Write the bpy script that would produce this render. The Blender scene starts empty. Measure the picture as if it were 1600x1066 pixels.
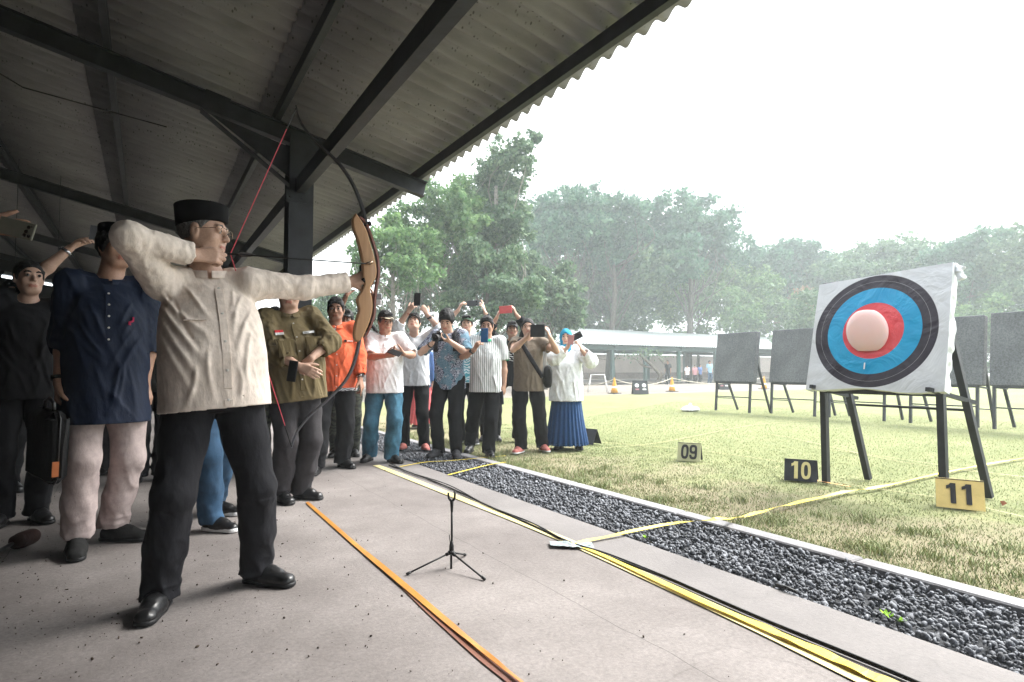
import bpy, math, random
import numpy as np
from mathutils import Vector, Matrix
R = math.radians
random.seed(7); rng = np.random.default_rng(7)
S = bpy.context.scene
COL = S.collection

# ---------------------------------------------------------------- camera, world, sun, exposure
HEAD, PITCH, FPX = 31.5, 2.77, 930.0
cam_d = bpy.data.cameras.new('camera'); cam = bpy.data.objects.new('camera', cam_d); COL.objects.link(cam)
cam.location = (0, 0, 1.0); cam.rotation_euler = (R(90 + PITCH), 0, R(-HEAD))
cam_d.sensor_width = 36; cam_d.lens = 36 * FPX / 1600; cam_d.clip_start = 0.05; cam_d.clip_end = 600
S.camera = cam

SUN_EL, SUN_AZ = 50, 96          # azimuth measured from +Y towards +X
w = bpy.data.worlds.new("World"); S.world = w; w.use_nodes = True
nt = w.node_tree; nt.nodes.clear()
wo = nt.nodes.new('ShaderNodeOutputWorld'); bg = nt.nodes.new('ShaderNodeBackground')
sky = nt.nodes.new('ShaderNodeTexSky'); sky.sky_type = 'NISHITA'; sky.sun_disc = False
sky.sun_elevation = R(SUN_EL); sky.sun_rotation = R(SUN_AZ)
sky.air_density = 1.0; sky.dust_density = 6.0; sky.ozone_density = 1.0
hs = nt.nodes.new('ShaderNodeHueSaturation'); hs.inputs['Saturation'].default_value = 0.22
mx = nt.nodes.new('ShaderNodeMix'); mx.data_type = 'RGBA'; mx.inputs[0].default_value = 0.55
nt.links.new(sky.outputs[0], hs.inputs['Color'])
nt.links.new(hs.outputs[0], mx.inputs[6]); mx.inputs[7].default_value = (10.5, 11.0, 11.3, 1)   # even cloud veil over the sky
nt.links.new(mx.outputs[2], bg.inputs[0]); bg.inputs[1].default_value = 0.09
nt.links.new(bg.outputs[0], wo.inputs[0])
sun_d = bpy.data.lights.new('sun', 'SUN'); sun = bpy.data.objects.new('sun', sun_d); COL.objects.link(sun)
sun_d.energy = 2.2; sun_d.angle = R(30); sun_d.color = (1, .97, .92)
sd = Vector((math.sin(R(SUN_AZ)) * math.cos(R(SUN_EL)), math.cos(R(SUN_AZ)) * math.cos(R(SUN_EL)), math.sin(R(SUN_EL))))
sun.rotation_euler = sd.to_track_quat('Z', 'Y').to_euler(); sun.location = (20, 0, 30)
S.view_settings.view_transform = 'Standard'; S.view_settings.look = 'None'
S.view_settings.gamma = 1; S.view_settings.exposure = 2.15
try:
    S.cycles.max_bounces = 7; S.cycles.diffuse_bounces = 4; S.cycles.glossy_bounces = 3
    S.cycles.transmission_bounces = 4; S.cycles.volume_bounces = 1; S.cycles.transparent_max_bounces = 8
except Exception: pass

# ---------------------------------------------------------------- place helpers
_h, _p = R(HEAD), R(PITCH)
CF = np.array([math.sin(_h) * math.cos(_p), math.cos(_h) * math.cos(_p), math.sin(_p)])
CR = np.array([math.cos(_h), -math.sin(_h), 0.0]); CU = np.cross(CR, CF)
def ray(u, v): return CF + CR * (u - 800) / FPX - CU * (v - 533) / FPX
def G(u, v, z=0.0):                     # world point at height z
    d = ray(u, v); return np.array([0, 0, 1.0]) + d * ((z - 1.0) / d[2])
def P(u, v, Z):                         # world point at depth Z
    return np.array([0, 0, 1.0]) + ray(u, v) * Z
def depth(p): return float(np.dot(np.asarray(p, float) - [0, 0, 1.0], CF))

# ---------------------------------------------------------------- object helpers
def tag(o, label=None, cat=None, group=None, kind=None):
    if label: o['label'] = label
    if cat: o['category'] = cat
    if group: o['group'] = group
    if kind: o['kind'] = kind
    return o
def link(o, parent=None):
    COL.objects.link(o)
    if parent is not None: o.parent = parent
    return o
def thing(name, label, cat, loc=(0, 0, 0), group=None, rz=0):
    o = bpy.data.objects.new(name, None); COL.objects.link(o); o.empty_display_size = .1
    o.location = Vector([float(c) for c in loc]); o.rotation_euler = (0, 0, rz)
    return tag(o, label, cat, group)
def mesh_obj(name, verts, faces, mats, parent=None, smooth=False, loc=None, mi=None):
    me = bpy.data.meshes.new(name)
    verts = np.asarray(verts, dtype=np.float32); n = len(verts)
    if isinstance(faces, np.ndarray):
        m, k = faces.shape
        me.vertices.add(n); me.vertices.foreach_set('co', verts.ravel())
        me.loops.add(m * k); me.loops.foreach_set('vertex_index', faces.astype(np.int32).ravel())
        me.polygons.add(m); me.polygons.foreach_set('loop_start', (np.arange(m) * k).astype(np.int32))
        try: me.polygons.foreach_set('loop_total', np.full(m, k, np.int32))
        except Exception: pass
        me.update(calc_edges=True)
    else:
        me.from_pydata([tuple(map(float, v)) for v in verts], [], faces); me.update()
    if not isinstance(mats, (list, tuple)): mats = [mats]
    for m_ in mats: me.materials.append(m_)
    if mi is not None: me.polygons.foreach_set('material_index', np.asarray(mi, np.int32))
    if smooth: me.polygons.foreach_set('use_smooth', np.ones(len(me.polygons), bool))
    me.validate()
    o = bpy.data.objects.new(name, me)
    if loc is not None: o.location = Vector([float(c) for c in loc])
    return link(o, parent)
def struct(o): return tag(o, kind='structure')

class MB:
    """collects simple shapes; build() links them as one mesh object"""
    def __init__(s): s.v = []; s.f = []; s.mi = []
    def add(s, vs, fs, mi=0):
        b = len(s.v); s.v += [tuple(map(float, v)) for v in vs]
        s.f += [tuple(i + b for i in f) for f in fs]; s.mi += [mi] * len(fs); return s
    def box(s, c, size, rot=None, mi=0, bev=0.0):
        hx, hy, hz = [a / 2 for a in size]; M = rot if rot is not None else Matrix.Identity(3)
        c = Vector([float(a) for a in c])
        if bev <= 0:
            vs = [c + M @ Vector((x * hx, y * hy, z * hz)) for x in (-1, 1) for y in (-1, 1) for z in (-1, 1)]
            return s.add(vs, [(0, 1, 3, 2), (4, 6, 7, 5), (0, 4, 5, 1), (2, 3, 7, 6), (0, 2, 6, 4), (1, 5, 7, 3)], mi)
        b = bev; vs = []; 
        idx = {}
        for x in (-1, 1):
            for y in (-1, 1):
                for z in (-1, 1):
                    for k, (dx, dy, dz) in enumerate(((0, b, b), (b, 0, b), (b, b, 0))):
                        idx[(x, y, z, k)] = len(vs)
                        vs.append(c + M @ Vector((x * (hx - dx), y * (hy - dy), z * (hz - dz))))
        fs = []
        def q(*k): fs.append(tuple(idx[a] for a in k))
        for x in (-1, 1): q(*[(x, y, z, 0) for y, z in ((-1, -1), (1, -1), (1, 1), (-1, 1))][::x])
        for y in (-1, 1): q(*[(x, y, z, 1) for x, z in ((-1, -1), (1, -1), (1, 1), (-1, 1))][::-y])
        for z in (-1, 1): q(*[(x, y, z, 2) for x, y in ((-1, -1), (1, -1), (1, 1), (-1, 1))][::z])
        for x in (-1, 1):
            for y in (-1, 1): q((x, y, -1, 0), (x, y, 1, 0), (x, y, 1, 1), (x, y, -1, 1))
            for z in (-1, 1): q((x, -1, z, 0), (x, 1, z, 0), (x, 1, z, 2), (x, -1, z, 2))
        for y in (-1, 1):
            for z in (-1, 1): q((-1, y, z, 1), (1, y, z, 1), (1, y, z, 2), (-1, y, z, 2))
        for x in (-1, 1):
            for y in (-1, 1):
                for z in (-1, 1): q((x, y, z, 0), (x, y, z, 1), (x, y, z, 2))
        return s.add(vs, fs, mi)
    def beam(s, a, b, wdt, hgt, up=(0, 0, 1), mi=0, prof='box'):
        a = Vector([float(c) for c in a]); b = Vector([float(c) for c in b]); d = (b - a).normalized()
        side = d.cross(Vector(up)).normalized(); u = side.cross(d).normalized()
        M = Matrix((side, d, u)).transposed(); L = (b - a).length; c = (a + b) / 2
        if prof == 'box': return s.box(c, (wdt, L, hgt), M, mi)
        t = .012
        if prof == 'I':
            s.box(c, (t, L, hgt - 2 * t), M, mi)
            for q in (-1, 1): s.box(c + u * q * (hgt / 2 - t / 2), (wdt, L, t), M, mi)
        if prof == 'C':
            s.box(c, (t, L, hgt - 2 * t), M, mi)
            for q in (-1, 1): s.box(c + u * q * (hgt / 2 - t / 2) + side * (wdt / 2 - t / 2), (wdt, L, t), M, mi)
        return s
    def tube(s, pts, r, n=8, mi=0, cap=True, flat=None):
        pts = [Vector([float(c) for c in p]) for p in pts]; m = len(pts)
        rs = r if isinstance(r, (list, tuple, np.ndarray)) else [r] * m
        base = len(s.v); prev = None
        for i, p in enumerate(pts):
            d = (pts[min(i + 1, m - 1)] - pts[max(i - 1, 0)]).normalized()
            if prev is None:
                a = Vector((0, 0, 1)) if abs(d.z) < .9 else Vector((1, 0, 0)); x = d.cross(a).normalized()
            else: x = (prev - d * prev.dot(d)).normalized()
            prev = x; y = d.cross(x)
            for k in range(n):
                t = 2 * math.pi * k / n
                o = x * math.cos(t) * rs[i] + y * math.sin(t) * rs[i]
                if flat is not None:
                    fa = Vector(flat[0]); o = o - fa * o.dot(fa) * (1 - flat[1])
                s.v.append(tuple(p + o))
        for i in range(m - 1):
            for k in range(n):
                a = base + i * n + k; b = base + i * n + (k + 1) % n
                s.f.append((a, b, b + n, a + n)); s.mi.append(mi)
        if cap:
            s.f.append(tuple(base + k for k in range(n))[::-1]); s.mi.append(mi)
            s.f.append(tuple(base + (m - 1) * n + k for k in range(n))); s.mi.append(mi)
        return s
    def lathe(s, c, prof, axis=(0, 0, 1), n=20, mi=0, xs=1.0, cap=True):
        ax = Vector(axis).normalized(); a = Vector((0, 0, 1)) if abs(ax.z) < .9 else Vector((1, 0, 0))
        x = ax.cross(a).normalized() if abs(ax.z) < .9 else Vector((1, 0, 0)); y = ax.cross(x); c = Vector([float(q) for q in c])
        base = len(s.v); m = len(prof)
        for (r, h) in prof:
            for k in range(n):
                t = 2 * math.pi * k / n; s.v.append(tuple(c + ax * h + x * math.cos(t) * r * xs + y * math.sin(t) * r))
        for i in range(m - 1):
            for k in range(n):
                a = base + i * n + k; b = base + i * n + (k + 1) % n
                s.f.append((a, b, b + n, a + n)); s.mi.append(mi)
        if cap:
            s.f.append(tuple(base + k for k in range(n))[::-1]); s.mi.append(mi)
            s.f.append(tuple(base + (m - 1) * n + k for k in range(n))); s.mi.append(mi)
        return s
    def build(s, name, mats, parent=None, smooth=False, loc=None):
        o = mesh_obj(name, s.v if len(s.v) else [(0, 0, 0)], s.f, mats, parent, smooth, loc, s.mi)
        return o

# ---------------------------------------------------------------- material helpers
MATS = {}
def nodemat(name):
    m = bpy.data.materials.new(name); m.use_nodes = True; t = m.node_tree
    return m, t, t.nodes['Principled BSDF']
def c4(c): return (c[0], c[1], c[2], 1)
def noise_ramp(t, coord, scale, c0, c1, p0=.35, p1=.65, detail=5, rough=.6, stretch=None):
    n = t.nodes.new('ShaderNodeTexNoise'); n.inputs['Scale'].default_value = scale
    n.inputs['Detail'].default_value = detail; n.inputs['Roughness'].default_value = rough
    if stretch is not None:
        mp = t.nodes.new('ShaderNodeMapping'); mp.inputs['Scale'].default_value = stretch
        t.links.new(coord, mp.inputs[0]); coord = mp.outputs[0]
    t.links.new(coord, n.inputs['Vector'])
    r = t.nodes.new('ShaderNodeValToRGB'); r.color_ramp.elements[0].position = p0; r.color_ramp.elements[1].position = p1
    r.color_ramp.elements[0].color = c4(c0); r.color_ramp.elements[1].color = c4(c1)
    t.links.new(n.outputs[0], r.inputs[0]); return r.outputs[0], n.outputs[0]
def mixc(t, fac, a, b, mode='MIX'):
    m = t.nodes.new('ShaderNodeMix'); m.data_type = 'RGBA'; m.blend_type = mode
    for s_, i in ((fac, 0), (a, 6), (b, 7)):
        if isinstance(s_, (int, float)): m.inputs[i].default_value = s_
        elif isinstance(s_, tuple): m.inputs[i].default_value = c4(s_)
        else: t.links.new(s_, m.inputs[i])
    return m.outputs[2]
def bump(t, bs, height, strength, dist=.01):
    b = t.nodes.new('ShaderNodeBump'); b.inputs['Strength'].default_value = strength; b.inputs['Distance'].default_value = dist
    t.links.new(height, b.inputs['Height']); t.links.new(b.outputs[0], bs.inputs['Normal']); return b
def math_n(t, op, a, b=None):
    m = t.nodes.new('ShaderNodeMath'); m.operation = op
    for i, s_ in enumerate((a, b)):
        if s_ is None: continue
        if isinstance(s_, (int, float)): m.inputs[i].default_value = s_
        else: t.links.new(s_, m.inputs[i])
    return m.outputs[0]
def fab(name, col, var=.12, scale=25, rough=.85, bstr=.35, bscale=14, metal=0, sheen=.0, stretch=(1, 1, .45)):
    """cloth-like or painted surface with slight colour drift and creases"""
    if name in MATS: return MATS[name]
    m, t, bs = nodemat(name); tc = t.nodes.new('ShaderNodeTexCoord').outputs['Object']
    a = tuple(c * (1 - var) for c in col); b = tuple(min(1, c * (1 + var)) for c in col)
    c, _ = noise_ramp(t, tc, scale, a, b)
    t.links.new(c, bs.inputs['Base Color']); bs.inputs['Roughness'].default_value = rough; bs.inputs['Metallic'].default_value = metal
    if sheen: bs.inputs['Sheen Weight'].default_value = sheen
    bs.inputs['Specular IOR Level'].default_value = .3
    _, h = noise_ramp(t, tc, bscale, a, b, detail=4, stretch=stretch)
    bump(t, bs, h, bstr, .012); MATS[name] = m; return m
def paint(name, col, rough=.4, metal=0, var=.08, bstr=.08, spec=.5):
    if name in MATS: return MATS[name]
    m = fab(name, col, var, 18, rough, bstr, 60, metal, stretch=(1, 1, 1)); m.node_tree.nodes['Principled BSDF'].inputs['Specular IOR Level'].default_value = spec
    return m
# ================================================================ setting
EAVE_X, EAVE_H, SL = 2.86, 3.27, 0.223
RIDGE_X = -4.95
def roof_z(x): return EAVE_H + SL * (EAVE_X - x) if x > RIDGE_X else EAVE_H + SL * (EAVE_X - RIDGE_X) - SL * (RIDGE_X - x)

# --- concrete
def concrete_mat(name, c0, c1, speck=True, dirt=(.075, .063, .06)):
    m, t, bs = nodemat(name); tc = t.nodes.new('ShaderNodeTexCoord').outputs['Object']
    a, h1 = noise_ramp(t, tc, 1.3, c0, c1, .3, .72, 8, .65)
    b, h2 = noise_ramp(t, tc, 55, (.72, .72, .72), (1.12, 1.11, 1.10), .3, .7, 6, .7)
    col = mixc(t, 1.0, a, b, 'MULTIPLY')
    st, _ = noise_ramp(t, tc, .75, (0, 0, 0), (1, 1, 1), .42, .66, 9, .68)
    col = mixc(t, math_n(t, 'MULTIPLY', st, .55), col, dirt)
    if speck:
        v = t.nodes.new('ShaderNodeTexVoronoi'); v.inputs['Scale'].default_value = 24; t.links.new(tc, v.inputs['Vector'])
        rr = t.nodes.new('ShaderNodeValToRGB'); rr.color_ramp.elements[0].position = .03; rr.color_ramp.elements[1].position = .13
        rr.color_ramp.elements[0].color = (1, 1, 1, 1); rr.color_ramp.elements[1].color = (0, 0, 0, 1); t.links.new(v.outputs['Distance'], rr.inputs[0])
        pn, _ = noise_ramp(t, tc, 2.2, (0, 0, 0), (1, 1, 1), .52, .66)
        msk = math_n(t, 'MULTIPLY', rr.outputs[0], pn); col = mixc(t, math_n(t, 'MULTIPLY', msk, .8), col, (.05, .043, .04))
    # hairline crack
    v2 = t.nodes.new('ShaderNodeTexVoronoi'); v2.feature = 'DISTANCE_TO_EDGE'; v2.inputs['Scale'].default_value = .42
    nn = t.nodes.new('ShaderNodeTexNoise'); nn.inputs['Scale'].default_value = 3; t.links.new(tc, nn.inputs['Vector'])
    vv = t.nodes.new('ShaderNodeVectorMath'); vv.operation = 'MULTIPLY_ADD'; t.links.new(nn.outputs['Color'], vv.inputs[0]); vv.inputs[1].default_value = (.35, .35, .35); t.links.new(tc, vv.inputs[2])
    t.links.new(vv.outputs[0], v2.inputs['Vector'])
    cr = t.nodes.new('ShaderNodeValToRGB'); cr.color_ramp.elements[0].position = .0; cr.color_ramp.elements[1].position = .004
    cr.color_ramp.elements[0].color = (.22, .22, .22, 1); cr.color_ramp.elements[1].color = (0, 0, 0, 1); t.links.new(v2.outputs[0], cr.inputs[0])
    col = mixc(t, cr.outputs[0], col, (.06, .055, .05))
    if speck:       # a construction joint along the slab and the greyer outer strip beyond the shooting line
        sx = t.nodes.new('ShaderNodeSeparateXYZ'); t.links.new(tc, sx.inputs[0]); wob = math_n(t, 'MULTIPLY', nn.outputs[0], .05); xw = math_n(t, 'ADD', sx.outputs[0], wob)
        for jx in (1.60, -.62):
            near_ = math_n(t, 'LESS_THAN', math_n(t, 'ABSOLUTE', math_n(t, 'SUBTRACT', xw, jx + .025)), .0022); col = mixc(t, math_n(t, 'MULTIPLY', near_, .6), col, (.05, .045, .042))
        out_ = math_n(t, 'GREATER_THAN', xw, 2.10 + .025); col = mixc(t, math_n(t, 'MULTIPLY', out_, .45), col, (.17, .165, .165))
    t.links.new(col, bs.inputs['Base Color']); bs.inputs['Roughness'].default_value = .8
    bs.inputs['Specular IOR Level'].default_value = .35
    bump(t, bs, h2, .45, .006); return m
M_floor = concrete_mat('concrete_floor', (.165, .148, .141), (.27, .247, .238))
M_edge = concrete_mat('kerb_concrete', (.25, .25, .265), (.36, .36, .375), False)
M_steel = fab('dark_grey_steel', (.030, .032, .038), .25, 6, .5, .12, 30, stretch=(1, 1, 1))
M_steel2 = fab('black_steel', (.018, .018, .02), .3, 12, .45, .1, 40, stretch=(1, 1, 1))

# --- ground sheets
def sheet(name, x0, x1, y0, y1, z, m, nx=1, ny=1):
    xs = np.linspace(x0, x1, nx + 1); ys = np.linspace(y0, y1, ny + 1)
    X, Y = np.meshgrid(xs, ys, indexing='ij'); V = np.stack([X, Y, np.full_like(X, z)], -1).reshape(-1, 3)
    i, j = np.meshgrid(np.arange(nx), np.arange(ny), indexing='ij'); a = (i * (ny + 1) + j).ravel()
    F = np.stack([a, a + ny + 1, a + ny + 2, a + 1], 1)
    return struct(mesh_obj(name, V, F, m))
def grass_mat():
    m, t, bs = nodemat('mown_grass'); tc = t.nodes.new('ShaderNodeTexCoord').outputs['Object']
    a, _ = noise_ramp(t, tc, .22, (.18, .20, .105), (.235, .25, .15), .32, .7, 6)
    b, _ = noise_ramp(t, tc, 1.7, (.75, .8, .7), (1.15, 1.1, 1.05), .3, .7, 8, .75)
    col = mixc(t, 1.0, a, b, 'MULTIPLY')
    c, h = noise_ramp(t, tc, 38, (.62, .66, .55), (1.3, 1.25, 1.2), .28, .72, 6, .75)
    col = mixc(t, 1.0, col, c, 'MULTIPLY')
    # worn, dry strip next to the kerb
    sp = t.nodes.new('ShaderNodeSeparateXYZ'); t.links.new(tc, sp.inputs[0])
    mr = t.nodes.new('ShaderNodeMapRange'); t.links.new(sp.outputs[0], mr.inputs[0])
    mr.inputs[1].default_value = 3.2; mr.inputs[2].default_value = 5.6; mr.inputs[3].default_value = .46; mr.inputs[4].default_value = -.05
    n2, nf = noise_ramp(t, tc, 1.5, (0, 0, 0), (1, 1, 1), 0, 1, 7, .65)
    dry = math_n(t, 'ADD', nf, mr.outputs[0]); rr = t.nodes.new('ShaderNodeValToRGB'); t.links.new(dry, rr.inputs[0])
    rr.color_ramp.elements[0].position = .58; rr.color_ramp.elements[1].position = .82
    col = mixc(t, rr.outputs[0], col, (.245, .215, .14))
    t.links.new(col, bs.inputs['Base Color']); bs.inputs['Roughness'].default_value = .95; bs.inputs['Specular IOR Level'].default_value = .15
    bump(t, bs, h, .8, .02); return m
M_grass = grass_mat()
M_dirt = concrete_mat('packed_dirt', (.17, .145, .12), (.26, .23, .2), False)
M_black = fab('black_plastic', (.012, .012, .013), .3, 20, .5, .1, 40, stretch=(1, 1, 1))
sheet('ground', -120, 130, -60, 150, -.06, fab('bare_earth', (.12, .11, .07), .3, .6, .95, .4, 6, stretch=(1, 1, 1)))
sheet('lawn', 3.27, 70, -12, 18.5, -.015, M_grass, 60, 30)
sheet('far_yard', 3.27, 70, 18.5, 60, -.02, M_dirt, 2, 2)
# pavilion floor slab: real thickness so the gravel channel has an edge (edge slightly ragged)
mb = MB(); mb.box((-5.0, 9.5, -.05), (14.96, 37, .1)); o = mb.build('pavilion_floor', M_floor); struct(o)
bpy.data.objects['pavilion_floor'].location.z = -.002
# near slab edge strip kept in the same object is x = 2.48
mb = MB()
for k in range(25):
    y0 = -8 + k * 1.22
    mb.box((3.21, y0 + .606, -.035), (.12, 1.21, .085), None, 0, .008)
o = mb.build('kerb', M_edge); struct(o)
sheet('gravel_bed', 2.48, 3.15, -8, 26, -.055, fab('gravel_dust', (.06, .062, .068), .3, 30, .95, .5, 40, stretch=(1, 1, 1)))

# --- gravel stones
def ico():
    import bmesh
    bm = bmesh.new(); bmesh.ops.create_icosphere(bm, subdivisions=1, radius=1)
    V = np.array([v.co[:] for v in bm.verts]); F = np.array([[v.index for v in f.verts] for f in bm.faces]); bm.free(); return V, F
IV, IF = ico()
def rand_rots(n):
    q = rng.normal(size=(n, 4)); q /= np.linalg.norm(q, axis=1)[:, None]; a, b, c, d = q.T
    return np.stack([np.stack([1 - 2 * (c * c + d * d), 2 * (b * c - a * d), 2 * (b * d + a * c)], -1),
                     np.stack([2 * (b * c + a * d), 1 - 2 * (b * b + d * d), 2 * (c * d - a * b)], -1),
                     np.stack([2 * (b * d - a * c), 2 * (c * d + a * b), 1 - 2 * (b * b + c * c)], -1)], -2)
def stones(name, pos, size, m, label, cat='gravel'):
    n = len(pos); sc = size[:, None] * rng.uniform(.55, 1.15, (n, 3)) * [1, .8, .6]
    base = IV[None] * (1 + rng.uniform(-.22, .22, (n, len(IV), 1))) * sc[:, None, :]
    V = np.einsum('nij,nkj->nki', rand_rots(n), base) + pos[:, None, :]
    F = (IF[None] + (np.arange(n) * len(IV))[:, None, None]).reshape(-1, 3)
    return tag(mesh_obj(name, V.reshape(-1, 3), F, m), label, cat, kind='stuff')
def gravel_mat():
    m, t, bs = nodemat('grey_gravel'); g = t.nodes.new('ShaderNodeNewGeometry')
    rr = t.nodes.new('ShaderNodeValToRGB'); t.links.new(g.outputs['Random Per Island'], rr.inputs[0])
    rr.color_ramp.elements[0].color = (.07, .074, .085, 1); rr.color_ramp.elements[1].color = (.20, .21, .235, 1)
    tc = t.nodes.new('ShaderNodeTexCoord').outputs['Object']
    b, h = noise_ramp(t, tc, 60, (.7, .7, .7), (1.25, 1.25, 1.25)); t.links.new(mixc(t, 1.0, rr.outputs[0], b, 'MULTIPLY'), bs.inputs['Base Color'])
    bs.inputs['Roughness'].default_value = .75; bump(t, bs, h, .5, .004); return m
n = 30000
gy = -1 + (rng.random(n) ** 1.35) * 15.5; gx = rng.uniform(2.47, 3.15, n); gz = rng.uniform(-.045, .0, n) - .012 * np.abs(gx - 2.8)
lim = (gx < 2.53) & (gz > -.02); gz[lim] -= .02
stones('gravel', np.stack([gx, gy, gz], 1), rng.uniform(.008, .020, n) * rng.choice([.7, 1, 1, 1.25], n), gravel_mat(), 'loose dark grey crushed stones filling the channel between slab and kerb')

# --- grass blades near the kerb and over the front of the lawn
def blade_mat():
    m, t, bs = nodemat('grass_blades'); g = t.nodes.new('ShaderNodeNewGeometry')
    rr = t.nodes.new('ShaderNodeValToRGB'); t.links.new(g.outputs['Random Per Island'], rr.inputs[0]); cr = rr.color_ramp
    cr.elements[0].color = (.17, .225, .095, 1); cr.elements[1].color = (.40, .37, .25, 1)
    e = cr.elements.new(.45); e.color = (.25, .295, .14, 1); e = cr.elements.new(.75); e.color = (.33, .345, .19, 1)
    t.links.new(rr.outputs[0], bs.inputs['Base Color']); bs.inputs['Roughness'].default_value = .8; bs.inputs['Specular IOR Level'].default_value = .2
    return m
def blades(n, xf, yf, h0, h1, wd, name, label, clump=None):
    x, y = xf, yf
    if clump is not None:
        x = x + rng.normal(0, clump, n); y = y + rng.normal(0, clump, n)
    k = x > 3.29; x, y = x[k], y[k]; n = len(x)
    a = rng.uniform(0, 2 * np.pi, n); h = rng.uniform(h0, h1, n); ln = rng.uniform(.2, 1.3, n) * h; la = rng.uniform(0, 2 * np.pi, n)
    dx, dy = np.cos(a) * wd / 2, np.sin(a) * wd / 2; z = np.full(n, -.016)
    V = np.stack([np.stack([x - dx, y - dy, z], 1), np.stack([x + dx, y + dy, z], 1),
                  np.stack([x + dx * .6 + np.cos(la) * ln * .4, y + dy * .6 + np.sin(la) * ln * .4, z + h * .65], 1),
                  np.stack([x - dx * .6 + np.cos(la) * ln * .4, y - dy * .6 + np.sin(la) * ln * .4, z + h * .65], 1),
                  np.stack([x + np.cos(la) * ln, y + np.sin(la) * ln, z + h], 1)], 1)
    b = (np.arange(n) * 5)[:, None]
    F4 = b + np.array([[0, 1, 2, 3]]); 
    F = [tuple(r) for r in F4] 
    me_v = V.reshape(-1, 3)
    # quads + tips as degenerate-free quads (tip split)
    Fq = np.concatenate([F4, b + np.array([[3, 2, 4, 4]])])
    T = np.concatenate([np.stack([F4[:, 0], F4[:, 1], F4[:, 2]], 1), np.stack([F4[:, 0], F4[:, 2], F4[:, 3]], 1), b + np.array([[3, 2, 4]])])
    return tag(mesh_obj(name, me_v, T, blade_mat()), label, 'grass', kind='stuff')
n1 = 120000; r1 = rng.random(n1) ** 1.7
xx = 3.3 + r1 * 11; yy = -.5 + rng.random(n1) * (8 + r1 * 6)
xc = 3.32 + rng.random(900) ** 1.5 * 2.4; yc = rng.uniform(-.5, 11, 900); kk = rng.integers(0, 900, 30000)
xx = np.concatenate([xx, xc[kk] + rng.normal(0, .045, 30000)]); yy = np.concatenate([yy, yc[kk] + rng.normal(0, .045, 30000)])
blades(len(xx), xx, yy, .006, .024, .005, 'grass', 'short dry and green grass covering the shooting field')
xc = 3.34 + rng.random(90) ** 1.4 * .9; yc = rng.uniform(0, 9, 90); kk = rng.integers(0, 90, 7000)
blades(7000, xc[kk], yc[kk], .02, .065, .006, 'grass_tufts', 'longer ragged grass tufts growing along the kerb', .05)
# fallen leaves and crumbs on the slab
n = 240; px = rng.uniform(-1.5, 2.3, n); py = 1.2 + rng.random(n) * 6
def crumb_mat(): return fab('brown_debris', (.06, .045, .035), .5, 50, .9, .2, 60, stretch=(1, 1, 1))
n = 2200; px = rng.normal(-.15, .75, n); py = 1.3 + rng.random(n) ** 1.3 * 5; k_ = px < 2.4; px, py = px[k_], py[k_]; n = len(px)
stones('debris', np.stack([px, py, np.full(n, .002)], 1), rng.uniform(.001, .0045, n) * rng.choice([.6, .8, 1, 1.6], n), crumb_mat(), 'tiny dark crumbs and dirt scattered on the concrete floor', 'debris')

# --- pavilion (one building: roof, frames, purlins, posts, added light-blocking wall)
pav = thing('pavilion', 'long open steel pavilion with corrugated grey roof sheltering the shooting line', 'pavilion', (0, 0, 0))
def sheet_mat():
    m, t, bs = nodemat('weathered_cement_sheet'); tc = t.nodes.new('ShaderNodeTexCoord').outputs['Object']
    a, _ = noise_ramp(t, tc, .8, (.215, .21, .212), (.31, .303, .306), .3, .7, 6)
    b, h = noise_ramp(t, tc, 9, (.82, .82, .82), (1.1, 1.1, 1.1), .3, .7, 6, stretch=(.25, 1, 1))
    col = mixc(t, 1.0, a, b, 'MULTIPLY')
    sy = t.nodes.new('ShaderNodeSeparateXYZ'); t.links.new(tc, sy.inputs[0]); fy = math_n(t, 'FRACT', math_n(t, 'DIVIDE', sy.outputs[1], 1.11)); col = mixc(t, math_n(t, 'MULTIPLY', math_n(t, 'LESS_THAN', fy, .011), .85), col, (.03, .028, .028))   # lap joint between neighbouring sheets, its edge shade painted as a dark line
    # little rows of dark mould spots along the ribs
    mp = t.nodes.new('ShaderNodeMapping'); mp.inputs['Scale'].default_value = (15, 11, .01); t.links.new(tc, mp.inputs[0])
    v = t.nodes.new('ShaderNodeTexVoronoi'); v.inputs['Scale'].default_value = 2; v.inputs['Randomness'].default_value = .75; t.links.new(mp.outputs[0], v.inputs['Vector'])
    rr = t.nodes.new('ShaderNodeValToRGB'); rr.color_ramp.elements[0].position = .16; rr.color_ramp.elements[1].position = .26
    rr.color_ramp.elements[0].color = (1, 1, 1, 1); rr.color_ramp.elements[1].color = (0, 0, 0, 1); t.links.new(v.outputs['Distance'], rr.inputs[0])
    pn, _ = noise_ramp(t, tc, 5, (0, 0, 0), (1, 1, 1), .48, .58, stretch=(.25, 1.4, 1))
    msk = math_n(t, 'MULTIPLY', math_n(t, 'MULTIPLY', rr.outputs[0], pn), .75)
    col = mixc(t, msk, col, (.03, .026, .024))
    t.links.new(col, bs.inputs['Base Color']); bs.inputs['Roughness'].default_value = .9; bump(t, bs, h, .2, .01); return m
M_sheet = sheet_mat()
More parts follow.
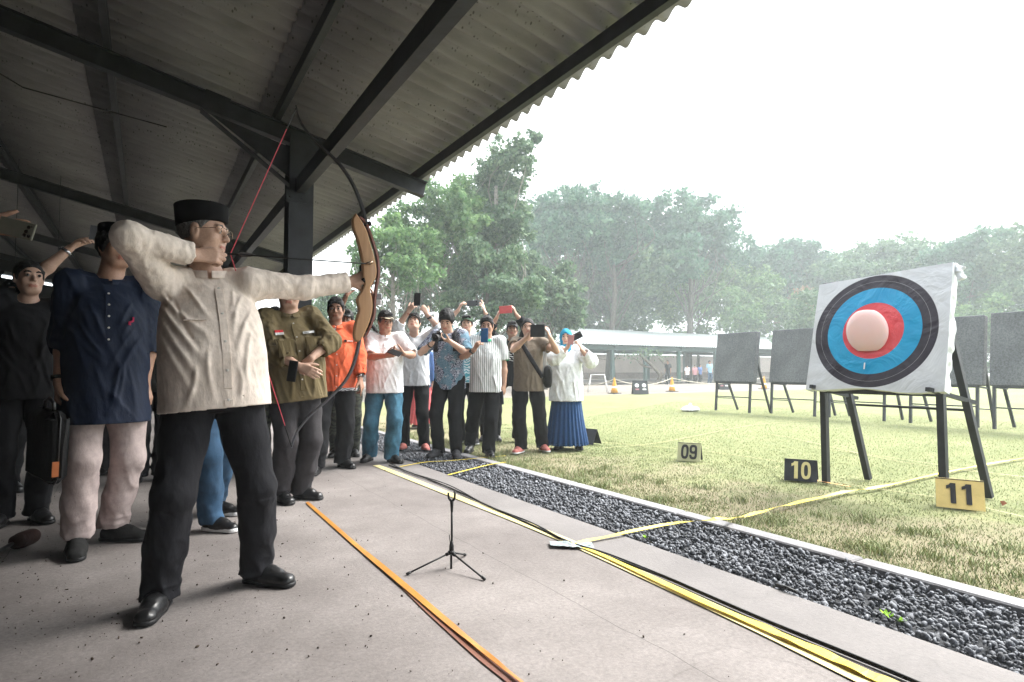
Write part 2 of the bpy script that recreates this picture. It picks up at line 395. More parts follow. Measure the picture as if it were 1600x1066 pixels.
def corrugated(name, xa, xb, y0, y1, m, amp=.029, pitch=.185, thick=.007, parent=None, zf=roof_z, axis='x', zoff=0., ppw=8):
    ny = int((y1 - y0) / pitch * ppw); ys = np.linspace(y0, y1, ny + 1)
    rows = [xa, xb]; prof = amp * np.sin(2 * np.pi * ys / pitch)
    vs = []
    for q in (0, 1):
        for x in rows:
            vs.append(np.stack([np.full_like(ys, x), ys, zf(x) + prof + zoff + q * thick], 1))
    V = np.concatenate(vs); k = ny + 1; i = np.arange(ny)
    F = [np.stack([i, i + 1, i + 1 + k, i + k], 1), np.stack([i + 2 * k, i + 3 * k, i + 3 * k + 1, i + 2 * k + 1], 1),
         np.stack([i, i + 2 * k, i + 2 * k + 1, i + 1], 1), np.stack([i + k, i + k + 1, i + 3 * k + 1, i + 3 * k], 1),
         np.array([[0, k, 3 * k, 2 * k], [ny, ny + 2 * k, ny + 3 * k, ny + k]])]
    F = np.concatenate(F)
    if axis == 'y': V = V[:, [1, 0, 2]]
    return mesh_obj(name, V, F, m, parent, True)
PUR = [2.62, 1.06, -.4, -1.93, -3.4]
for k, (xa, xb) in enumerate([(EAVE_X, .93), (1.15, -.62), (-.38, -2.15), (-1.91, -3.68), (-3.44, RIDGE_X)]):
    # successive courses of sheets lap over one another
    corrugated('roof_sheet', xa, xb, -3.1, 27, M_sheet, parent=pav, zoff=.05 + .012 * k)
# lap joints between courses (dark seams across, following the slope)
for i, y in enumerate(np.arange(-6.5, 27, 1.06)):
    pass
for x in PUR:
    mb = MB(); z = roof_z(x) - .055
    mb.beam((x, -3, z), (x, 27, z), .055, .11, prof='C'); mb.build('purlin', M_steel, pav)
for y in (-.9, 6.4, 12.4, 18.4, 24.4):
    mb = MB(); za = roof_z(2.72) - .2; zb = roof_z(RIDGE_X) - .2
    mb.beam((2.72, y, za), (RIDGE_X, y, zb), .10, .18, prof='I')
    # haunch plate at the post and bolts
    hz = roof_z(1.34) - .30
    mb.add([(1.22, y - .006, hz), (.45, y - .006, roof_z(.45) - .3), (1.22, y - .006, hz - .32), (1.22, y + .006, hz), (.45, y + .006, roof_z(.45) - .3), (1.22, y + .006, hz - .32)],
           [(0, 1, 2), (3, 5, 4), (0, 3, 4, 1), (1, 4, 5, 2), (2, 5, 3, 0)])
    mb.beam((.38, y, roof_z(.38) - .31), (1.22, y, hz - .40), .10, .012)
    mb.beam((.40, y - .056, roof_z(.40) - .2), (.62, y - .056, roof_z(.62) - .2), .012, .19)
    mb.build('rafter', M_steel, pav)
    for px in (1.31, -4.2):
        mb = MB(); zt = roof_z(px) - .21
        mb.box((px, y, zt / 2), (.012, .226, zt)); 
        for q in (-1, 1): mb.box((px, y + q * .119, zt / 2), (.24, .012, zt))
        mb.box((px, y, .008), (.36, .36, .016))
        for a in (-1, 1):
            for b_ in (-1, 1): mb.lathe((px + a * .14, y + b_ * .14, .016), [(.014, 0), (.014, .02)], n=6)
        mb.build('post', M_steel, pav)
# longitudinal beam bolted to the post faces at z 2.9
LBX = 1.26
mb = MB(); z = 2.885
mb.beam((LBX, -3, z), (LBX, 27, z), .085, .15, prof='C'); mb.beam((LBX + .055, -3, z - .055), (LBX + .055, 27, z - .055), .02, .03)
mb.build('tie_beam', M_steel, pav)
for y in (-.9, 6.4, 12.4, 18.4):
    mb = MB()
    mb.box((1.26, y - .13, 2.77), (.2, .012, .12))
    for q in (-.06, .06): mb.lathe((1.26 + q, y - .136, 2.76), [(.014, 0), (.014, .018)], (0, -1, 0), 6)
    mb.build('bracket', M_steel, pav)
# rear and end walls, added very dark to cut light inside the pavilion
M_wall = fab('light_blocking_wall', (.025, .025, .027), .2, 2, .9, .2, 8, stretch=(1, 1, 1))
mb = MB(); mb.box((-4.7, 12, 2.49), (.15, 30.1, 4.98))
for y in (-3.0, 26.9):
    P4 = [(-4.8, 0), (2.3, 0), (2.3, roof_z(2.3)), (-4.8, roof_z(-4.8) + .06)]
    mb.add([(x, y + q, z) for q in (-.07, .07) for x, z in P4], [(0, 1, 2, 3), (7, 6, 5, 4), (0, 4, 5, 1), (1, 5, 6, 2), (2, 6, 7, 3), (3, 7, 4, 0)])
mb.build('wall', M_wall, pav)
# thin cables under the roof
mb = MB()
mb.tube([(-2.1, 2.0, 3.5), (-1.6, 4.6, 3.2), (-.9, 6.0, 3.25), (.1, 6.38, 3.28)], .006, 5)
mb.tube([(-1.6, 4.6, 3.2), (-1.62, 4.62, 4.2)], .006, 5)
tag(mb.build('hanging_cable', M_black), 'thin black cable sagging under the dark pavilion roof', 'cable')
# fluorescent lamp far back, lit
lp = P(57, 441, 9.5)
fl = thing('tube_lamp', 'small lit fluorescent tube glowing in the dark rear of pavilion', 'lamp', lp)
mb = MB(); d_ = Vector((.55, .8, 0)).normalized(); mb.beam(-d_ * .62 + Vector((0, 0, .05)), d_ * .62 + Vector((0, 0, .05)), .09, .05); mb.build('fitting', M_steel, fl)
m, t, bs = nodemat('lit_tube'); bs.inputs['Emission Color'].default_value = (.85, .95, 1, 1); bs.inputs['Emission Strength'].default_value = 1.6
mb = MB(); mb.tube([-d_ * .6, d_ * .6], .018, 10); mb.build('tube', m, fl, True)
mb = MB(); top = roof_z(lp[0]) - lp[2]; mb.tube([d_ * .4 + Vector((0, 0, .07)), d_ * .4 + Vector((0, 0, top))], .005, 5); mb.tube([-d_ * .4 + Vector((0, 0, .07)), -d_ * .4 + Vector((0, 0, top))], .005, 5); mb.build('hanger', M_steel, fl)
# ================================================================ people: implicit surfaces -> meshes
LAT = np.random.default_rng(3).random((24, 24, 24)).astype(np.float32)
def vnoise(p):
    i = np.floor(p).astype(np.int32); f = (p - i).astype(np.float32); f = f * f * (3 - 2 * f); i %= 24; j = (i + 1) % 24
    x0, y0, z0 = i.T; x1, y1, z1 = j.T; a, b, c = f.T
    return ((LAT[x0, y0, z0] * (1 - a) + LAT[x1, y0, z0] * a) * (1 - b) + (LAT[x0, y1, z0] * (1 - a) + LAT[x1, y1, z0] * a) * b) * (1 - c) + \
           ((LAT[x0, y0, z1] * (1 - a) + LAT[x1, y0, z1] * a) * (1 - b) + (LAT[x0, y1, z1] * (1 - a) + LAT[x1, y1, z1] * a) * b) * c
def V3(*a): return np.array(a, float)
def nrm(v): v = np.asarray(v, float); return v / (np.linalg.norm(v) + 1e-12)

class SDF:
    def __init__(s, lo, hi, res):
        s.lo = np.asarray(lo, float); s.res = res
        n = np.maximum(2, np.ceil((np.asarray(hi, float) - s.lo) / res).astype(int) + 1)
        s.ax = [(s.lo[i] + res * np.arange(n[i])).astype(np.float32) for i in range(3)]
        s.F = np.full(n, .2, np.float32)
    def sl(s, lo, hi):
        out = []
        for i in range(3):
            a = int(np.clip(np.floor((lo[i] - s.lo[i]) / s.res), 0, s.F.shape[i])); b = int(np.clip(np.ceil((hi[i] - s.lo[i]) / s.res) + 1, 0, s.F.shape[i]))
            if b <= a: return None
            out.append(slice(a, b))
        return tuple(out)
    def xyz(s, sl): return s.ax[0][sl[0]][:, None, None], s.ax[1][sl[1]][None, :, None], s.ax[2][sl[2]][None, None, :]
    def comb(s, sl, d, k, op):
        f = s.F[sl]; d = d.astype(np.float32)
        if op == 'u':
            h = np.clip(.5 + .5 * (d - f) / k, 0, 1); s.F[sl] = d * (1 - h) + f * h - k * h * (1 - h)
        elif op == 's':
            d = -d; h = np.clip(.5 - .5 * (d - f) / k, 0, 1); s.F[sl] = d * (1 - h) + f * h + k * h * (1 - h)
        elif op == 'i':
            s.F[sl] = np.maximum(f, d)
    def cap(s, a, b, ra, rb=None, k=.01, flat=None, op='u'):
        rb = ra if rb is None else rb; a = np.asarray(a, float); b = np.asarray(b, float)
        m = max(ra, rb) + k + .03; sl = s.sl(np.minimum(a, b) - m, np.maximum(a, b) + m)
        if sl is None: return s
        X, Y, Z = s.xyz(sl); ba = b - a; L2 = float(ba @ ba) + 1e-9
        px, py, pz = X - np.float32(a[0]), Y - np.float32(a[1]), Z - np.float32(a[2])
        t = np.clip((px * ba[0] + py * ba[1] + pz * ba[2]) / L2, 0, 1).astype(np.float32)
        qx, qy, qz = px - ba[0] * t, py - ba[1] * t, pz - ba[2] * t
        q2 = qx * qx + qy * qy + qz * qz
        if flat is not None:
            w_, sc = nrm(flat[0]), flat[1]; w_ = nrm(w_ - nrm(ba) * (w_ @ nrm(ba))) if L2 > 1e-6 else w_
            c = qx * w_[0] + qy * w_[1] + qz * w_[2]; q2 = q2 + c * c * (1 / sc ** 2 - 1)
        s.comb(sl, np.sqrt(q2) - (ra + (rb - ra) * t), k, op); return s
    def chain(s, pts, rs, k=.015, **kw):
        for i in range(len(pts) - 1): s.cap(pts[i], pts[i + 1], rs[i], rs[i + 1], k, **kw)
        return s
    def ell(s, c, r, M=None, k=.01, op='u', pw=2.0):
        c = np.asarray(c, float); m = max(r) + k + .03; sl = s.sl(c - m, c + m)
        if sl is None: return s
        X, Y, Z = s.xyz(sl); M = np.eye(3) if M is None else np.asarray(M)
        px, py, pz = X - np.float32(c[0]), Y - np.float32(c[1]), Z - np.float32(c[2]); q = 0
        for i in range(3):
            e = px * M[i][0] + py * M[i][1] + pz * M[i][2]; q = q + np.abs(e / r[i]) ** pw
        q = q ** (1 / pw); s.comb(sl, (q - 1) * min(r) * (.6 + .4 * 1), k, op); return s
    def loft(s, o, M, st, k=.02, pw=2.3, op='u', pleat=None):
        """stations (z, half width, half depth, forward offset) along M[2] from o; M rows: right, forward, up"""
        st = np.array([list(q) + [0] * (4 - len(q)) for q in st], float); o = np.asarray(o, float); M = np.asarray(M)
        tz = np.linspace(st[0, 0], st[-1, 0], 96); tab = [np.interp(tz, st[:, 0], st[:, j]) for j in (1, 2, 3)]
        kern = np.hanning(13); kern /= kern.sum()
        tab = [np.convolve(np.pad(q, 6, mode='edge'), kern, 'valid') for q in tab]
        mx_ = st[:, 1:3].max() + .06; e0 = o + M[2] * st[0, 0]; e1 = o + M[2] * st[-1, 0]
        sl = s.sl(np.minimum(e0, e1) - mx_, np.maximum(e0, e1) + mx_)
        if sl is None: return s
        X, Y, Z = s.xyz(sl); px, py, pz = X - np.float32(o[0]), Y - np.float32(o[1]), Z - np.float32(o[2])
        x = px * M[0][0] + py * M[0][1] + pz * M[0][2]; y = px * M[1][0] + py * M[1][1] + pz * M[1][2]; z = px * M[2][0] + py * M[2][1] + pz * M[2][2]
        a = np.interp(z, tz, tab[0]); b = np.interp(z, tz, tab[1]); y = y - np.interp(z, tz, tab[2])
        if pleat: 
            th = np.arctan2(y / b, x / a); g = 1 + pleat[1] * np.sin(th * pleat[0] + 1.3 * np.sin(th * 3)) * np.clip((st[-1, 0] - z) / (st[-1, 0] - st[0, 0]), .15, 1); a = a * g; b = b * g
        rho = ((np.abs(x) / a) ** pw + (np.abs(y) / b) ** pw) ** (1 / pw)
        d = (rho - 1) * np.minimum(a, b); d = np.maximum(d, np.maximum(z - st[-1, 0], st[0, 0] - z)); s.comb(sl, d, k, op); return s
    def cut(s, p, n, cav=0.0, depth=.04):
        """remove everything past the plane (n points to the removed side); cav hollows the opening like cloth"""
        p = np.asarray(p, float); n = nrm(n); sl = tuple(slice(0, q) for q in s.F.shape); X, Y, Z = s.xyz(sl)
        c = ((X - p[0]) * n[0] + (Y - p[1]) * n[1] + (Z - p[2]) * n[2]).astype(np.float32)
        if cav > 0:
            hol = np.maximum(s.F + cav, -(c + depth)); s.F = np.maximum(np.maximum(s.F, c), -hol)
        else: s.F = np.maximum(s.F, c)
        return s
    def box_sub(s, lo, hi):
        sl = s.sl(lo, hi); q = SDF.__new__(SDF); q.res = s.res; q.slc = sl
        q.ax = [s.ax[i][sl[i]] for i in range(3)]; q.lo = np.array([a[0] for a in q.ax], float); q.F = np.full([len(a) for a in q.ax], .2, np.float32); return q
    def merge(s, q, k=.02): s.comb(q.slc, q.F, k, 'u'); return s
    def fold(s, amp, size, seed=0, M=None, mask=None, ridge=True):
        I = np.argwhere(np.abs(s.F) < amp + 2.2 * s.res + .004)
        if len(I) == 0: return s
        p = s.lo + I * s.res; q = p if M is None else p @ np.asarray(M).T
        q = q / np.asarray(size) + seed * 7.31
        q = q + .35 * vnoise(q * .6 + 3.3)[:, None]
        n = vnoise(q); n2 = vnoise(q * 2.1 + 5.2)
        if ridge: v = (1 - np.abs(2 * n - 1)) ** 1.6 * .75 + (1 - np.abs(2 * n2 - 1)) * .25 - .45
        else: v = n * .7 + n2 * .3 - .5
        if mask is not None: v = v * mask(p)
        s.F[tuple(I.T)] -= (amp * v).astype(np.float32); return s
    def ridges(s, o, T, lines, side=1):
        """cloth folds: tapered ridges (amp > 0) or creases along lines (x0, z0, x1, z1, amp, width) on the front of a torso"""
        I = np.argwhere(np.abs(s.F) < .05); p = (s.lo + I * s.res - o) @ np.asarray(T).T; v = np.zeros(len(I))
        for (x0, z0, x1, z1, am, wd) in lines:
            d = np.array([x1 - x0, z1 - z0]); L = np.linalg.norm(d); d = d / L; q = p[:, [0, 2]] - [x0, z0]; t = q @ d / L; e = q[:, 0] * d[1] - q[:, 1] * d[0] + .018 * np.sin(t * 3.1 + x0 * 40)
            v += am * np.exp(-(e / (wd * (.55 + .6 * np.clip(t, 0, 1)))) ** 2) * np.clip(np.minimum(t * 5, (1 - t) * 2.2), 0, 1)
        s.F[tuple(I.T)] -= (v * np.clip(p[:, 1] * side * 30 + .5, 0, 1)).astype(np.float32); return s
    def mesh(s):
        F = s.F; F[0] = F[-1] = .1; F[:, 0] = F[:, -1] = .1; F[:, :, 0] = F[:, :, -1] = .1
        ins = F < 0; nx, ny, nz = F.shape
        c = np.zeros((nx - 1, ny - 1, nz - 1), np.uint8)
        offs = [(i, j, k) for i in (0, 1) for j in (0, 1) for k in (0, 1)]
        for (i, j, k) in offs: c += ins[i:nx - 1 + i, j:ny - 1 + j, k:nz - 1 + k]
        act = (c > 0) & (c < 8); I = np.argwhere(act); m = len(I)
        idx = np.full(act.shape, -1, np.int32); idx[act] = np.arange(m)
        val = {o: F[I[:, 0] + o[0], I[:, 1] + o[1], I[:, 2] + o[2]] for o in offs}
        acc = np.zeros((m, 3)); cnt = np.zeros(m)
        for a in range(3):
            for o in offs:
                if o[a]: continue
                q = list(o); q[a] = 1; q = tuple(q); v0, v1 = val[o], val[q]; cr = (v0 < 0) != (v1 < 0)
                t = np.where(cr, v0 / np.where(cr, v0 - v1, 1), 0)
                for b in range(3): acc[:, b] += cr * (t if b == a else o[b])
                cnt += cr
        Vt = (I + acc / cnt[:, None]) * s.res + s.lo
        fs = []
        for a in range(3):
            b, d = (a + 1) % 3, (a + 2) % 3
            A = [slice(None)] * 3; B = [slice(None)] * 3; A[a] = slice(0, -1); B[a] = slice(1, None)
            ch = ins[tuple(A)] != ins[tuple(B)]; sgn = ins[tuple(A)]
            E = np.argwhere(ch); E = E[(E[:, b] > 0) & (E[:, d] > 0) & (E[:, b] < F.shape[b] - 1) & (E[:, d] < F.shape[d] - 1)]
            sg = sgn[tuple(E.T)]
            def g(db, dd):
                q = E.copy(); q[:, b] -= db; q[:, d] -= dd; return idx[tuple(q.T)]
            Q = np.stack([g(1, 1), g(0, 1), g(0, 0), g(1, 0)], 1); Q[~sg] = Q[~sg][:, ::-1]; fs.append(Q)
        Fc = np.concatenate(fs); 
        return Vt, Fc[(Fc >= 0).all(1)]
def sdf_obj(name, s, mats, parent, base, mi=None, smooth_it=1):
    V, F = s.mesh()
    if len(V) == 0: return None
    if smooth_it:      # one light smoothing pass
        for _ in range(smooth_it):
            acc = np.zeros_like(V); cnt = np.zeros(len(V))
            for a in range(4):
                b = (a + 1) % 4; np.add.at(acc, F[:, a], V[F[:, b]]); np.add.at(acc, F[:, b], V[F[:, a]]); np.add.at(cnt, F[:, a], 1); np.add.at(cnt, F[:, b], 1)
            V = V * .5 + .5 * acc / np.maximum(cnt, 1)[:, None]
    m = None
    if mi is not None: m = mi(V[F].mean(1))
    return mesh_obj(name, V - base, F, mats, parent, True, None, m)

def ik(Sp, T, la, lb, pole):
    Sp, T = np.asarray(Sp, float), np.asarray(T, float); d = T - Sp; L = np.linalg.norm(d); mxl = (la + lb) * .995
    if L > mxl: T = Sp + d / L * mxl; L = mxl; d = T - Sp
    u = d / L; a = (la * la - lb * lb + L * L) / (2 * L); h = math.sqrt(max(0, la * la - a * a))
    p = np.asarray(pole, float); p = p - u * (p @ u); return Sp + u * a + nrm(p) * h, T

def hand(s, W, d, n, side, curl=(.35, .45, .3), spread=.12, thumb=(.5, .2), hs=1.0, k=.006, rr=1.0):
    """palm, four jointed fingers of unequal length and a thumb off the palm's side. side: -1 left hand, +1 right hand"""
    W = np.asarray(W, float); d = nrm(d); n = np.asarray(n, float); n = nrm(n - d * (n @ d)); l = np.cross(d, n) * side
    lat = (.029, .010, -.009, -.027); ko = (-.003, .002, -.002, -.010); ln = (.92, 1.0, .93, .76)
    for i in range(4):
        K = W + (d * (.088 + ko[i]) + l * lat[i]) * hs
        s.cap(W + l * lat[i] * .45 * hs, K, .0165 * hs, .0118 * hs, .012, flat=(n, .85))
        cv = curl[i] if isinstance(curl[0], (tuple, list)) else curl
        th = 0; p = K; rad = [.0096, .0088, .0079, .0068]
        sp = d + l * spread * (lat[i] / .029); sp = nrm(sp)
        for j, L in enumerate((.043, .027, .022)):
            th += cv[j]; v = sp * math.cos(th) + n * math.sin(th); q = p + v * L * ln[i] * hs
            s.cap(p, q, rad[j] * hs * rr, rad[j + 1] * hs * rr, k * .6); p = q
    b = W + (d * .022 + l * .020 + n * .006) * hs
    sp, cu = thumb; v = nrm(l * (.35 + sp) + d * .75 + n * (.15 + cu * .5)); q = b + v * .046 * hs; s.cap(b, q, .0165 * hs, .0125 * hs, .012)
    v = nrm(v + d * .25 + n * cu * .6 - l * cu * .4); r_ = q + v * .031 * hs; s.cap(q, r_, .0112 * hs * rr, .0098 * hs * rr, k * .6)
    v = nrm(v + n * cu * .5 - l * cu * .5); s.cap(r_, r_ + v * .024 * hs, .0098 * hs * rr, .0078 * hs * rr, k * .6)

def head_frame(look, roll=0):
    f = nrm(look); r = nrm(np.cross(f, V3(0, 0, 1))); u = np.cross(r, f)
    if roll: r, u = r * math.cos(roll) + u * math.sin(roll), u * math.cos(roll) - r * math.sin(roll)
    return np.array([r, f, u])
def HP(c, M, h, x, y, z): return c + (M[0] * x + M[1] * y + M[2] * z) * h
def head(s, c, M, h, fat=0.):
    hp = lambda x, y, z: HP(c, M, h, x, y, z)
    s.ell(hp(0, -.012, .028), (.0765 * h, .095 * h, .088 * h), M, .01)
    s.ell(hp(0, .022, -.04), ((.060 + fat * .012) * h, .062 * h, .078 * h), M, .02 * h)
    s.ell(hp(0, .036, -.092), ((.034 + fat * .012) * h, .040 * h, .026 * h), M, .022 * h)        # chin / jaw
    for q in (-1, 1):
        s.cap(hp(q * .052, -.005, -.045), hp(q * .028, .055, -.09), .022 * h, .018 * h, .02 * h)    # jaw line
        s.ell(hp(q * .040, .058, -.026), (.022 * h, .020 * h, .024 * h), M, .018 * h)              # cheeks
        s.ell(hp(q * .0315, .0985, .008), (.017 * h, .014 * h, .0125 * h), M, .008 * h, 's')       # eye sockets
        s.ell(hp(q * .0315, .0775, .007), (.0145 * h, .013 * h, .0125 * h), M, .004 * h)            # lids
    s.cap(hp(-.036, .077, .026), hp(.036, .077, .026), .0115 * h, None, .012 * h)                  # brow
    s.cap(hp(0, .083, .016), hp(0, .1015, -.025), .0080 * h, .0120 * h, .008 * h)                   # nose
    for q in (-1, 1): s.ell(hp(q * .0120, .091, -.028), (.0085 * h, .010 * h, .0075 * h), M, .006 * h)
    s.cap(hp(-.017, .081, -.056), hp(.017, .081, -.056), .0080 * h, None, .006 * h)                # lips
    s.cap(hp(-.014, .080, -.069), hp(.014, .080, -.069), .0088 * h, None, .006 * h)
    s.cap(hp(-.022, .092, -.0625), hp(.022, .092, -.0625), .0022 * h, None, .002 * h, op='s')
    for q in (-1, 1):
        E = M.copy(); s.ell(hp(q * .079, -.004, -.004), (.009 * h, .019 * h, .033 * h), M, .006 * h)
        s.ell(hp(q * .090, .002, .002), (.007 * h, .009 * h, .017 * h), M, .004 * h, 's')

SKINS = {}
def skin_mat(key, col):
    if key in SKINS: return SKINS[key]
    m, t, bs = nodemat('skin_' + key); tc = t.nodes.new('ShaderNodeTexCoord').outputs['Object']
    a, _ = noise_ramp(t, tc, 14, tuple(c * .86 for c in col), tuple(c * 1.1 for c in col), .3, .7, 4)
    b, h = noise_ramp(t, tc, 120, (.93, .9, .9), (1.05, 1.05, 1.05)); t.links.new(mixc(t, 1.0, a, b, 'MULTIPLY'), bs.inputs['Base Color'])
    bs.inputs['Roughness'].default_value = .5; bs.inputs['Specular IOR Level'].default_value = .4
    bs.inputs['Subsurface Weight'].default_value = .0; bump(t, bs, h, .12, .003)
    lip = fab('lip_' + key, (col[0] * .85, col[1] * .55, col[2] * .55), .1, 60, .45, .1, 60)
    SKINS[key] = (m, lip); return SKINS[key]
skin_mat('tan', (.40, .235, .165)); skin_mat('light', (.52, .335, .25)); skin_mat('brown', (.28, .15, .10)); skin_mat('deep', (.11, .055, .038))
M_hair = fab('black_hair', (.006, .0055, .006), .4, 60, .62, .6, 90, stretch=(1, 1, .3))
M_ghair = fab('grey_hair', (.12, .115, .11), .5, 90, .6, .6, 120)
M_eye = paint('eye_white', (.36, .33, .31), .3); M_iris = paint('eye_dark', (.02, .012, .01), .15)

def glasses(parent, base, c, M, h, metal, lens=True):
    mb = MB(); hp = lambda x, y, z: HP(c, M, h, x, y, z) - base
    for q in (-1, 1):
        pts = []
        for i in range(17):
            t = 2 * math.pi * i / 16; ex, ez = math.cos(t), math.sin(t)
            pts.append(hp(q * .0335 + np.sign(ex) * abs(ex) ** .6 * .0235, .106 - abs(q * .0335 + ex * .0235) * .12, .003 + np.sign(ez) * abs(ez) ** .6 * .0165))
        mb.tube(pts, .0013 * h, 5, cap=False)
        mb.tube([hp(q * .056, .099, .010), hp(q * .078, .085, .012), hp(q * .083, .0, .008), hp(q * .080, -.022, -.008)], .0014 * h, 5)
    mb.tube([hp(-.011, .106, .006), hp(0, .108, .009), hp(.011, .106, .006)], .0013 * h, 5)
    return mb.build('glasses', metal, parent, True)
def eyes(parent, base, c, M, h, fine):
    iw = 1.0 if fine else 1.75
    for q in (-1, 1):
        mb = MB(); ce = HP(c, M, h, q * .0315, .0825, .0065) - base
        mb.lathe(ce - M[1] * .008 * h, [(.001, 0), (.008 * h, .001), (.0113 * h, .006 * h), (.0105 * h, .011 * h), (.006 * h, .0142 * h), (.001, .0152 * h)], M[1], 12)
        e = mb.build('eye', M_eye, parent, True)
        mb = MB(); mb.lathe(ce + M[1] * .0062 * h, [(.0052 * h * iw, 0), (.005 * h * iw, .0012 * h), (.0005, .0022 * h)], M[1], 10); mb.build('iris', M_iris, e, True)
def brows(parent, base, c, M, h, m, bw=1.0):
    for q in (-1, 1):
        mb = MB(); pts = [HP(c, M, h, q * x, y, z) - base for x, y, z in ((.013, .0885, .026), (.026, .0905, .032), (.040, .085, .031), (.05, .074, .024))]
        mb.tube(pts, [q_ * h * bw for q_ in (.0022, .0038, .0034, .0012)], 6, flat=(tuple(M[1]), .6)); mb.build('eyebrow', m, parent, True)

def peci(parent, base, c, M, h, m):
    """black velvet oval cap, flat sided, top edge higher at the front"""
    vs, fs = [], []; n = 48; rings = [(.046, 0.96, 0), (.05, .995, 0), (.09, 1.0, 0), (.127, .985, 0), (.131, .955, 0), (.125, .80, 0), (.122, .35, 0)]
    for z, q, _ in rings:
        for i in range(n):
            t = 2 * math.pi * i / n; x = math.cos(t) * .0835 * q; y = math.sin(t) * .107 * q - .010
            zz = z + (y * .17 - .006) if z < .08 else z + (y * .02 - (abs(y + .01) / .107) ** 2 * .006)
            if z < .08: zz = min(zz, z + .006)
            vs.append(HP(c, M, h, x, (y * (1.0 + (z - .05) * .3) if y > 0 else y * (1.0 + (z - .05) * 1.7)), zz) - base)
    for k in range(len(rings) - 1):
        for i in range(n): fs.append((k * n + i, k * n + (i + 1) % n, (k + 1) * n + (i + 1) % n, (k + 1) * n + i))
    fs.append(tuple(range((len(rings) - 1) * n, len(rings) * n))); fs.append(tuple(range(n))[::-1])
    return mesh_obj('peci_cap', vs, fs, m, parent, True)
def ball_cap(parent, base, c, M, h, m, mb_=None, emblem=None, tilt=.0):
    R_ = .012 if h < 2 else .01; lo, hi = c - .17, c + .17; s = SDF(lo, hi, .0065)
    s.ell(HP(c, M, h, 0, -.012, .045), (.088 * h, .106 * h, .083 * h), M, .01)
    s.cut(HP(c, M, h, 0, 0, .042), -nrm(M[2] - M[1] * .12), .006, .03)
    o = sdf_obj('cap', s, m, parent, base)
    vs, fs = [], []; n = 17
    for lay in (0, 1):
        for j, (ry, rx, dz) in enumerate(((.085, .083, 0), (.13, .080, -.006), (.165, .060, -.016))):
            for i in range(n):
                t = math.pi * i / (n - 1); x = math.cos(t) * rx; y = math.sin(t) ** .8 * (ry) if j else math.sin(t) * .088
                y = y if j == 0 else .0 + math.sin(t) ** .7 * ry
                vs.append(HP(c, M, h, x, y - .004, .060 + dz - (x / .08) ** 2 * .018 * (j > 0) - lay * .005) - base)
    k = 3 * n
    for lay in (0, 1):
        for j in range(2):
            for i in range(n - 1):
                q = (lay * k + j * n + i, lay * k + j * n + i + 1, lay * k + (j + 1) * n + i + 1, lay * k + (j + 1) * n + i); fs.append(q if lay else q[::-1])
    for i in range(n - 1): fs.append((2 * n + i, 2 * n + i + 1, k + 2 * n + i + 1, k + 2 * n + i))
    mesh_obj('brim', vs, fs, mb_ or m, o, True)
    mb = MB(); mb.lathe(HP(c, M, h, 0, -.012, .126) - base, [(.008, 0), (.008, .004), (.002, .006)], M[2], 8); mb.build('cap_button', mb_ or m, o)
    return o

def hijab(root, base, c, M, h, m):
    s = SDF(c - .33, c + .26, .009); s.ell(HP(c, M, h, 0, -.018, .025), (.090 * h, .110 * h, .106 * h), M, .02); s.ell(HP(c, M, h, 0, -.005, -.075), (.080 * h, .085 * h, .09 * h), M, .04)
    s.ell(c - V3(0,0,1) * .18 - M[1] * .02, (.13, .11, .08), None, .05); s.fold(.012, (.05, .05, .10), 3)
    s.ell(HP(c, M, h, 0, .11, -.02), (.052 * h, .085 * h, .078 * h), M, .006, 's')
    return sdf_obj('headscarf', s, m, root, base)

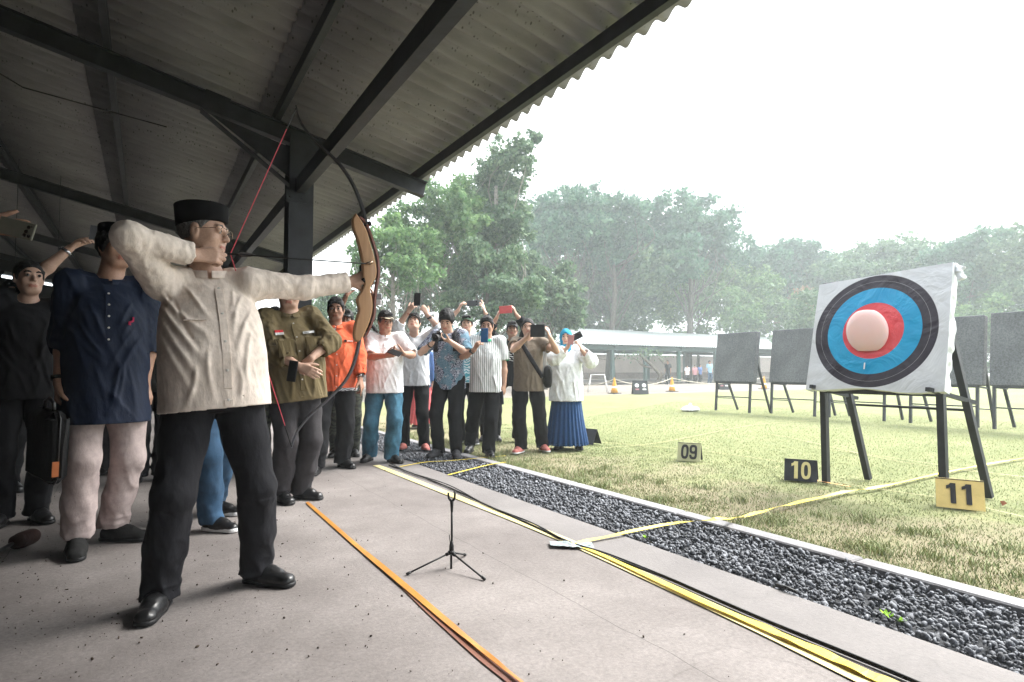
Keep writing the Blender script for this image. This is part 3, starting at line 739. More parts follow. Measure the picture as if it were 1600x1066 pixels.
def person(label, base, H, face, cfg):
    """face: heading of the chest in degrees, measured from +Y towards +X"""
    g = cfg.get; s_ = H / 1.70; base = np.array([base[0], base[1], 0.0]); res = g('res', .009)
    root = thing('person', label, 'person', base, g('group'))
    a = R(face); f = V3(math.sin(a), math.cos(a), 0); r = np.cross(f, V3(0, 0, 1)); up = V3(0, 0, 1)
    fat = g('fat', 0.); thin = bool(g('skirt')); lean = g('lean', (0, 0)); skn, lip = SKINS[g('skin', 'tan')]
    hipc = base + up * .90 * s_ * g('hipz', 1) + f * g('hipf', 0) + r * g('hipr', 0)
    shc = base + up * (1.395 * s_ - g('slump', 0)) + f * lean[0] + r * lean[1]
    tw = R(g('twist', 0)); r2 = r * math.cos(tw) - f * math.sin(tw)
    U = nrm(shc - hipc); r2 = nrm(r2 - U * (r2 @ U)); r2 = nrm(r2 + U * g('tilt', 0)); F2 = np.cross(U, r2); T = np.array([nrm(np.cross(F2, U)), F2, U]); r2 = T[0]
    TL = np.linalg.norm(shc - hipc); w_ = g('wide', 1.0)
    shL = shc - r2 * .158 * s_ * w_ + up * g('shLz', 0); shR = shc + r2 * .158 * s_ * w_ + up * g('shRz', 0)
    if 'shL' in cfg: shL = np.array(cfg['shL'])
    if 'shR' in cfg: shR = np.array(cfg['shR'])
    look = nrm(g('look', tuple(f))); M = head_frame(look, g('roll', 0)); hh = s_ * .97 * g('hs', 1)
    hc = shc + U * .035 * s_ + up * .150 * s_ + f * (.02 + .035 * max(0, -look[2] * 2)) * s_ + up * g('headz', 0) + V3(*g('headoff', (0, 0, 0)))
    # limbs
    fd = g('feet'); fdir = g('fdir', (face - 18, face + 18))
    if fd is None: fd = (base - r * .105 * s_, base + r * .105 * s_)
    feet = [np.array([q[0], q[1], 0.0]) for q in fd]; ank = []; knee = []; hips = []; fv = []
    for i, q in enumerate((-1, 1)):
        fa = R(fdir[i]); v = V3(math.sin(fa), math.cos(fa), 0); fv.append(v); an = feet[i] + up * .085 * s_ - v * .055 * s_; hp_ = hipc + r * q * .088 * s_
        kn, an = ik(hp_, an, .435 * s_, .42 * s_, f + v * .6); ank.append(an); knee.append(kn); hips.append(hp_)
    arms = []
    for i, (q, key, sh) in enumerate(((-1, 'L', shL), (1, 'R', shR))):
        hd = g('hand' + key) or dict(p=sh - up * .535 * s_ + r * q * .06 + f * .03, d=(0, 0, -1), n=tuple(-r * q), pole=tuple(-f + r * q * .3))
        t_ = np.asarray(hd['p'], float); pole = hd.get('pole', tuple(-up + r * q * .6 - f * .2))
        la_, lb_ = g('ua', .285) * s_, g('fa', .25) * s_
        if hd.get('straight'): k_ = np.linalg.norm(t_ - sh) * 1.004 / (la_ + lb_); la_ *= k_; lb_ *= k_
        el, wr = ik(sh, t_, la_, lb_, pole); arms.append((sh, el, wr, hd, q))
    # ---- extents
    pts = [hc + .18, hc - .18, base - V3(.02, .02, 0)] + [k_ for a_ in arms for k_ in a_[:3]] + [a_[2] + nrm(a_[3]['d']) * .2 for a_ in arms] + knee + ank + feet + [shc, hipc + r * .2, hipc - r * .2]
    pts = np.array(pts); lo = pts.min(0) - .13; hi = pts.max(0) + .13; lo[2] = -.02
    rh = .9 if fat == 0 else 1
    # ---- skin: one surface for head, neck, torso, arms and hands
    s = SDF(lo, hi, res)
    head(s, hc, M, hh, g('facefat', fat))
    nb = shc + U * .02 * s_ + f * .004
    s.cap(nb - U * .03, hc + (-M[2] * .055 - M[1] * .018) * hh, .060 * s_ * (1 + fat * .2), .052 * s_ * (1 + fat * .15), .02)
    s.loft(hipc, T, [(-.04, .135 * s_, .09 * s_), (.15, .12 * s_, .085 * s_), (TL * .65, .135 * s_, .09 * s_), (TL, .09 * s_, .06 * s_)], .03)
    for i, q in enumerate((-1, 1)):
        s.chain([hips[i], knee[i], ank[i]], [(.03 if thin else .07) * s_, (.03 if thin else .05) * s_, .036 * s_], .03)
    hk = g('hk', .006)
    for (sh, el, wr, hd, q) in arms:
        s.chain([shc + (sh - shc) * .5, sh, el * .5 + sh * .5, el], [.05 * s_, .048 * s_, .044 * s_ * (1 + fat * .05), .034 * s_], .03)
        mid = el * .7 + wr * .3; ar_ = g('armr', 1.0); s.chain([el, mid, wr], [.035 * s_ * ar_, .0400 * s_ * (1 + fat * .1) * ar_, .0255 * s_], .02)
        hand(s, wr, hd['d'], hd['n'], q, hd.get('curl', (.3, .35, .25)), hd.get('spread', .1), hd.get('thumb', (.4, .2)), s_ * g('handscale', 1.0), hk, 1.0 if res < .007 else 1.08)
    def smi(C):
        q = (C - hc) @ M.T / hh
        return ((np.abs(q[:, 0]) < .023) & (q[:, 1] > .068) & (q[:, 2] < -.0535) & (q[:, 2] > -.0755)).astype(int)
    sdf_obj('body', s, [skn, lip], root, base, smi, 0 if res < .006 else 1)
    if not g('noface'):
        eyes(root, base, hc, M, hh, res < .0075)
        if g('brow', True): brows(root, base, hc, M, hh, M_ghair if g('hair') == 'grey' else M_hair, 1.0 if res < .0075 else 1.7)
    # ---- hair and hats
    hr = g('hair', 'short')
    if hr in ('short', 'grey', 'thick', 'crop'):
        e = {'short': .014, 'grey': .004, 'thick': .026, 'crop': .007}[hr]
        h_ = SDF(hc - .19, hc + .19, min(res, .0065)); h_.ell(HP(hc, M, hh, 0, -.014, .030), ((.0765 + e * .55) * hh, (.095 + e * .8) * hh, (.088 + min(e * 1.5, .024)) * hh), M)
        if hr == 'short': h_.cap(HP(hc, M, hh, -.035, .060, .098), HP(hc, M, hh, .045, .070, .092), .020 * hh, .016 * hh, .02)
        h_.fold(.012 if hr == 'thick' else .008 if hr == 'short' else .004, (.016, .016, .04), 2, M)
        off = {'short': -.024, 'grey': -.012, 'thick': -.032, 'crop': -.020}[hr] * hh
        n_ = -(-M[1] * .80 + M[2] * .60); h_.cut(HP(hc, M, hh, 0, 0, 0) + nrm(-n_) * off, n_)
        if hr != 'grey':
            for q in (-1, 1): h_.cap(HP(hc, M, hh, q * (.069 + e * .2), .034, .045), HP(hc, M, hh, q * .071, .022, -.005), .009, .005, .01)
            h_.fold(.005, (.008, .008, .03), 9, M)
        if hr == 'thick': h_.cap(HP(hc, M, hh, -.03, .055, .095), HP(hc, M, hh, .045, .085, .062), .024, .018, .02); h_.cap(HP(hc, M, hh, -.045, .07, .075), HP(hc, M, hh, -.06, .065, .055), .018, .012, .02)
        sdf_obj('hair', h_, M_ghair if hr == 'grey' else M_hair, root, base)
    hat = g('hat')
    if hat: hat(root, base, hc, M, hh)
    if g('glasses') is not None: glasses(root, base, hc, M, hh, g('glasses'))
    # ---- trousers
    tr = g('trousers'); 
    if tr:
        fl = tr.get('flare', 1.0); hem = tr.get('hem', .045); 
        s = SDF([lo[0], lo[1], -.02], [hi[0], hi[1], hipc[2] + .25], res)
        s.loft(hipc, T, [(-.09, .150 * s_, .105 * s_), (0, (.163 + fat * .02) * s_, (.118 + fat * .02) * s_, fat * .02), (.14, (.158 + fat * .02) * s_, (.115 + fat * .03) * s_, fat * .03)], .03)
        for i, q in enumerate((-1, 1)):
            hj, kn, an = hips[i], knee[i], ank[i]; sub = s.box_sub(np.minimum(np.minimum(hj, kn), an) - .17, np.maximum(np.maximum(hj, kn), an) + .17)
            low = an + (an - kn) / np.linalg.norm(an - kn) * .06
            rk = .068 * fl; sub.chain([hj, hj * .5 + kn * .5, kn, kn * .45 + an * .55, low], [.098 * s_ * (1 + fat * .1), .087 * s_ * (.5 + .5 * fl), .074 * s_ * (.4 + .6 * fl), rk * s_, (.060 * fl + .004) * s_], .03)
            sub.cut(V3(0, 0, hem), (0, 0, -1), max(.006, res * 1.6), .03); s.merge(sub, .012)
        kz = knee[0][2]
        s.fold(g('tf', .012), (.075, .075, .16), 1 + len(label) % 7, np.array([[1, 0, .3], [0, 1, .3], [-.3, -.2, 1]]), lambda p: .55 + .6 * (p[:, 2] < kz * .9))
        s.fold(.013, (.2, .2, .05), 4, None, lambda p: np.clip((.28 - p[:, 2]) / .2, 0, 1))
        sdf_obj('trousers', s, tr['mat'], root, base)
    sk = g('skirt')
    if sk:
        s = SDF([base[0] - .48, base[1] - .48, -.02], [base[0] + .48, base[1] + .48, hipc[2] + .25], res)
        s.loft(hipc, np.array([r, f, up]), [(-hipc[2] + .05, .275, .25), (-.45, .22, .2), (-.1, .175, .145), (.14, .15, .12)], .02, 2.1, pleat=(26, .045)); s.cut(V3(0, 0, .055), (0, 0, -1), .01, .03)
        sdf_obj('skirt', s, sk['mat'], root, base)
    # ---- shirt
    st = g('shirt')
    if st:
        loose = st.get('loose', .012); hemz = st.get('hem', -.10); b1 = .02 + fat * .035
        s = SDF(lo, hi, res); L = TL
        A = lambda a_, x=0: a_ * s_ * w_ + loose + x
        stn = [(hemz - .03, A(.158, fat * .030 + .004), .118 * s_ + loose + fat * .035 + st.get('hemb', 0), fat * .03 + st.get('hemb', 0) * .5), (0, A(.153, fat * .034), .114 * s_ + loose + fat * .04, fat * .04),
               (.14 * s_, A(.146, fat * .038), .105 * s_ + loose + fat * .05, fat * .055), (.29 * s_, A(.156, fat * .022), .112 * s_ + loose + fat * .03, fat * .025 + .01),
               (L * .80, A(.158), .108 * s_ + loose, .008), (L * .93, A(.132), .085 * s_ + loose * .7, 0), (L + .022, .105 * s_, .07 * s_, -.004)]
        s.loft(hipc, T, stn, .03, 2.25)
        for (sh, el, wr, hd, q) in arms:
            s.chain([shc + U * .012 + r2 * q * .05 * s_, sh + up * .004], [.052 * s_, .058 * s_ + loose * .5], .035)
        for (sh, el, wr, hd, q) in arms:
            sl = st.get('sleeve', .55); sub = s.box_sub(np.minimum(np.minimum(sh, el), wr) - .15, np.maximum(np.maximum(sh, el), wr) + .15)
            al = st.get('al', 1); ru, re_ = (.060 + fat * .006) * s_ + loose * .6 * al, .050 * s_ * st.get('er', 1) + loose * .8 * al
            if sl <= 1:
                e = sh + (el - sh) * sl; sub.chain([sh, e + (el - sh) * .12], [ru, (re_ if sl > .8 else (ru + re_) / 2 + .006)], .02); sub.cut(e, el - sh, max(.006, res * 1.5), .05)
            else:
                q2 = min(1, sl - 1); e = el + (wr - el) * q2; rw = .036 * s_ + loose * .6 * al + st.get('cuff', 0)
                sub.chain([sh, el, e + (wr - el) * .1], [ru, re_, re_ + (rw - re_) * q2], .03); sub.cut(e, wr - el, max(.006, res * 1.5), .05)
                ar = nrm(wr - sh)
            if sl > 1: sub.fold(st.get('af', .010), (.035, .035, .05), 5 + q, None)
            else: sub.fold(.008, (.06, .06, .09), 5 + q, None)
            s.merge(sub, .022)
        if st.get('collar', True):      # opening for the neck
            s.ell(nb + U * .035 * s_ + f * .012, (.062 * s_, .062 * s_, .055 * s_), T, .008, 's')
        for fo in st.get('folds', [(.010, (.045, .045, .30), 1.0)]):
            s.fold(fo[0], fo[1], fo[2] + len(label) % 5, st.get('fm', np.array([[1, .0, .35], [0, 1, .2], [-.3, 0, 1]])))
        ln = st.get('lines')
        if ln is None:
            hw = .13 * s_; g_ = np.random.default_rng(len(label)); ln = []
            for q in (-1, 1):
                for k in range(4):
                    z0 = (.40 - .05 * k) * s_; ln.append((q * hw * (.9 + .1 * k), z0, q * g_.uniform(-.02, .06), z0 - g_.uniform(.12, .3), g_.uniform(.004, .009), g_.uniform(.010, .018)))
            for k in range(5): x_ = g_.uniform(-.13, .13); ln.append((x_, .10, x_ + g_.uniform(-.05, .05), hemz - .02, g_.uniform(.004, .009), .014))
        s.ridges(hipc, T, ln)
        hp0 = hipc + T[2] * hemz; s.cut(hp0, -T[2] if not st.get('flat') else V3(0, 0, -1), max(.008, res * 1.7), .06)
        mats = st['mat'] if isinstance(st['mat'], list) else [st['mat']]; mi = None
        if 'mi' in st: mi = lambda C: st['mi']((C - hipc) @ T.T / s_)
        sh_o = sdf_obj('shirt', s, mats, root, base, mi)
        if st.get('placket'):
            # button strip and buttons laid over the front of the shirt surface
            V = np.array([v.co[:] for v in sh_o.data.vertices]) + base; q = (V - hipc) @ T.T; front = q[q[:, 1] > 0]
            pm = st.get('pmat', mats[0]); mb = MB(); zs = np.linspace(max(hemz + .01, st['placket'][0]), L * .9 if len(st['placket']) < 2 else st['placket'][1], 22); xo = st.get('px', 0); row = []
            for z in zs:
                k_ = front[(np.abs(front[:, 0] - xo) < .02) & (np.abs(front[:, 2] - z) < .011)]
                y = np.percentile(k_[:, 1], 80) if len(k_) else (row[-1][1] if row else .1); row.append((z, y))
            pw_ = .015; vs = []
            for (z, y) in row:
                for (x, dy) in ((xo - pw_, -.004), (xo - pw_, .0025), (xo + pw_, .0025), (xo + pw_, -.004)): vs.append(hipc + T.T @ V3(x, y + dy, z) - base)
            n_ = len(row); mb.add(vs, [(i * 4 + j, i * 4 + j + 1, i * 4 + j + 5, i * 4 + j + 4) for i in range(n_ - 1) for j in range(3)] + [(0, 1, 2, 3), tuple(range(n_ * 4 - 4, n_ * 4))[::-1]])
            po = mb.build('placket', pm, sh_o, False)
            for (z, y) in row[1::st.get('bstep', 4)]:
                mb = MB(); mb.lathe(hipc + T.T @ V3(xo, y + .0025, z) - base, [(.0058, 0), (.0058, .0016), (.0035, .0022)], T[1], 10); mb.build('button', st.get('bmat', paint('pearl_button', (.6, .58, .55), .3)), po)
        if st.get('stand') is not None:   # collar
            mb = MB(); n_ = 28; vs = []; cr = .064 * s_ * (1 + fat * .22); cc = nb + U * .002
            ctype = st['stand']; hgt = .032 if ctype == 'band' else .026
            for lay in range(2):
                for i in range(n_ + 1):
                    t = R(96) + R(348) * i / n_; x, y = math.cos(t) * cr, math.sin(t) * cr * 1.02
                    fr = max(0, math.sin(t)); dz = -.022 * fr
                    for (q1, q2) in ((1.0, 0), (1.0 + lay * .05 + .0, hgt)) if lay == 0 else ((1.09 + (.16 if ctype == 'fold' else 0), -.004 if ctype == 'fold' else 0), (1.08, hgt)):
                        vs.append(cc + T.T @ V3(x * q1, y * q1 + .006, dz + q2) - base)
            k_ = (n_ + 1) * 2; fs = []
            for i in range(n_):
                a_ = i * 2; fs += [(a_, a_ + 1, a_ + 3, a_ + 2), (k_ + a_, k_ + a_ + 2, k_ + a_ + 3, k_ + a_ + 1), (a_ + 1, k_ + a_ + 1, k_ + a_ + 3, a_ + 3)]
            mb.add(vs, fs); mb.build('collar', st.get('cmat', mats[0]), sh_o, True)
    # ---- shoes
    sh_ = g('shoes')
    if sh_:
        for i in (0, 1):
            v = fv[i]; l = np.cross(v, up); c = feet[i]; ms = np.array([l, v, up]); k = s_ * sh_.get('size', 1); c = np.array([ank[i][0], ank[i][1], 0]) + v * .055 * s_
            q = SDF(c - V3(.2, .2, .03), c + V3(.2, .2, .19), min(res, .006))
            q.cap(c - v * .075 * k + up * .038, c + v * .02 * k + up * .036, .036 * k, .043 * k, .01, flat=(up, 1.0))
            q.cap(c + v * .0 * k + up * .033, c + v * .105 * k + up * .028, .043 * k, .038 * k, .02, flat=(up, .78))
            q.cap(c - v * .055 * k + up * .06, ank[i] + up * .02, .037 * k, .038 * k, .02); q.cap(c - v * .03 * k + up * .07, c + v * .05 * k + up * .045, .034 * k, .035 * k, .02)
            q.fold(.004, (.03, .03, .02), i); q.cut(c + up * .014, -up)
            so = sdf_obj('shoe', q, sh_['mat'], root, base)
            q = SDF(c - V3(.2, .2, .01), c + V3(.2, .2, .06), .005)
            q.cap(c - v * .078 * k + up * .012, c + v * .0 * k + up * .012, .039 * k, .042 * k, .01); q.cap(c - v * .0 * k + up * .012, c + v * .107 * k + up * .012, .044 * k, .041 * k, .01)
            hh_ = sh_.get('sole_h', .022); q.cut(c + up * hh_, up); q.cut(c + up * .0025, -up); sdf_obj('sole', q, sh_.get('sole', M_black), so, base)
            if sh_.get('lace'):
                mb = MB()
                for j in range(4):
                    o_ = c + v * (.015 + j * .018) * k + up * (.088 - j * .010) * k - base; mb.tube([o_ - l * .022, o_ + up * .004, o_ + l * .022], .0028, 5)
                mb.build('lace', sh_['lace'], so, True)
    return dict(root=root, base=base, f=f, r=r, up=up, T=T, hipc=hipc, shc=shc, hc=hc, M=M, hh=hh, arms=arms, ank=ank, s=s_, TL=TL, fv=fv)

def surf_y(pr, part, x, z, tol=.02):
    """front depth of a clothing part at (x, z) in the torso frame"""
    for o in pr['root'].children:
        if o.name.split('.')[0] == part:
            V = np.array([v.co[:] for v in o.data.vertices]) + pr['base']; q = (V - pr['hipc']) @ pr['T'].T
            k = q[(np.abs(q[:, 0] - x) < tol) & (np.abs(q[:, 2] - z) < tol) & (q[:, 1] > 0)]; return (o, k[:, 1].max() if len(k) else .12)
def patch(pr, x, z, w_, h_, mat, name, part='shirt', tilt=0, thick=.004, off=0.0):
    """cloth patch sewn on a garment, following its slope"""
    o, y = surf_y(pr, part, x, z); T = pr['T']; vs = []; n = 5
    for j in (0, 1):
        for i in range(n):
            for q in (-1, 1):
                xx = x + (i / (n - 1) - .5) * w_; zz = z + q * h_ / 2 + (i / (n - 1) - .5) * w_ * tilt; _, yy = surf_y(pr, part, xx, zz, .012)
                yy = yy * .5 + y * .5 if abs(yy - y) < .03 else y
                vs.append(pr['hipc'] + T.T @ V3(xx, yy + off + (thick if j else -.006), zz) - pr['base'])
    fs = []
    for i in range(n - 1):
        a, b = i * 2, n * 2 + i * 2; fs += [(b, b + 2, b + 3, b + 1), (a, b, b + 2, a + 2), (a + 1, a + 3, b + 3, b + 1)]
    fs += [(0, 1, n * 2 + 1, n * 2), (n * 2 - 2, n * 4 - 2, n * 4 - 1, n * 2 - 1)]
    return mesh_obj(name, vs, fs, mat, o, False)
def watch(pr, arm, m, face=True, t=.07, r_=.031):
    sh, el, wr, hd, q = pr['arms'][arm]; d = nrm(el - wr); c = wr + d * .035; mb = MB()
    mb.lathe(c - pr['base'], [(r_ * pr['s'], -.010), ((r_ + .003) * pr['s'], -.008), ((r_ + .003) * pr['s'], .008), (r_ * pr['s'], .010)], d, 20); o = mb.build('watch', m, pr['root'], True)
    if face:
        n = -np.asarray(hd['n'], float); n = nrm(n - d * (n @ d)); mb = MB(); mb.lathe(c + n * (r_ + .002) * pr['s'] - pr['base'], [(.017, 0), (.018, .004), (.015, .007)], n, 16); mb.build('watch_face', paint('watch_glass', (.03, .03, .035), .15), o)
def phone(label, c, nrm_, up_, w_, h_, m, screen=None, group=None, cams=(), t=.009, name='phone', cat='phone'):
    """nrm_: direction the back (camera side) faces"""
    n = nrm(nrm_); u = np.asarray(up_, float); u = nrm(u - n * (u @ n)); l = np.cross(u, n); Mx = Matrix((l, u, n)).transposed()
    root = thing(name, label, cat, c, group); mb = MB(); mb.box((0, 0, 0), (w_, h_, t), Mx, 0, .003); mb.build('case', m, root)
    if screen is not None: mb = MB(); mb.box(-n * (t / 2 + .0003), (w_ - .008, h_ - .008, .001), Mx); mb.build('screen', screen, root)
    for (x, y, q) in cams:
        mb = MB(); mb.lathe(l * x * w_ + u * y * h_ + n * (t / 2 - .0005), [(q, 0), (q, .0025), (q * .7, .0028)], n, 12); mb.build('camera_lens', M_iris, root, True)
    return root
# ================================================================ the cast
CFH = nrm([CF[0], CF[1], 0])
def pv(a, b, c): return tuple(CR * a + V3(0, 0, 1) * b - CFH * c)      # picture right, up, towards the camera
UPV = V3(0, 0, 1)
def cloth(name, col, **k): return fab(name, col, **{**dict(var=.10, scale=30, bstr=.5, bscale=13, rough=.9), **k})
M_cream = cloth('cream_linen', (.72, .63, .56), bstr=.5, bscale=16)
M_navy = cloth('navy_cotton', (.005, .012, .034), sheen=.03, rough=.7)
M_khaki = cloth('pale_chino', (.44, .36, .345)); M_blk = cloth('black_trousers', (.007, .007, .009)); M_blk2 = cloth('charcoal_trousers', (.010, .010, .013))
M_dgrey = cloth('dark_grey_trousers', (.035, .032, .035)); M_olive = cloth('olive_drill', (.13, .10, .05)); M_orange = cloth('orange_cotton', (.62, .115, .048))
M_white = cloth('white_jersey', (.78, .78, .80)); M_white2 = cloth('off_white_cotton', (.72, .74, .77)); M_jeans = cloth('blue_denim', (.055, .155, .235), var=.35, scale=7); M_djeans = cloth('dark_denim', (.025, .06, .11), var=.3, scale=9)
M_black = MATS['black_plastic']; M_bshirt = cloth('black_sweatshirt', (.010, .010, .012)); M_brown = cloth('brown_tee', (.155, .125, .095)); M_dark = cloth('dark_olive_jacket', (.010, .0095, .008))
M_green = cloth('bright_green_tee', (.03, .22, .03)); M_velvet = cloth('black_velvet', (.004, .004, .005), rough=.95, bstr=.2)
M_leather = paint('black_leather', (.010, .010, .011), .32, bstr=.15); M_suede = cloth('grey_suede', (.05, .05, .055)); M_knit = cloth('black_knit', (.014, .014, .014))
M_wsole = paint('white_rubber', (.6, .6, .6), .5); M_pink = cloth('pink_canvas', (.48, .17, .15)); M_lace = paint('white_lace', (.5, .5, .5), .7)
M_silver = paint('silver_metal', (.45, .45, .47), .25, 1); M_gold = paint('thin_gold_wire', (.30, .22, .16), .25, .9)
def stripe_mat(name, c0, c1, period, duty, ax):
    m, t, bs = nodemat(name); tc = t.nodes.new('ShaderNodeTexCoord').outputs['Object']
    dp = t.nodes.new('ShaderNodeVectorMath'); dp.operation = 'DOT_PRODUCT'; t.links.new(tc, dp.inputs[0]); dp.inputs[1].default_value = tuple(ax)
    fr = math_n(t, 'FRACT', math_n(t, 'MULTIPLY', dp.outputs['Value'], 1 / period)); k = math_n(t, 'LESS_THAN', fr, duty)
    col = mixc(t, k, tuple(c0), tuple(c1)); _, h = noise_ramp(t, tc, 14, (0, 0, 0), (1, 1, 1)); t.links.new(col, bs.inputs['Base Color']); bs.inputs['Roughness'].default_value = .9; bump(t, bs, h, .5, .01); return m
def batik_mat(name, cols, scale=14, warp=.6, lowc=None):
    m, t, bs = nodemat(name); tc = t.nodes.new('ShaderNodeTexCoord').outputs['Object']
    n = t.nodes.new('ShaderNodeTexNoise'); n.inputs['Scale'].default_value = 9; t.links.new(tc, n.inputs['Vector'])
    v = t.nodes.new('ShaderNodeVectorMath'); v.operation = 'MULTIPLY_ADD'; t.links.new(n.outputs['Color'], v.inputs[0]); v.inputs[1].default_value = (warp * .3,) * 3; t.links.new(tc, v.inputs[2])
    w1 = t.nodes.new('ShaderNodeTexWave'); w1.wave_type = 'RINGS'; w1.inputs['Scale'].default_value = scale; w1.inputs['Distortion'].default_value = 5; w1.inputs['Detail'].default_value = 3; t.links.new(v.outputs[0], w1.inputs['Vector'])
    rr = t.nodes.new('ShaderNodeValToRGB'); rr.color_ramp.elements[0].position = .4; rr.color_ramp.elements[1].position = .55
    rr.color_ramp.elements[0].color = c4(cols[0]); rr.color_ramp.elements[1].color = c4(cols[1]); t.links.new(w1.outputs[0], rr.inputs[0]); col = rr.outputs[0]
    if len(cols) > 2:
        k, _ = noise_ramp(t, tc, 5.5, (0, 0, 0), (1, 1, 1), .5, .56, 3); col = mixc(t, math_n(t, 'MULTIPLY', k, .8), col, cols[2])
    if lowc:
        sp = t.nodes.new('ShaderNodeSeparateXYZ'); t.links.new(tc, sp.inputs[0]); q = math_n(t, 'LESS_THAN', sp.outputs[2], lowc[0]); col = mixc(t, math_n(t, 'MULTIPLY', q, .8), col, lowc[1])
    t.links.new(col, bs.inputs['Base Color']); bs.inputs['Roughness'].default_value = .85
    _, h = noise_ramp(t, tc, 14, (0, 0, 0), (1, 1, 1)); bump(t, bs, h, .4, .01); return m

def footbase(u, v): return G(u, v)
BK = dict(mat=M_leather, sole=M_black)
TR = dict(mat=M_blk)

# ---- the archer ------------------------------------------------------------------------------
wL = P(546, 441, 3.05); grip = P(578, 440, 3.08); wR = P(303, 399, 2.53); nock = P(360, 397, 2.66)
elR = P(180, 384, 2.31)
shRa = np.array([.045, 2.93, 1.375]); shLa = np.array([.395, 2.955, 1.395])
dR = nrm(P(345, 399, 2.60) - wR)
arch = person('man in cream shirt and black cap drawing a recurve bow', (.26, 2.96), 1.70, 180, dict(
    res=.005, armr=.76, fat=1.15, skin='light', feet=[(.50, 3.02), (.055, 2.90)], fdir=(137, 198), look=(.87, -.49, -.02), lean=(-.03, .035), hipz=1.0,
    headoff=(-.02, 0, .028), shL=shLa, shR=shRa, ua=.272, fa=.262, hair='grey', hat=lambda *a: peci(*a, M_velvet), glasses=M_gold, hs=1.05,
    handL=dict(p=wL, d=nrm(P(570, 436, 3.07) - wL + V3(0, 0, .01)), n=nrm(pv(.15, -.2, -1)), pole=(0, -.2, -1), straight=1, curl=((.9, 1.3, .9), (1.0, 1.35, .9), (1.05, 1.35, .9), (1.1, 1.3, .9)), thumb=(.5, .9)),
    handR=dict(p=wR, d=dR, n=(.1, .9, -.35), pole=nrm(elR - (shRa + wR) / 2), curl=((.35, 1.5, 1.0), (.4, 1.55, 1.0), (.45, 1.5, 1.0), (.6, 1.5, 1.1)), thumb=(.2, .8)),
    shirt=dict(mat=M_cream, sleeve=1.93, hem=-.075, loose=.026, placket=(-.10,), pmat=M_cream, stand='band', bstep=5, px=-.03,
               folds=[(.006, (.07, .07, .40), 1.0), (.0025, (.025, .025, .10), 3.0)], af=.007, al=.3, er=.94, cuff=.007, lines=[
        (.175, .44, .02, .20, .013, .014), (.18, .40, .05, .10, .015, .016), (.185, .35, .08, .02, .013, .016), (.12, .46, -.01, .30, .010, .011), (.19, .28, .11, -.04, .010, .015), (.15, .42, .035, .12, -.010, .010),
        (-.14, .42, -.05, .22, .010, .012), (-.16, .36, -.07, .10, .010, .014), (-.10, .45, -.04, .33, .008, .010), (-.15, .26, -.10, -.05, .009, .014), (.02, .18, .03, -.07, .008, .014), (-.06, .10, -.08, -.08, .008, .012), (.10, .12, .12, -.08, .009, .013)]),
    trousers=dict(mat=M_blk2, flare=1.08, hem=.05), tf=.016, shoes=dict(mat=M_leather, sole=M_black, size=1.04)))
patch(arch, .075, .30, .085, .004, M_cream, 'pocket_edge', thick=.006)

# ---- the bow: recurve take-down with wooden riser ---------------------------------------------
def in_px(u, v, Z): return P(u, v, Z)
tipT, tipB = P(463, 168, 2.90), P(456, 699, 2.90)
bow = thing('recurve_bow', 'wooden take-down recurve bow with black limbs held at full draw', 'bow', grip)
bN = nrm(np.cross(tipT - tipB, grip - tipB))            # normal of the bow's plane
def blade_mesh(pts, wd, th, m, name, parent):
    """flat limb following pts: wide across the bow plane, thin in it"""
    vs = []; fs = []; n = len(pts)
    for i, p in enumerate(pts):
        d = nrm(pts[min(i + 1, n - 1)] - pts[max(i - 1, 0)]); o = np.cross(d, bN)
        for a, b in ((-1, -1), (1, -1), (1, 1), (-1, 1)): vs.append(p + bN * a * wd[i] / 2 + o * b * th[i] / 2 - grip)
    for i in range(n - 1):
        for k in range(4): fs.append((i * 4 + k, i * 4 + (k + 1) % 4, i * 4 + (k + 1) % 4 + 4, i * 4 + k + 4))
    fs += [(3, 2, 1, 0), tuple(n * 4 - 4 + k for k in range(4))]
    return mesh_obj(name, vs, fs, m, parent, False)
def spline(P_, n):
    P_ = [np.asarray(p, float) for p in P_]; Q = [2 * P_[0] - P_[1]] + P_ + [2 * P_[-1] - P_[-2]]; out = []
    for i in range(1, len(Q) - 2):
        for t in np.linspace(0, 1, n, endpoint=False):
            a, b, c, d = Q[i - 1:i + 3]; out.append(.5 * ((2 * b) + (c - a) * t + (2 * a - 5 * b + 4 * c - d) * t * t + (3 * b - a - 3 * c + d) * t ** 3))
    return out + [P_[-1]]
M_limb = paint('black_laminate', (.016, .014, .014), .3); M_wood = None
def wood_mat(name, c0, c1):
    m, t, bs = nodemat(name); tc = t.nodes.new('ShaderNodeTexCoord').outputs['Object']
    c, h = noise_ramp(t, tc, 30, c0, c1, .3, .7, 5, stretch=(1, 1, .08)); t.links.new(c, bs.inputs['Base Color']); bs.inputs['Roughness'].default_value = .35; bs.inputs['Coat Weight'].default_value = .3; return m
M_wood = wood_mat('maple_wood', (.36, .19, .09), (.52, .31, .16)); M_redw = wood_mat('red_hardwood', (.16, .045, .03), (.25, .08, .05))
def bp(L): # pixel list -> points in the bow plane
    out = []
    for (u, v) in L:
        d = ray(u, v); t = np.dot(grip - [0, 0, 1.0], bN) / np.dot(d, bN); out.append(np.array([0, 0, 1.0]) + d * t)
    return out
up_ = spline(bp([(572, 352), (565, 322), (550, 286), (528, 254), (500, 228), (479, 205), (467, 185), (462, 165)]), 5); n = len(up_)
blade_mesh(up_, np.linspace(.040, .012, n), np.linspace(.011, .006, n), M_limb, 'limb', bow)
lo_ = spline(bp([(566, 500), (558, 550), (543, 590), (515, 622), (486, 648), (466, 672), (459, 688), (456, 700)]), 5); n = len(lo_)
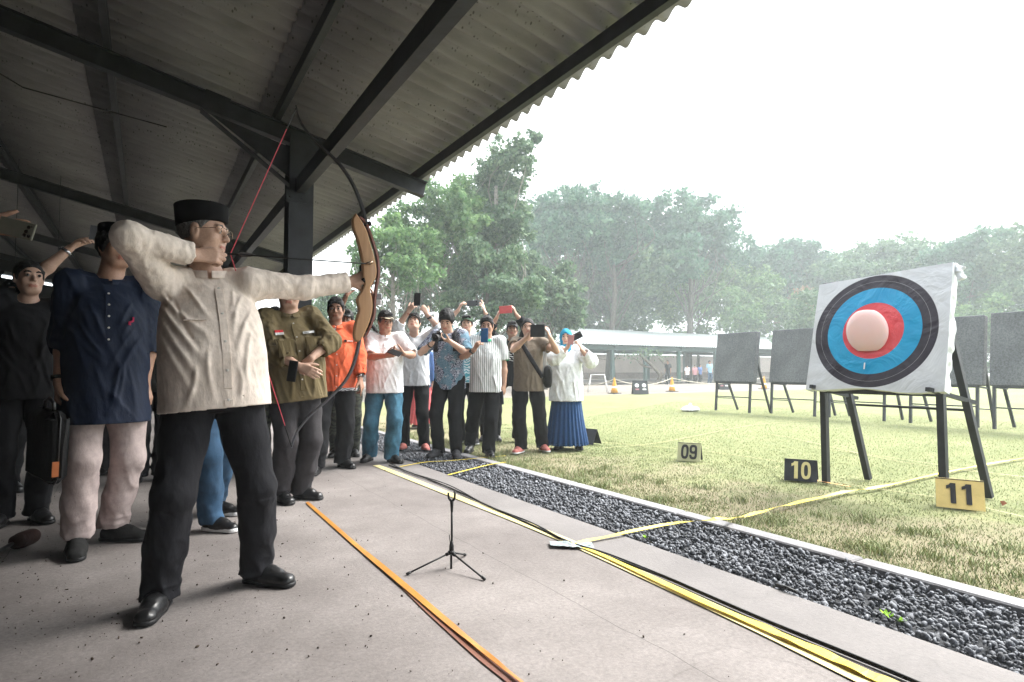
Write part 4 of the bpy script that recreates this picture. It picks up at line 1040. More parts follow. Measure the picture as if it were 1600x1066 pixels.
M_limb2 = paint('grey_limb_face', (.10, .10, .11), .3)
blade_mesh(lo_, np.linspace(.040, .012, n), np.linspace(.011, .006, n), M_limb2, 'limb', bow)
# riser: outline in the bow plane, real thickness, rounded by a bevelled edge
def riser_outline(): return [(555, 334), (563, 345), (572, 362), (577, 380), (583, 400), (587, 420), (586, 434), (580, 444), (577, 454), (580, 466), (581, 482), (577, 500), (570, 518), (563, 531), (556, 534), (552, 524), (555, 503), (560, 484), (557, 468), (564, 455), (568, 444), (566, 430), (565, 412), (562, 394), (557, 374), (551, 358), (550, 343)]
ol = [np.array(p) - grip for p in spline(bp(riser_outline() + [riser_outline()[0]]), 3)[:-1]]; c_ = sum(ol) / len(ol)
vs = []; fs = []; n = len(ol)
for (sc, w_) in ((.0, -.021), (.86, -.021), (1.0, -.014), (1.0, .014), (.86, .021), (.0, .021)):
    for i, p in enumerate(ol):
        loc = ol[(i + n // 2) % n]; 
        q = p if sc == 1.0 else p + nrm(c_ * V3(0, 0, 0) + (np.cross(bN, nrm(ol[(i + 1) % n] - ol[i - 1])))) * (.006 if sc > 0 else 0) * RS if False else p
        vs.append(p + bN * w_)
def inset(i, d_):
    t_ = nrm(ol[(i + 1) % n] - ol[i - 1]); o = np.cross(bN, t_); return o * d_
A_ = sum(np.dot(bN, np.cross(ol[i] - c_, ol[(i + 1) % n] - c_)) for i in range(n)); sg_ = 1 if A_ > 0 else -1
vs = []
for (ins_, w_) in ((.006, -.022), (0, -.015), (0, .015), (.006, .022)):
    for i, p in enumerate(ol): vs.append(p + inset(i, ins_ * sg_) + bN * w_)
for k in range(3):
    for i in range(n): fs.append((k * n + i, k * n + (i + 1) % n, (k + 1) * n + (i + 1) % n, (k + 1) * n + i))
fs += [tuple(range(n))[::-1], tuple(range(3 * n, 4 * n))]
ri = mesh_obj('riser', vs, fs, M_wood, bow, False)
back = bp([(561, 340), (571, 349), (580, 372), (589, 402), (591, 428), (588, 446), (585, 470), (584, 492), (577, 512), (570, 526)])
blade_mesh(spline(back, 3), [.036] * 28, [.010] * 28, M_redw, 'riser_backing', ri)
mb = MB(); gp = [p - grip for p in bp([(568, 434), (573, 444), (572, 456)])]; mb.tube(spline(gp, 4), [.019, .021, .022, .022, .021, .02, .019, .019, .019][:9], 14); mb.build('grip_wrap', cloth('black_grip_tape', (.012, .012, .013), bstr=.9, bscale=60), ri, True)
mb = MB(); q0, q1 = bp([(570, 413), (578, 411)]); mb.tube([q0 - bN * .03 - grip, q1 - bN * .034 - grip], .006, 8); mb.lathe(q1 - bN * .02 - grip, [(.008, 0), (.008, .012)], -bN, 10); mb.build('arrow_rest', M_gold, ri, True)
for a_, b_ in (((569, 352), (576, 350)), ((566, 512), (578, 518))):
    q0, q1 = bp([a_, b_]); mb = MB(); mb.lathe(q0 - grip, [(.008, 0), (.008, .02), (.013, .022), (.013, .036), (.008, .038)], q1 - q0, 10); mb.build('limb_bolt', M_black, bow, True)
mb = MB(); q = [p - grip for p in bp([(571, 500), (584, 512), (590, 520)])]; mb.tube(q, [.012, .011, .004], 8); mb.build('limb_pad', M_black, bow)
# string: black servings at the ends, red in between, drawn to the hand
M_string = paint('red_string', (.62, .06, .09), .6); sT, sB = tipT - grip, tipB - grip; nk = nock - grip
mb = MB(); mb.tube([sT + (nk - sT) * .16, nk], .0024, 6); mb.tube([nk, nk + (sB - nk) * .88], .0019, 6); so = mb.build('bow_string', M_string, bow)
mb = MB(); mb.tube([sT, sT + (nk - sT) * .16], .0032, 6); mb.tube([nk + (sB - nk) * .88, sB], .0028, 6); mb.build('serving', M_black, so)
aE = bp([(566, 413)])[0] - bN * .03
arrow = thing('arrow', 'thin black arrow nocked on the string of the drawn bow', 'arrow', nock)
mb = MB(); mb.tube([V3(0, 0, 0), (aE - nock) * 1.06], .0034, 8); mb.build('shaft', M_black, arrow, True)
for k in range(3):
    d_ = nrm(aE - nock); a_ = nrm(np.cross(d_, UPV)); b_ = np.cross(d_, a_); o = a_ * math.cos(k * 2.094 + .5) + b_ * math.sin(k * 2.094 + .5)
    mb = MB(); mb.add([d_ * .03 + o * .003, d_ * .045 + o * .014, d_ * .085 + o * .010, d_ * .10 + o * .003], [(0, 1, 2, 3), (3, 2, 1, 0)]); mb.build('fletching', paint('dark_vane', (.03, .02, .02), .6), arrow)
mb = MB(); mb.tube([nrm(nock - aE) * .012, nrm(nock - aE) * -.006], .005, 8); mb.build('nock', M_black, arrow)

# ---- man in navy tunic ---------------------------------------------------------------------------
nv = person('man in long navy tunic and pale trousers standing behind the archer', (-.20, 4.12), 1.80, 172, dict(
    res=.007, fat=.55, skin='tan', feet=[(-.10, 4.22), (-.30, 4.02)], fdir=(122, 176), look=(.35, -.8, 0), hair='thick', headoff=(.03, 0, .03), wide=1.03,
    hat=lambda *a: peci(*a, M_velvet),
    handR=dict(p=P(92, 600, 3.22), d=nrm(pv(.12, -1, .1)), n=pv(.9, 0, -.3), curl=(.75, .9, .6), thumb=(.3, .5), pole=pv(-.6, 0, -1)),
    handL=dict(p=P(226, 606, 3.45), d=nrm(pv(.35, -1, .3)), n=pv(-.6, -.3, -.2), curl=(.5, .7, .5), thumb=(.5, .3), pole=pv(.6, 0, -1)),
    shirt=dict(mat=M_navy, sleeve=1.30, hem=-.245, loose=.028, hemb=.045, placket=(.20,), pmat=M_navy, stand='band', bstep=5, px=.01, folds=[(.014, (.07, .07, .50), 2.0)]),
    trousers=dict(mat=M_khaki, flare=1.05, hem=.09), tf=.014, shoes=dict(mat=M_knit, sole=M_black, size=1.05, lace=M_black)))
watch(nv, 1, M_black)
o_, y_ = surf_y(nv, 'shirt', .0, .3)
for k, (dx, dz, w_, h_) in enumerate(((-.092, .315, .022, .010), (-.104, .330, .008, .026), (-.086, .302, .012, .010))):
    patch(nv, dx, dz, w_, h_, cloth('magenta_thread', (.45, .03, .09)), 'emblem', tilt=.4 * (k - 1))
# his case
bc = P(74, 695, 3.06); bagr = thing('soft_case', 'black padded soft case with orange tag in hand of navy-tunic man', 'bag', bc)
bagr.rotation_euler = (0, R(3), R(-68))
mb = MB(); mb.box((0, 0, 0), (.33, .105, .36), None, 0, .035); mb.build('case_body', cloth('black_nylon', (.012, .012, .013), bscale=30), bagr, True)
mb = MB(); mb.tube([(-.165, 0, -.15), (-.168, 0, .15), (-.13, 0, .182), (.13, 0, .182), (.168, 0, .15), (.165, 0, -.15), (.13, 0, -.182), (-.13, 0, -.182), (-.165, 0, -.15)], .005, 6); mb.build('piping', M_leather, bagr, True)
mb = MB(); mb.box((.169, -.01, -.10), (.006, .028, .075)); mb.build('leather_tag', paint('orange_leather', (.42, .12, .03), .5), bagr)
mb = MB(); mb.tube([(-.07, 0, .178), (-.06, 0, .22), (.0, 0, .24), (.06, 0, .22), (.07, 0, .178)], .009, 8); mb.build('handle', M_leather, bagr, True)

# ---- jeans and trainers behind the archer -----------------------------------------------------------
person('person in dark shirt, jeans and white-soled trainers standing behind the archer', (.36, 4.28), 1.62, 190, dict(
    res=.009, feet=[(.47, 4.62), (.40, 4.15)], fdir=(130, 135), skin='brown', shirt=dict(mat=M_bshirt, sleeve=1.9, hem=-.08), trousers=dict(mat=M_djeans, flare=1.1),
    shoes=dict(mat=M_leather, sole=M_wsole, sole_h=.03, lace=M_lace)))

# ---- olive shirt ------------------------------------------------------------------------------------
ZO = 4.42
ol_ = person('man in olive drill shirt with flag patch, hands folded over phone', (.96, 4.76), 1.70, 176, dict(
    res=.007, fat=1.0, skin='light', feet=[(1.08, 4.82), (.90, 4.78)], fdir=(138, 165), look=(-.2, -.97, -.12), wide=1.06, lean=(0, .05),
    handR=dict(p=P(468, 573, 4.27), d=nrm(pv(.85, -.35, .1)), n=pv(.1, -.3, -1), curl=(.35, .45, .3), thumb=(.3, .3), pole=pv(-1, -.6, .1)),
    handL=dict(p=P(486, 560, 4.34), d=nrm(pv(-.55, -.8, .2)), n=pv(.1, -.2, -1), curl=(.6, .8, .5), thumb=(.3, .5), pole=pv(1, -.4, -.2)),
    shirt=dict(mat=M_olive, sleeve=1.55, hem=-.13, loose=.028, placket=(-.1,), pmat=M_olive, stand='fold', folds=[(.015, (.05, .05, .22), 4.0)]),
    trousers=dict(mat=M_dgrey, flare=1.15), shoes=BK))
M_red = cloth('red_cloth', (.55, .03, .04)); M_wht = cloth('white_cloth', (.7, .7, .7))
patch(ol_, .115, .395, .06, .018, M_red, 'flag_red_half', thick=.006); patch(ol_, .115, .377, .06, .018, M_wht, 'flag_white_half', thick=.006)
patch(ol_, -.095, .375, .085, .016, M_wht, 'name_strip', thick=.006, tilt=-.05)
for k in range(7): patch(ol_, -.066 - k * .0098, .375, .004, .008, M_black, 'name_letter', thick=.0078)
for x in (.105, -.10):
    patch(ol_, x, .265, .11, .115, M_olive, 'pocket', thick=.005); patch(ol_, x, .315, .115, .045, M_olive, 'pocket_flap', thick=.009)
phone('dark slim phone in the folded hands of the olive-shirt man', P(457, 580, 4.24), pv(-.3, .1, 1), pv(.1, 1, 0), .075, .15, M_black, group=None)

# ---- orange shirt -----------------------------------------------------------------------------------
M_bat0 = batik_mat('grey_batik', ((.03, .035, .05), (.52, .52, .56)), 11)
og = person('man in orange shirt with grey batik shoulder and black trousers', (1.60, 6.00), 1.72, 190, dict(
    res=.008, fat=.7, skin='brown', feet=[G(540, 731)[:2], G(493, 741)[:2]], fdir=(160, 205), look=(-.30, -.95, 0), hair='short', wide=1.05, facefat=.6,
    handL=dict(p=P(563, 595, 5.85), d=nrm(pv(.3, -1, .15)), n=pv(-1, -.1, -.3), curl=((.1, .2, .1), (.6, .9, .6), (.7, .9, .6), (.8, .9, .6)), pole=pv(1, 0, -.8)),
    handR=dict(p=P(492, 595, 5.95), d=nrm(pv(-.1, -1, .0)), n=pv(1, 0, -.3), curl=(.4, .5, .4), pole=pv(-1, 0, -.8)),
    shirt=dict(mat=[M_orange, M_bat0], sleeve=1.80, hem=-.12, loose=.024, placket=(-.1,), pmat=M_orange, stand='fold', mi=lambda q: (((q[:, 0] > .0) & (q[:, 2] > .475 - .8 * q[:, 0])) | ((q[:, 2] < -.085) & (q[:, 0] < -.02))).astype(int)),
    trousers=dict(mat=M_blk, flare=1.2), tf=.015, shoes=BK))
watch(og, 0, M_silver)
patch(og, -.085, .375, .022, .022, M_black, 'emblem', thick=.006)
for k in range(5): patch(og, -.108 - k * .011, .373, .007, .012, M_wht, 'chest_letter', thick=.006)

# ---- person behind the bow raising both hands, camouflage sleeves ------------------------------------
M_camo = batik_mat('dark_camouflage', ((.015, .018, .014), (.05, .055, .04)), 6)
cm = person('person in dark camouflage raising a camera behind the bow', (1.98, 6.95), 1.70, 200, dict(
    res=.009, skin='brown', look=(-.4, -.9, .0), hat=lambda *a: ball_cap(*a, M_black),
    handR=dict(p=P(550, 437, 6.72), d=nrm(pv(.35, 1, 0)), n=pv(1, 0, .2), curl=(.5, .8, .6), thumb=(.3, .3), pole=pv(-1, -.6, -.2)),
    handL=dict(p=P(593, 440, 6.72), d=nrm(pv(-.35, 1, 0)), n=pv(-1, 0, .2), curl=(.5, .8, .6), thumb=(.3, .3), pole=pv(1, -.6, -.2)),
    shirt=dict(mat=M_camo, sleeve=1.45, hem=-.1, loose=.022, stand='fold'), trousers=dict(mat=M_camo, flare=1.2), shoes=BK))
cr = thing('camera', 'black camera held high behind the bow by person in camouflage', 'camera', P(571, 420, 6.66)); cr.rotation_euler = (0, 0, R(-200 + 180))
mb = MB(); mb.box((0, 0, 0), (.13, .05, .085), None, 0, .012); mb.box((0, 0, .052), (.05, .045, .03), None, 0, .008); mb.build('camera_body', M_black, cr)
mb = MB(); mb.lathe((0, -.02, 0), [(.034, 0), (.036, .04), (.031, .045), (.03, .07), (.026, .07), (.024, .06)], (0, -1, 0), 18); mb.build('lens', M_black, cr, True)
fl_ = thing('camera_flash', 'grey flash unit hanging at wrist beside the bow riser', 'flash', P(590, 466, 6.62)); fl_.rotation_euler = (0, 0, R(-20))
mb = MB(); mb.box((0, 0, .02), (.10, .06, .065), None, 0, .01); mb.build('flash_head', paint('grey_plastic', (.22, .23, .25), .4), fl_); mb = MB(); mb.box((0, 0, -.045), (.085, .05, .055), None, 0, .008); mb.build('flash_body', paint('pale_plastic', (.45, .45, .46), .4), fl_)

# ---- white polo, cap, glasses, jeans ----------------------------------------------------------------
M_capb = cloth('dark_brown_cap', (.03, .025, .02)); M_brim = stripe_mat('striped_brim', (.03, .025, .02), (.5, .42, .3), .05, .3, (.5, .2, 1))
wc = person('man in white polo, blue jeans, glasses and striped-brim cap holding phone', (2.22, 6.28), 1.64, 200, dict(
    res=.008, fat=.7, skin='tan', feet=[G(616, 723)[:2], G(574, 721)[:2]], fdir=(165, 222), look=(.05, -.98, -.12), hat=lambda *a: ball_cap(*a, M_capb, M_brim), glasses=M_black,
    handR=dict(p=P(603, 556, 6.17), d=nrm(pv(.9, .1, .35)), n=pv(.1, .6, -.6), curl=(.7, .9, .6), thumb=(.3, .4), pole=pv(-1, -1, 0)),
    handL=dict(p=P(631, 553, 6.2), d=nrm(pv(-.85, .25, .35)), n=pv(.1, .6, -.6), curl=(.7, .9, .6), thumb=(.3, .4), pole=pv(1, -1, 0)),
    shirt=dict(mat=M_white, sleeve=.9, hem=-.12, loose=.024, placket=(.26,), stand='fold', bstep=6), trousers=dict(mat=M_jeans, flare=1.15), tf=.02, shoes=BK))
phone('black phone held level by the man in white polo', P(617, 551, 6.1), pv(0, -.7, -.6), pv(.6, .2, .6), .075, .155, M_black)

# ---- white long sleeves, phone held high --------------------------------------------------------------
wp = person('man in white long-sleeved top holding phone above his face', (2.85, 6.98), 1.70, 214, dict(
    res=.009, fat=.4, skin='light', feet=[G(664, 704)[:2], G(630, 703)[:2]], fdir=(190, 215), look=(-.45, -.7, .42), hat=lambda *a: ball_cap(*a, M_capb), headoff=(-.02, -.03, 0),
    handR=dict(p=P(638, 487, 7.12), d=nrm(pv(.6, .75, .1)), n=pv(.5, .3, -.6), curl=(.6, .9, .6), thumb=(.5, .3), pole=pv(-1, -.9, 0)),
    handL=dict(p=P(668, 492, 7.12), d=nrm(pv(-.5, .85, .1)), n=pv(-.5, .3, -.6), curl=(.6, .9, .6), thumb=(.5, .3), pole=pv(1, -.5, -.2)),
    shirt=dict(mat=M_white2, sleeve=1.35, hem=-.10, loose=.02), trousers=dict(mat=M_blk), shoes=dict(mat=M_pink, sole=M_black)))
watch(wp, 0, M_black)
phone('dark phone held upright above the crowd by man in white long sleeves', P(652, 468, 7.04), pv(-.1, .2, 1), pv(0, 1, 0), .078, .16, M_black, cams=((-.3, .38, .006), (-.3, .28, .006)))

# ---- batik photographer ---------------------------------------------------------------------------------
M_bat1 = batik_mat('blue_floral_batik', ((.025, .035, .08), (.42, .46, .55), (.04, .22, .30)), 12, 1.0, (.0, (.16, .13, .09)))
M_bat1 = batik_mat('blue_floral_batik', ((.022, .03, .07), (.40, .43, .52), (.10, .22, .30)), 11, 1.4)
bt = person('photographer in blue floral batik shirt looking down through a camera', (3.02, 6.32), 1.70, 224, dict(
    res=.008, skin='light', feet=[G(713, 715)[:2], G(681, 714)[:2]], fdir=(205, 240), look=(-.55, -.70, -.55), hair='thick', lean=(.03, 0), headoff=(-.03, -.03, -.01), roll=.12,
    handR=dict(p=P(675, 537, 6.68), d=nrm(pv(.35, .9, .15)), n=pv(.9, -.3, -.1), curl=(.5, .9, .6), thumb=(.3, .3), pole=pv(-1, -1.0, 0)),
    handL=dict(p=P(702, 533, 6.66), d=nrm(pv(-.8, .15, .5)), n=pv(-.3, .9, 0), curl=(.6, .9, .5), thumb=(.7, .4), pole=pv(1, -1.0, 0)),
    shirt=dict(mat=M_bat1, sleeve=.92, hem=-.12, loose=.026, placket=(-.1,), pmat=M_bat1, stand='fold'), trousers=dict(mat=M_blk), shoes=dict(mat=M_suede, sole=M_black, size=1.08, lace=M_black)))
watch(bt, 1, M_black)
for q, rr_ in ((-1, 0), (1, 0)):    # backpack straps
    pts = []
    for z in np.linspace(.32, .52, 6): _, y = surf_y(bt, 'shirt', q * .115, z); pts.append(bt['hipc'] + bt['T'].T @ V3(q * (.115 - .02 * (z > .45)), min(y, .17) + .008, z) - bt['base'])
    pts.append(bt['shc'] + bt['T'].T @ V3(q * .10, -.01, .075) - bt['base']); pts.append(bt['shc'] + bt['T'].T @ V3(q * .10, -.12, .03) - bt['base'])
    mb = MB(); mb.tube(pts, .024, 8, flat=(tuple(bt['f']), .3)); so_ = mb.build('strap', cloth('black_webbing', (.02, .02, .025)), bt['root'], True)
cz = P(684, 527, 6.58); cr = thing('camera', 'black and silver camera with long lens held by the batik photographer', 'camera', cz); cr.rotation_euler = (0, 0, R(-30))
mb = MB(); mb.box((0, .03, 0), (.135, .055, .09), None, 0, .012); mb.build('camera_body', M_black, cr); mb = MB(); mb.box((0.01, .03, .058), (.055, .05, .034), None, 0, .01); mb.build('viewfinder', M_silver, cr)
mb = MB(); mb.lathe((0, 0, -.005), [(.036, 0), (.037, .05), (.040, .055), (.040, .10), (.036, .10), (.034, .085)], (-.25, -1, -.1), 20); le = mb.build('lens', M_black, cr, True)
mb = MB(); mb.lathe((0, 0, -.005), [(.033, .07), (.028, .08), (.001, .086)], (-.25, -1, -.1), 16); mb.build('lens_glass', M_iris, le, True)

# ---- green cap ------------------------------------------------------------------------------------------
M_gcap = cloth('green_cap', (.045, .085, .05)); M_bat2 = batik_mat('pale_teal_batik', ((.5, .56, .6), (.06, .25, .30)), 7)
gc = person('man in green cap holding phone overhead with both hands', (3.72, 7.25), 1.74, 212, dict(
    res=.009, skin='light', look=(-.5, -.8, .15), hat=lambda *a: ball_cap(*a, M_gcap),
    handR=dict(p=P(716, 485, 7.88), d=nrm(pv(.45, 1, .1)), n=pv(1, 0, -.3), curl=(.6, .9, .5), thumb=(.4, .3), pole=pv(-1, -.5, -.2)),
    handL=dict(p=P(758, 489, 7.88), d=nrm(pv(-.3, 1, .1)), n=pv(-1, 0, -.3), curl=((.05, .1, .1), (.05, .1, .1), (.3, .4, .3), (.5, .5, .4)), spread=.3, thumb=(.6, .2), pole=pv(1, -.5, -.2)),
    shirt=dict(mat=M_bat2, sleeve=.7, hem=-.1, loose=.02, stand='fold', cmat=M_bshirt), trousers=dict(mat=M_blk), shoes=dict(mat=M_suede, sole=M_wsole, lace=M_lace)))
watch(gc, 0, M_black)
phone('grey phone held sideways overhead by the man in green cap', P(739, 474, 7.82), pv(-.1, .1, 1), pv(1, .04, 0), .078, .16, paint('grey_phone', (.08, .085, .09), .3), cams=((.3, .3, .008), (-.2, .3, .008)))

# ---- polo, blue phone -------------------------------------------------------------------------------------
r_p = nrm(np.cross([math.sin(R(214)), math.cos(R(214)), 0], [0, 0, 1]))
M_pol = stripe_mat('white_striped_jersey', (.66, .67, .68), (.10, .14, .13), .024, .24, r_p); M_grn = cloth('green_trim', (.02, .28, .13))
pl = person('man in white polo with thin stripes and green collar photographing with blue phone', (3.36, 6.06), 1.62, 214, dict(
    res=.008, fat=.5, skin='tan', feet=[G(765, 714)[:2], G(732, 706)[:2]], fdir=(195, 225), look=(-.55, -.82, -.08), hair='short', lean=(0, -.01),
    handR=dict(p=P(741, 547, 6.6), d=nrm(pv(.5, .85, .1)), n=pv(.7, .1, -.5), curl=(.7, .8, .5), thumb=(.5, .3), pole=pv(-1, -1, 0)),
    handL=dict(p=P(789, 614, 6.85), d=nrm(pv(-.05, -1, .15)), n=pv(-.8, 0, -.5), curl=(.5, .7, .4), thumb=(.3, .4), pole=pv(1, 0, -.8)),
    shirt=dict(mat=M_pol, sleeve=.80, hem=-.115, loose=.022, placket=(.28,), stand='fold', cmat=M_grn, bstep=7), trousers=dict(mat=M_blk, flare=1.15), tf=.015, shoes=BK))
watch(pl, 1, M_black)
sh, el, wr, hd, q = pl['arms'][0]; e = sh + (el - sh) * .80; mb = MB(); rr_ = .068; mb.lathe(e - nrm(el - sh) * .012 - pl['base'], [(rr_ - .004, 0), (rr_, .002), (rr_ - .001, .018), (rr_ - .006, .018)], el - sh, 22); mb.build('sleeve_band', M_grn, pl['root'], True)
phone('blue phone held up before the face of the striped-polo man', P(757, 524, 6.5), pv(-.1, .1, 1), pv(0, 1, 0), .080, .158, paint('blue_phone', (.02, .09, .22), .35), cams=((-.28, .36, .007),))
phone('second dark phone lowered in the left hand of the striped-polo man', P(784, 622, 6.76), pv(-.9, 0, .5), pv(-.35, 1, 0), .075, .15, paint('slate_phone', (.06, .07, .09), .3))

# ---- black sweatshirt, red phone ----------------------------------------------------------------------------
bk = person('man in black sweatshirt and grey cap holding red phone case overhead', (4.28, 6.98), 1.66, 214, dict(
    res=.009, skin='tan', look=(-.5, -.8, .22), hat=lambda *a: ball_cap(*a, cloth('grey_cap', (.06, .06, .065))), feet=[(4.45, 7.1), (3.95, 7.95)],
    handR=dict(p=P(776, 497, 7.95), d=nrm(pv(.35, 1, .1)), n=pv(1, 0, -.2), curl=(.5, .8, .5), thumb=(.4, .3), pole=pv(-1, -.6, 0)),
    handL=dict(p=P(806, 491, 7.95), d=nrm(pv(-.35, 1, .1)), n=pv(-1, 0, -.2), curl=(.5, .8, .5), thumb=(.4, .3), pole=pv(1, -.6, 0)),
    shirt=dict(mat=M_bshirt, sleeve=1.7, hem=-.1, loose=.026), trousers=dict(mat=M_blk), shoes=dict(mat=cloth('red_shoe', (.5, .03, .05)), sole=M_wsole)))
for x, z, w_, h_ in ((.0, .36, .11, .008), (-.03, .335, .03, .02), (.02, .33, .035, .012), (.04, .345, .02, .02), (0, .30, .12, .010), (-.03, .27, .03, .018), (.03, .272, .04, .014), (0, .245, .08, .006)):
    patch(bk, x, z, w_, h_, M_wht, 'chest_print', thick=.006, tilt=.25)
rp = phone('red folding phone case held sideways overhead by man in black sweatshirt', P(790, 484, 7.9), pv(-.1, .1, 1), pv(1, .05, 0), .10, .17, paint('red_case', (.42, .07, .07), .5), t=.016)

# ---- half-hidden face between polo and sweatshirt --------------------------------------------------------------
person('woman in dark headscarf half hidden between polo man and black sweatshirt', (4.15, 7.35), 1.56, 212, dict(res=.009, skin='light', look=(-.55, -.8, 0), hair='none',
    hat=lambda root, base, c, M, h: hijab(root, base, c, M, h, M_bshirt), shirt=dict(mat=M_bshirt, sleeve=1.9, hem=-.1, collar=False), trousers=dict(mat=M_blk), shoes=BK))
# ---- brown tee, tablet ---------------------------------------------------------------------------------------------
br = person('man in brown T-shirt with shoulder strap photographing with black tablet', (3.92, 6.02), 1.62, 216, dict(
    res=.008, skin='light', fat=.2, feet=[G(850, 705)[:2], G(811, 708)[:2]], fdir=(190, 240), look=(-.58, -.80, 0), hair='crop',
    handR=dict(p=P(824, 527, 6.85), d=nrm(pv(.25, 1, .1)), n=pv(.9, 0, -.5), curl=(.5, .7, .5), thumb=(.4, .2), pole=pv(-1, -1, 0)),
    handL=dict(p=P(859, 527, 6.85), d=nrm(pv(-.25, 1, .1)), n=pv(-.9, 0, -.5), curl=(.5, .7, .5), thumb=(.4, .2), pole=pv(1, -1, 0)),
    shirt=dict(mat=M_brown, sleeve=.55, hem=-.115, loose=.024), trousers=dict(mat=M_blk, flare=1.15), tf=.016, shoes=dict(mat=M_pink, sole=M_wsole, lace=M_lace)))
tb = phone('black tablet held in front of the face of the brown T-shirt man', P(840, 517, 6.76), pv(-.05, .05, 1), pv(1, 0, 0), .145, .165, M_black, cams=((-.3, .38, .006),), name='tablet', cat='tablet')
pts = []
for t in np.linspace(0, 1, 12):
    x = .10 - .27 * t; z = .50 - .44 * t; _, y = surf_y(br, 'shirt', x, z); pts.append(br['hipc'] + br['T'].T @ V3(x, y + .004, z) - br['base'])
sbg = thing('shoulder_bag', 'small black shoulder bag at the hip of the brown T-shirt man', 'bag', br['base'])
mb = MB(); mb.tube([p_ + br['base'] - br['base'] for p_ in pts], .026, 6, flat=(tuple(br['f']), .18)); mb.build('strap', cloth('black_webbing', (.02, .02, .025)), sbg, True)
s_b = SDF(br['base'] + V3(-.5, -.5, .7), br['base'] + V3(.5, .5, 1.3), .009); c0 = br['hipc'] - br['r'] * .235 + br['f'] * .03 + UPV * .06
s_b.ell(c0, (.055, .08, .135), np.array([br['r'], br['f'], UPV]), .01, 'u', 3); sdf_obj('bag_body', s_b, M_knit, sbg, br['base'])

# ---- woman in hijab --------------------------------------------------------------------------------------------------
M_teal = cloth('turquoise_scarf', (.02, .22, .36)); M_pskirt = cloth('blue_pleated_cloth', (.010, .045, .13), sheen=.05); M_blouse = cloth('white_blouse', (.76, .78, .81))
hj = person('woman in turquoise headscarf, white blouse and pleated blue skirt holding phone', (4.56, 6.12), 1.52, 220, dict(
    res=.008, skin='light', look=(-.62, -.78, .05), hair='none', fat=.7, hat=lambda *a: hijab(*a, M_teal), feet=[(4.66, 6.0), (4.46, 6.14)],
    handR=dict(p=P(887, 543, 7.3), d=nrm(pv(.35, .9, .1)), n=pv(.8, 0, -.5), curl=(.5, .7, .5), thumb=(.4, .2), pole=pv(-1, -1, 0)),
    handL=dict(p=P(909, 547, 7.3), d=nrm(pv(-.35, .9, .1)), n=pv(-.8, 0, -.5), curl=(.5, .7, .5), thumb=(.4, .2), pole=pv(1, -1, 0)),
    shirt=dict(mat=M_blouse, sleeve=1.75, hem=-.20, loose=.045, collar=False, folds=[(.022, (.08, .08, .2), 2.0)]), skirt=dict(mat=M_pskirt), shoes=BK))
phone('dark phone held sideways before the face of the woman in headscarf', P(900, 526, 7.2), pv(-.05, .1, 1), pv(.9, .45, 0), .078, .155, M_black, cams=((-.25, .35, .008), (-.25, .22, .008)))
phone('rose-coloured phone in the right hand of the woman in headscarf', P(892, 531, 7.18), pv(-.05, .1, 1), pv(.1, 1, 0), .072, .12, paint('rose_phone', (.34, .17, .16), .4))

# ---- child-sized figure behind in pink and blue ---------------------------------------------------------------------------
M_coral = cloth('coral_cloth', (.62, .12, .13)); M_blue = cloth('mid_blue_cloth', (.07, .13, .30))
person('woman in blue top and coral skirt standing behind the photographers', (4.10, 9.7), 1.52, 210, dict(res=.012, skin='tan', look=(-.4, -.9, 0), hair='none', hat=lambda *a: hijab(*a, M_blue),
    shirt=dict(mat=M_blue, sleeve=1.9, hem=-.12, loose=.03, collar=False), skirt=dict(mat=M_coral), shoes=dict(mat=M_suede, sole=M_wsole)))

# ---- left side, in the dark ---------------------------------------------------------------------------------------------------
dk = person('man in dark olive jacket with pale chevron on sleeve at left edge', (-1.24, 5.5), 1.80, 150, dict(
    res=.009, skin='deep', look=(.55, -.8, .03), hair='crop', wide=1.12, feet=[(-1.08, 5.45), (-1.34, 5.63)],
    handR=dict(p=P(2, 606, 4.0), d=nrm(pv(1, .1, .1)), n=pv(.1, -.1, -1), curl=(.4, .6, .4), pole=pv(-1, -1, -.3)),
    handL=dict(p=P(52, 608, 4.1), d=nrm(pv(-.9, -.1, .2)), n=pv(0, .1, -1), curl=(.5, .6, .4), pole=pv(1, -1, -.3)),
    shirt=dict(mat=M_dark, sleeve=1.8, hem=-.12, loose=.035, stand='fold', placket=(-.1,)), trousers=dict(mat=M_blk, flare=1.2), shoes=BK))
sh, el, wr, hd, q = dk['arms'][0]; c = sh * .72 + el * .28 - dk['base']; n_ = nrm(np.array(pv(.35, .1, 1))); l_ = nrm(np.cross(UPV, n_)); u_ = np.cross(n_, l_); o = c + n_ * .088
mb = MB(); mb.add([o + l_ * a + u_ * b + n_ * t for t in (-.012, .004) for a, b in ((-.035, -.03), (-.005, .03), (.005, .03), (.038, -.03), (.022, -.03), (.0, .012), (-.02, -.03))], [(0, 6, 5, 1), (1, 5, 2), (2, 5, 4, 3), (7, 8, 12, 13), (8, 9, 12), (9, 10, 11, 12), (0, 1, 8, 7), (1, 2, 9, 8), (2, 3, 10, 9), (3, 4, 11, 10), (4, 5, 12, 11), (5, 6, 13, 12), (6, 0, 7, 13)]); mb.build('sleeve_chevron', M_wht, dk['root'])
cr = thing('camera', 'dark camera hanging at the waist of the man in dark jacket', 'camera', P(10, 552, 4.0)); cr.rotation_euler = (0, 0, R(20))
mb = MB(); mb.box((0, 0, 0), (.14, .055, .09), None, 0, .012); mb.build('camera_body', M_black, cr); mb = MB(); mb.lathe((0, -.02, -.005), [(.036, 0), (.037, .08), (.033, .08), (.03, .06)], (0, -1, 0), 18); mb.build('lens', M_black, cr, True)
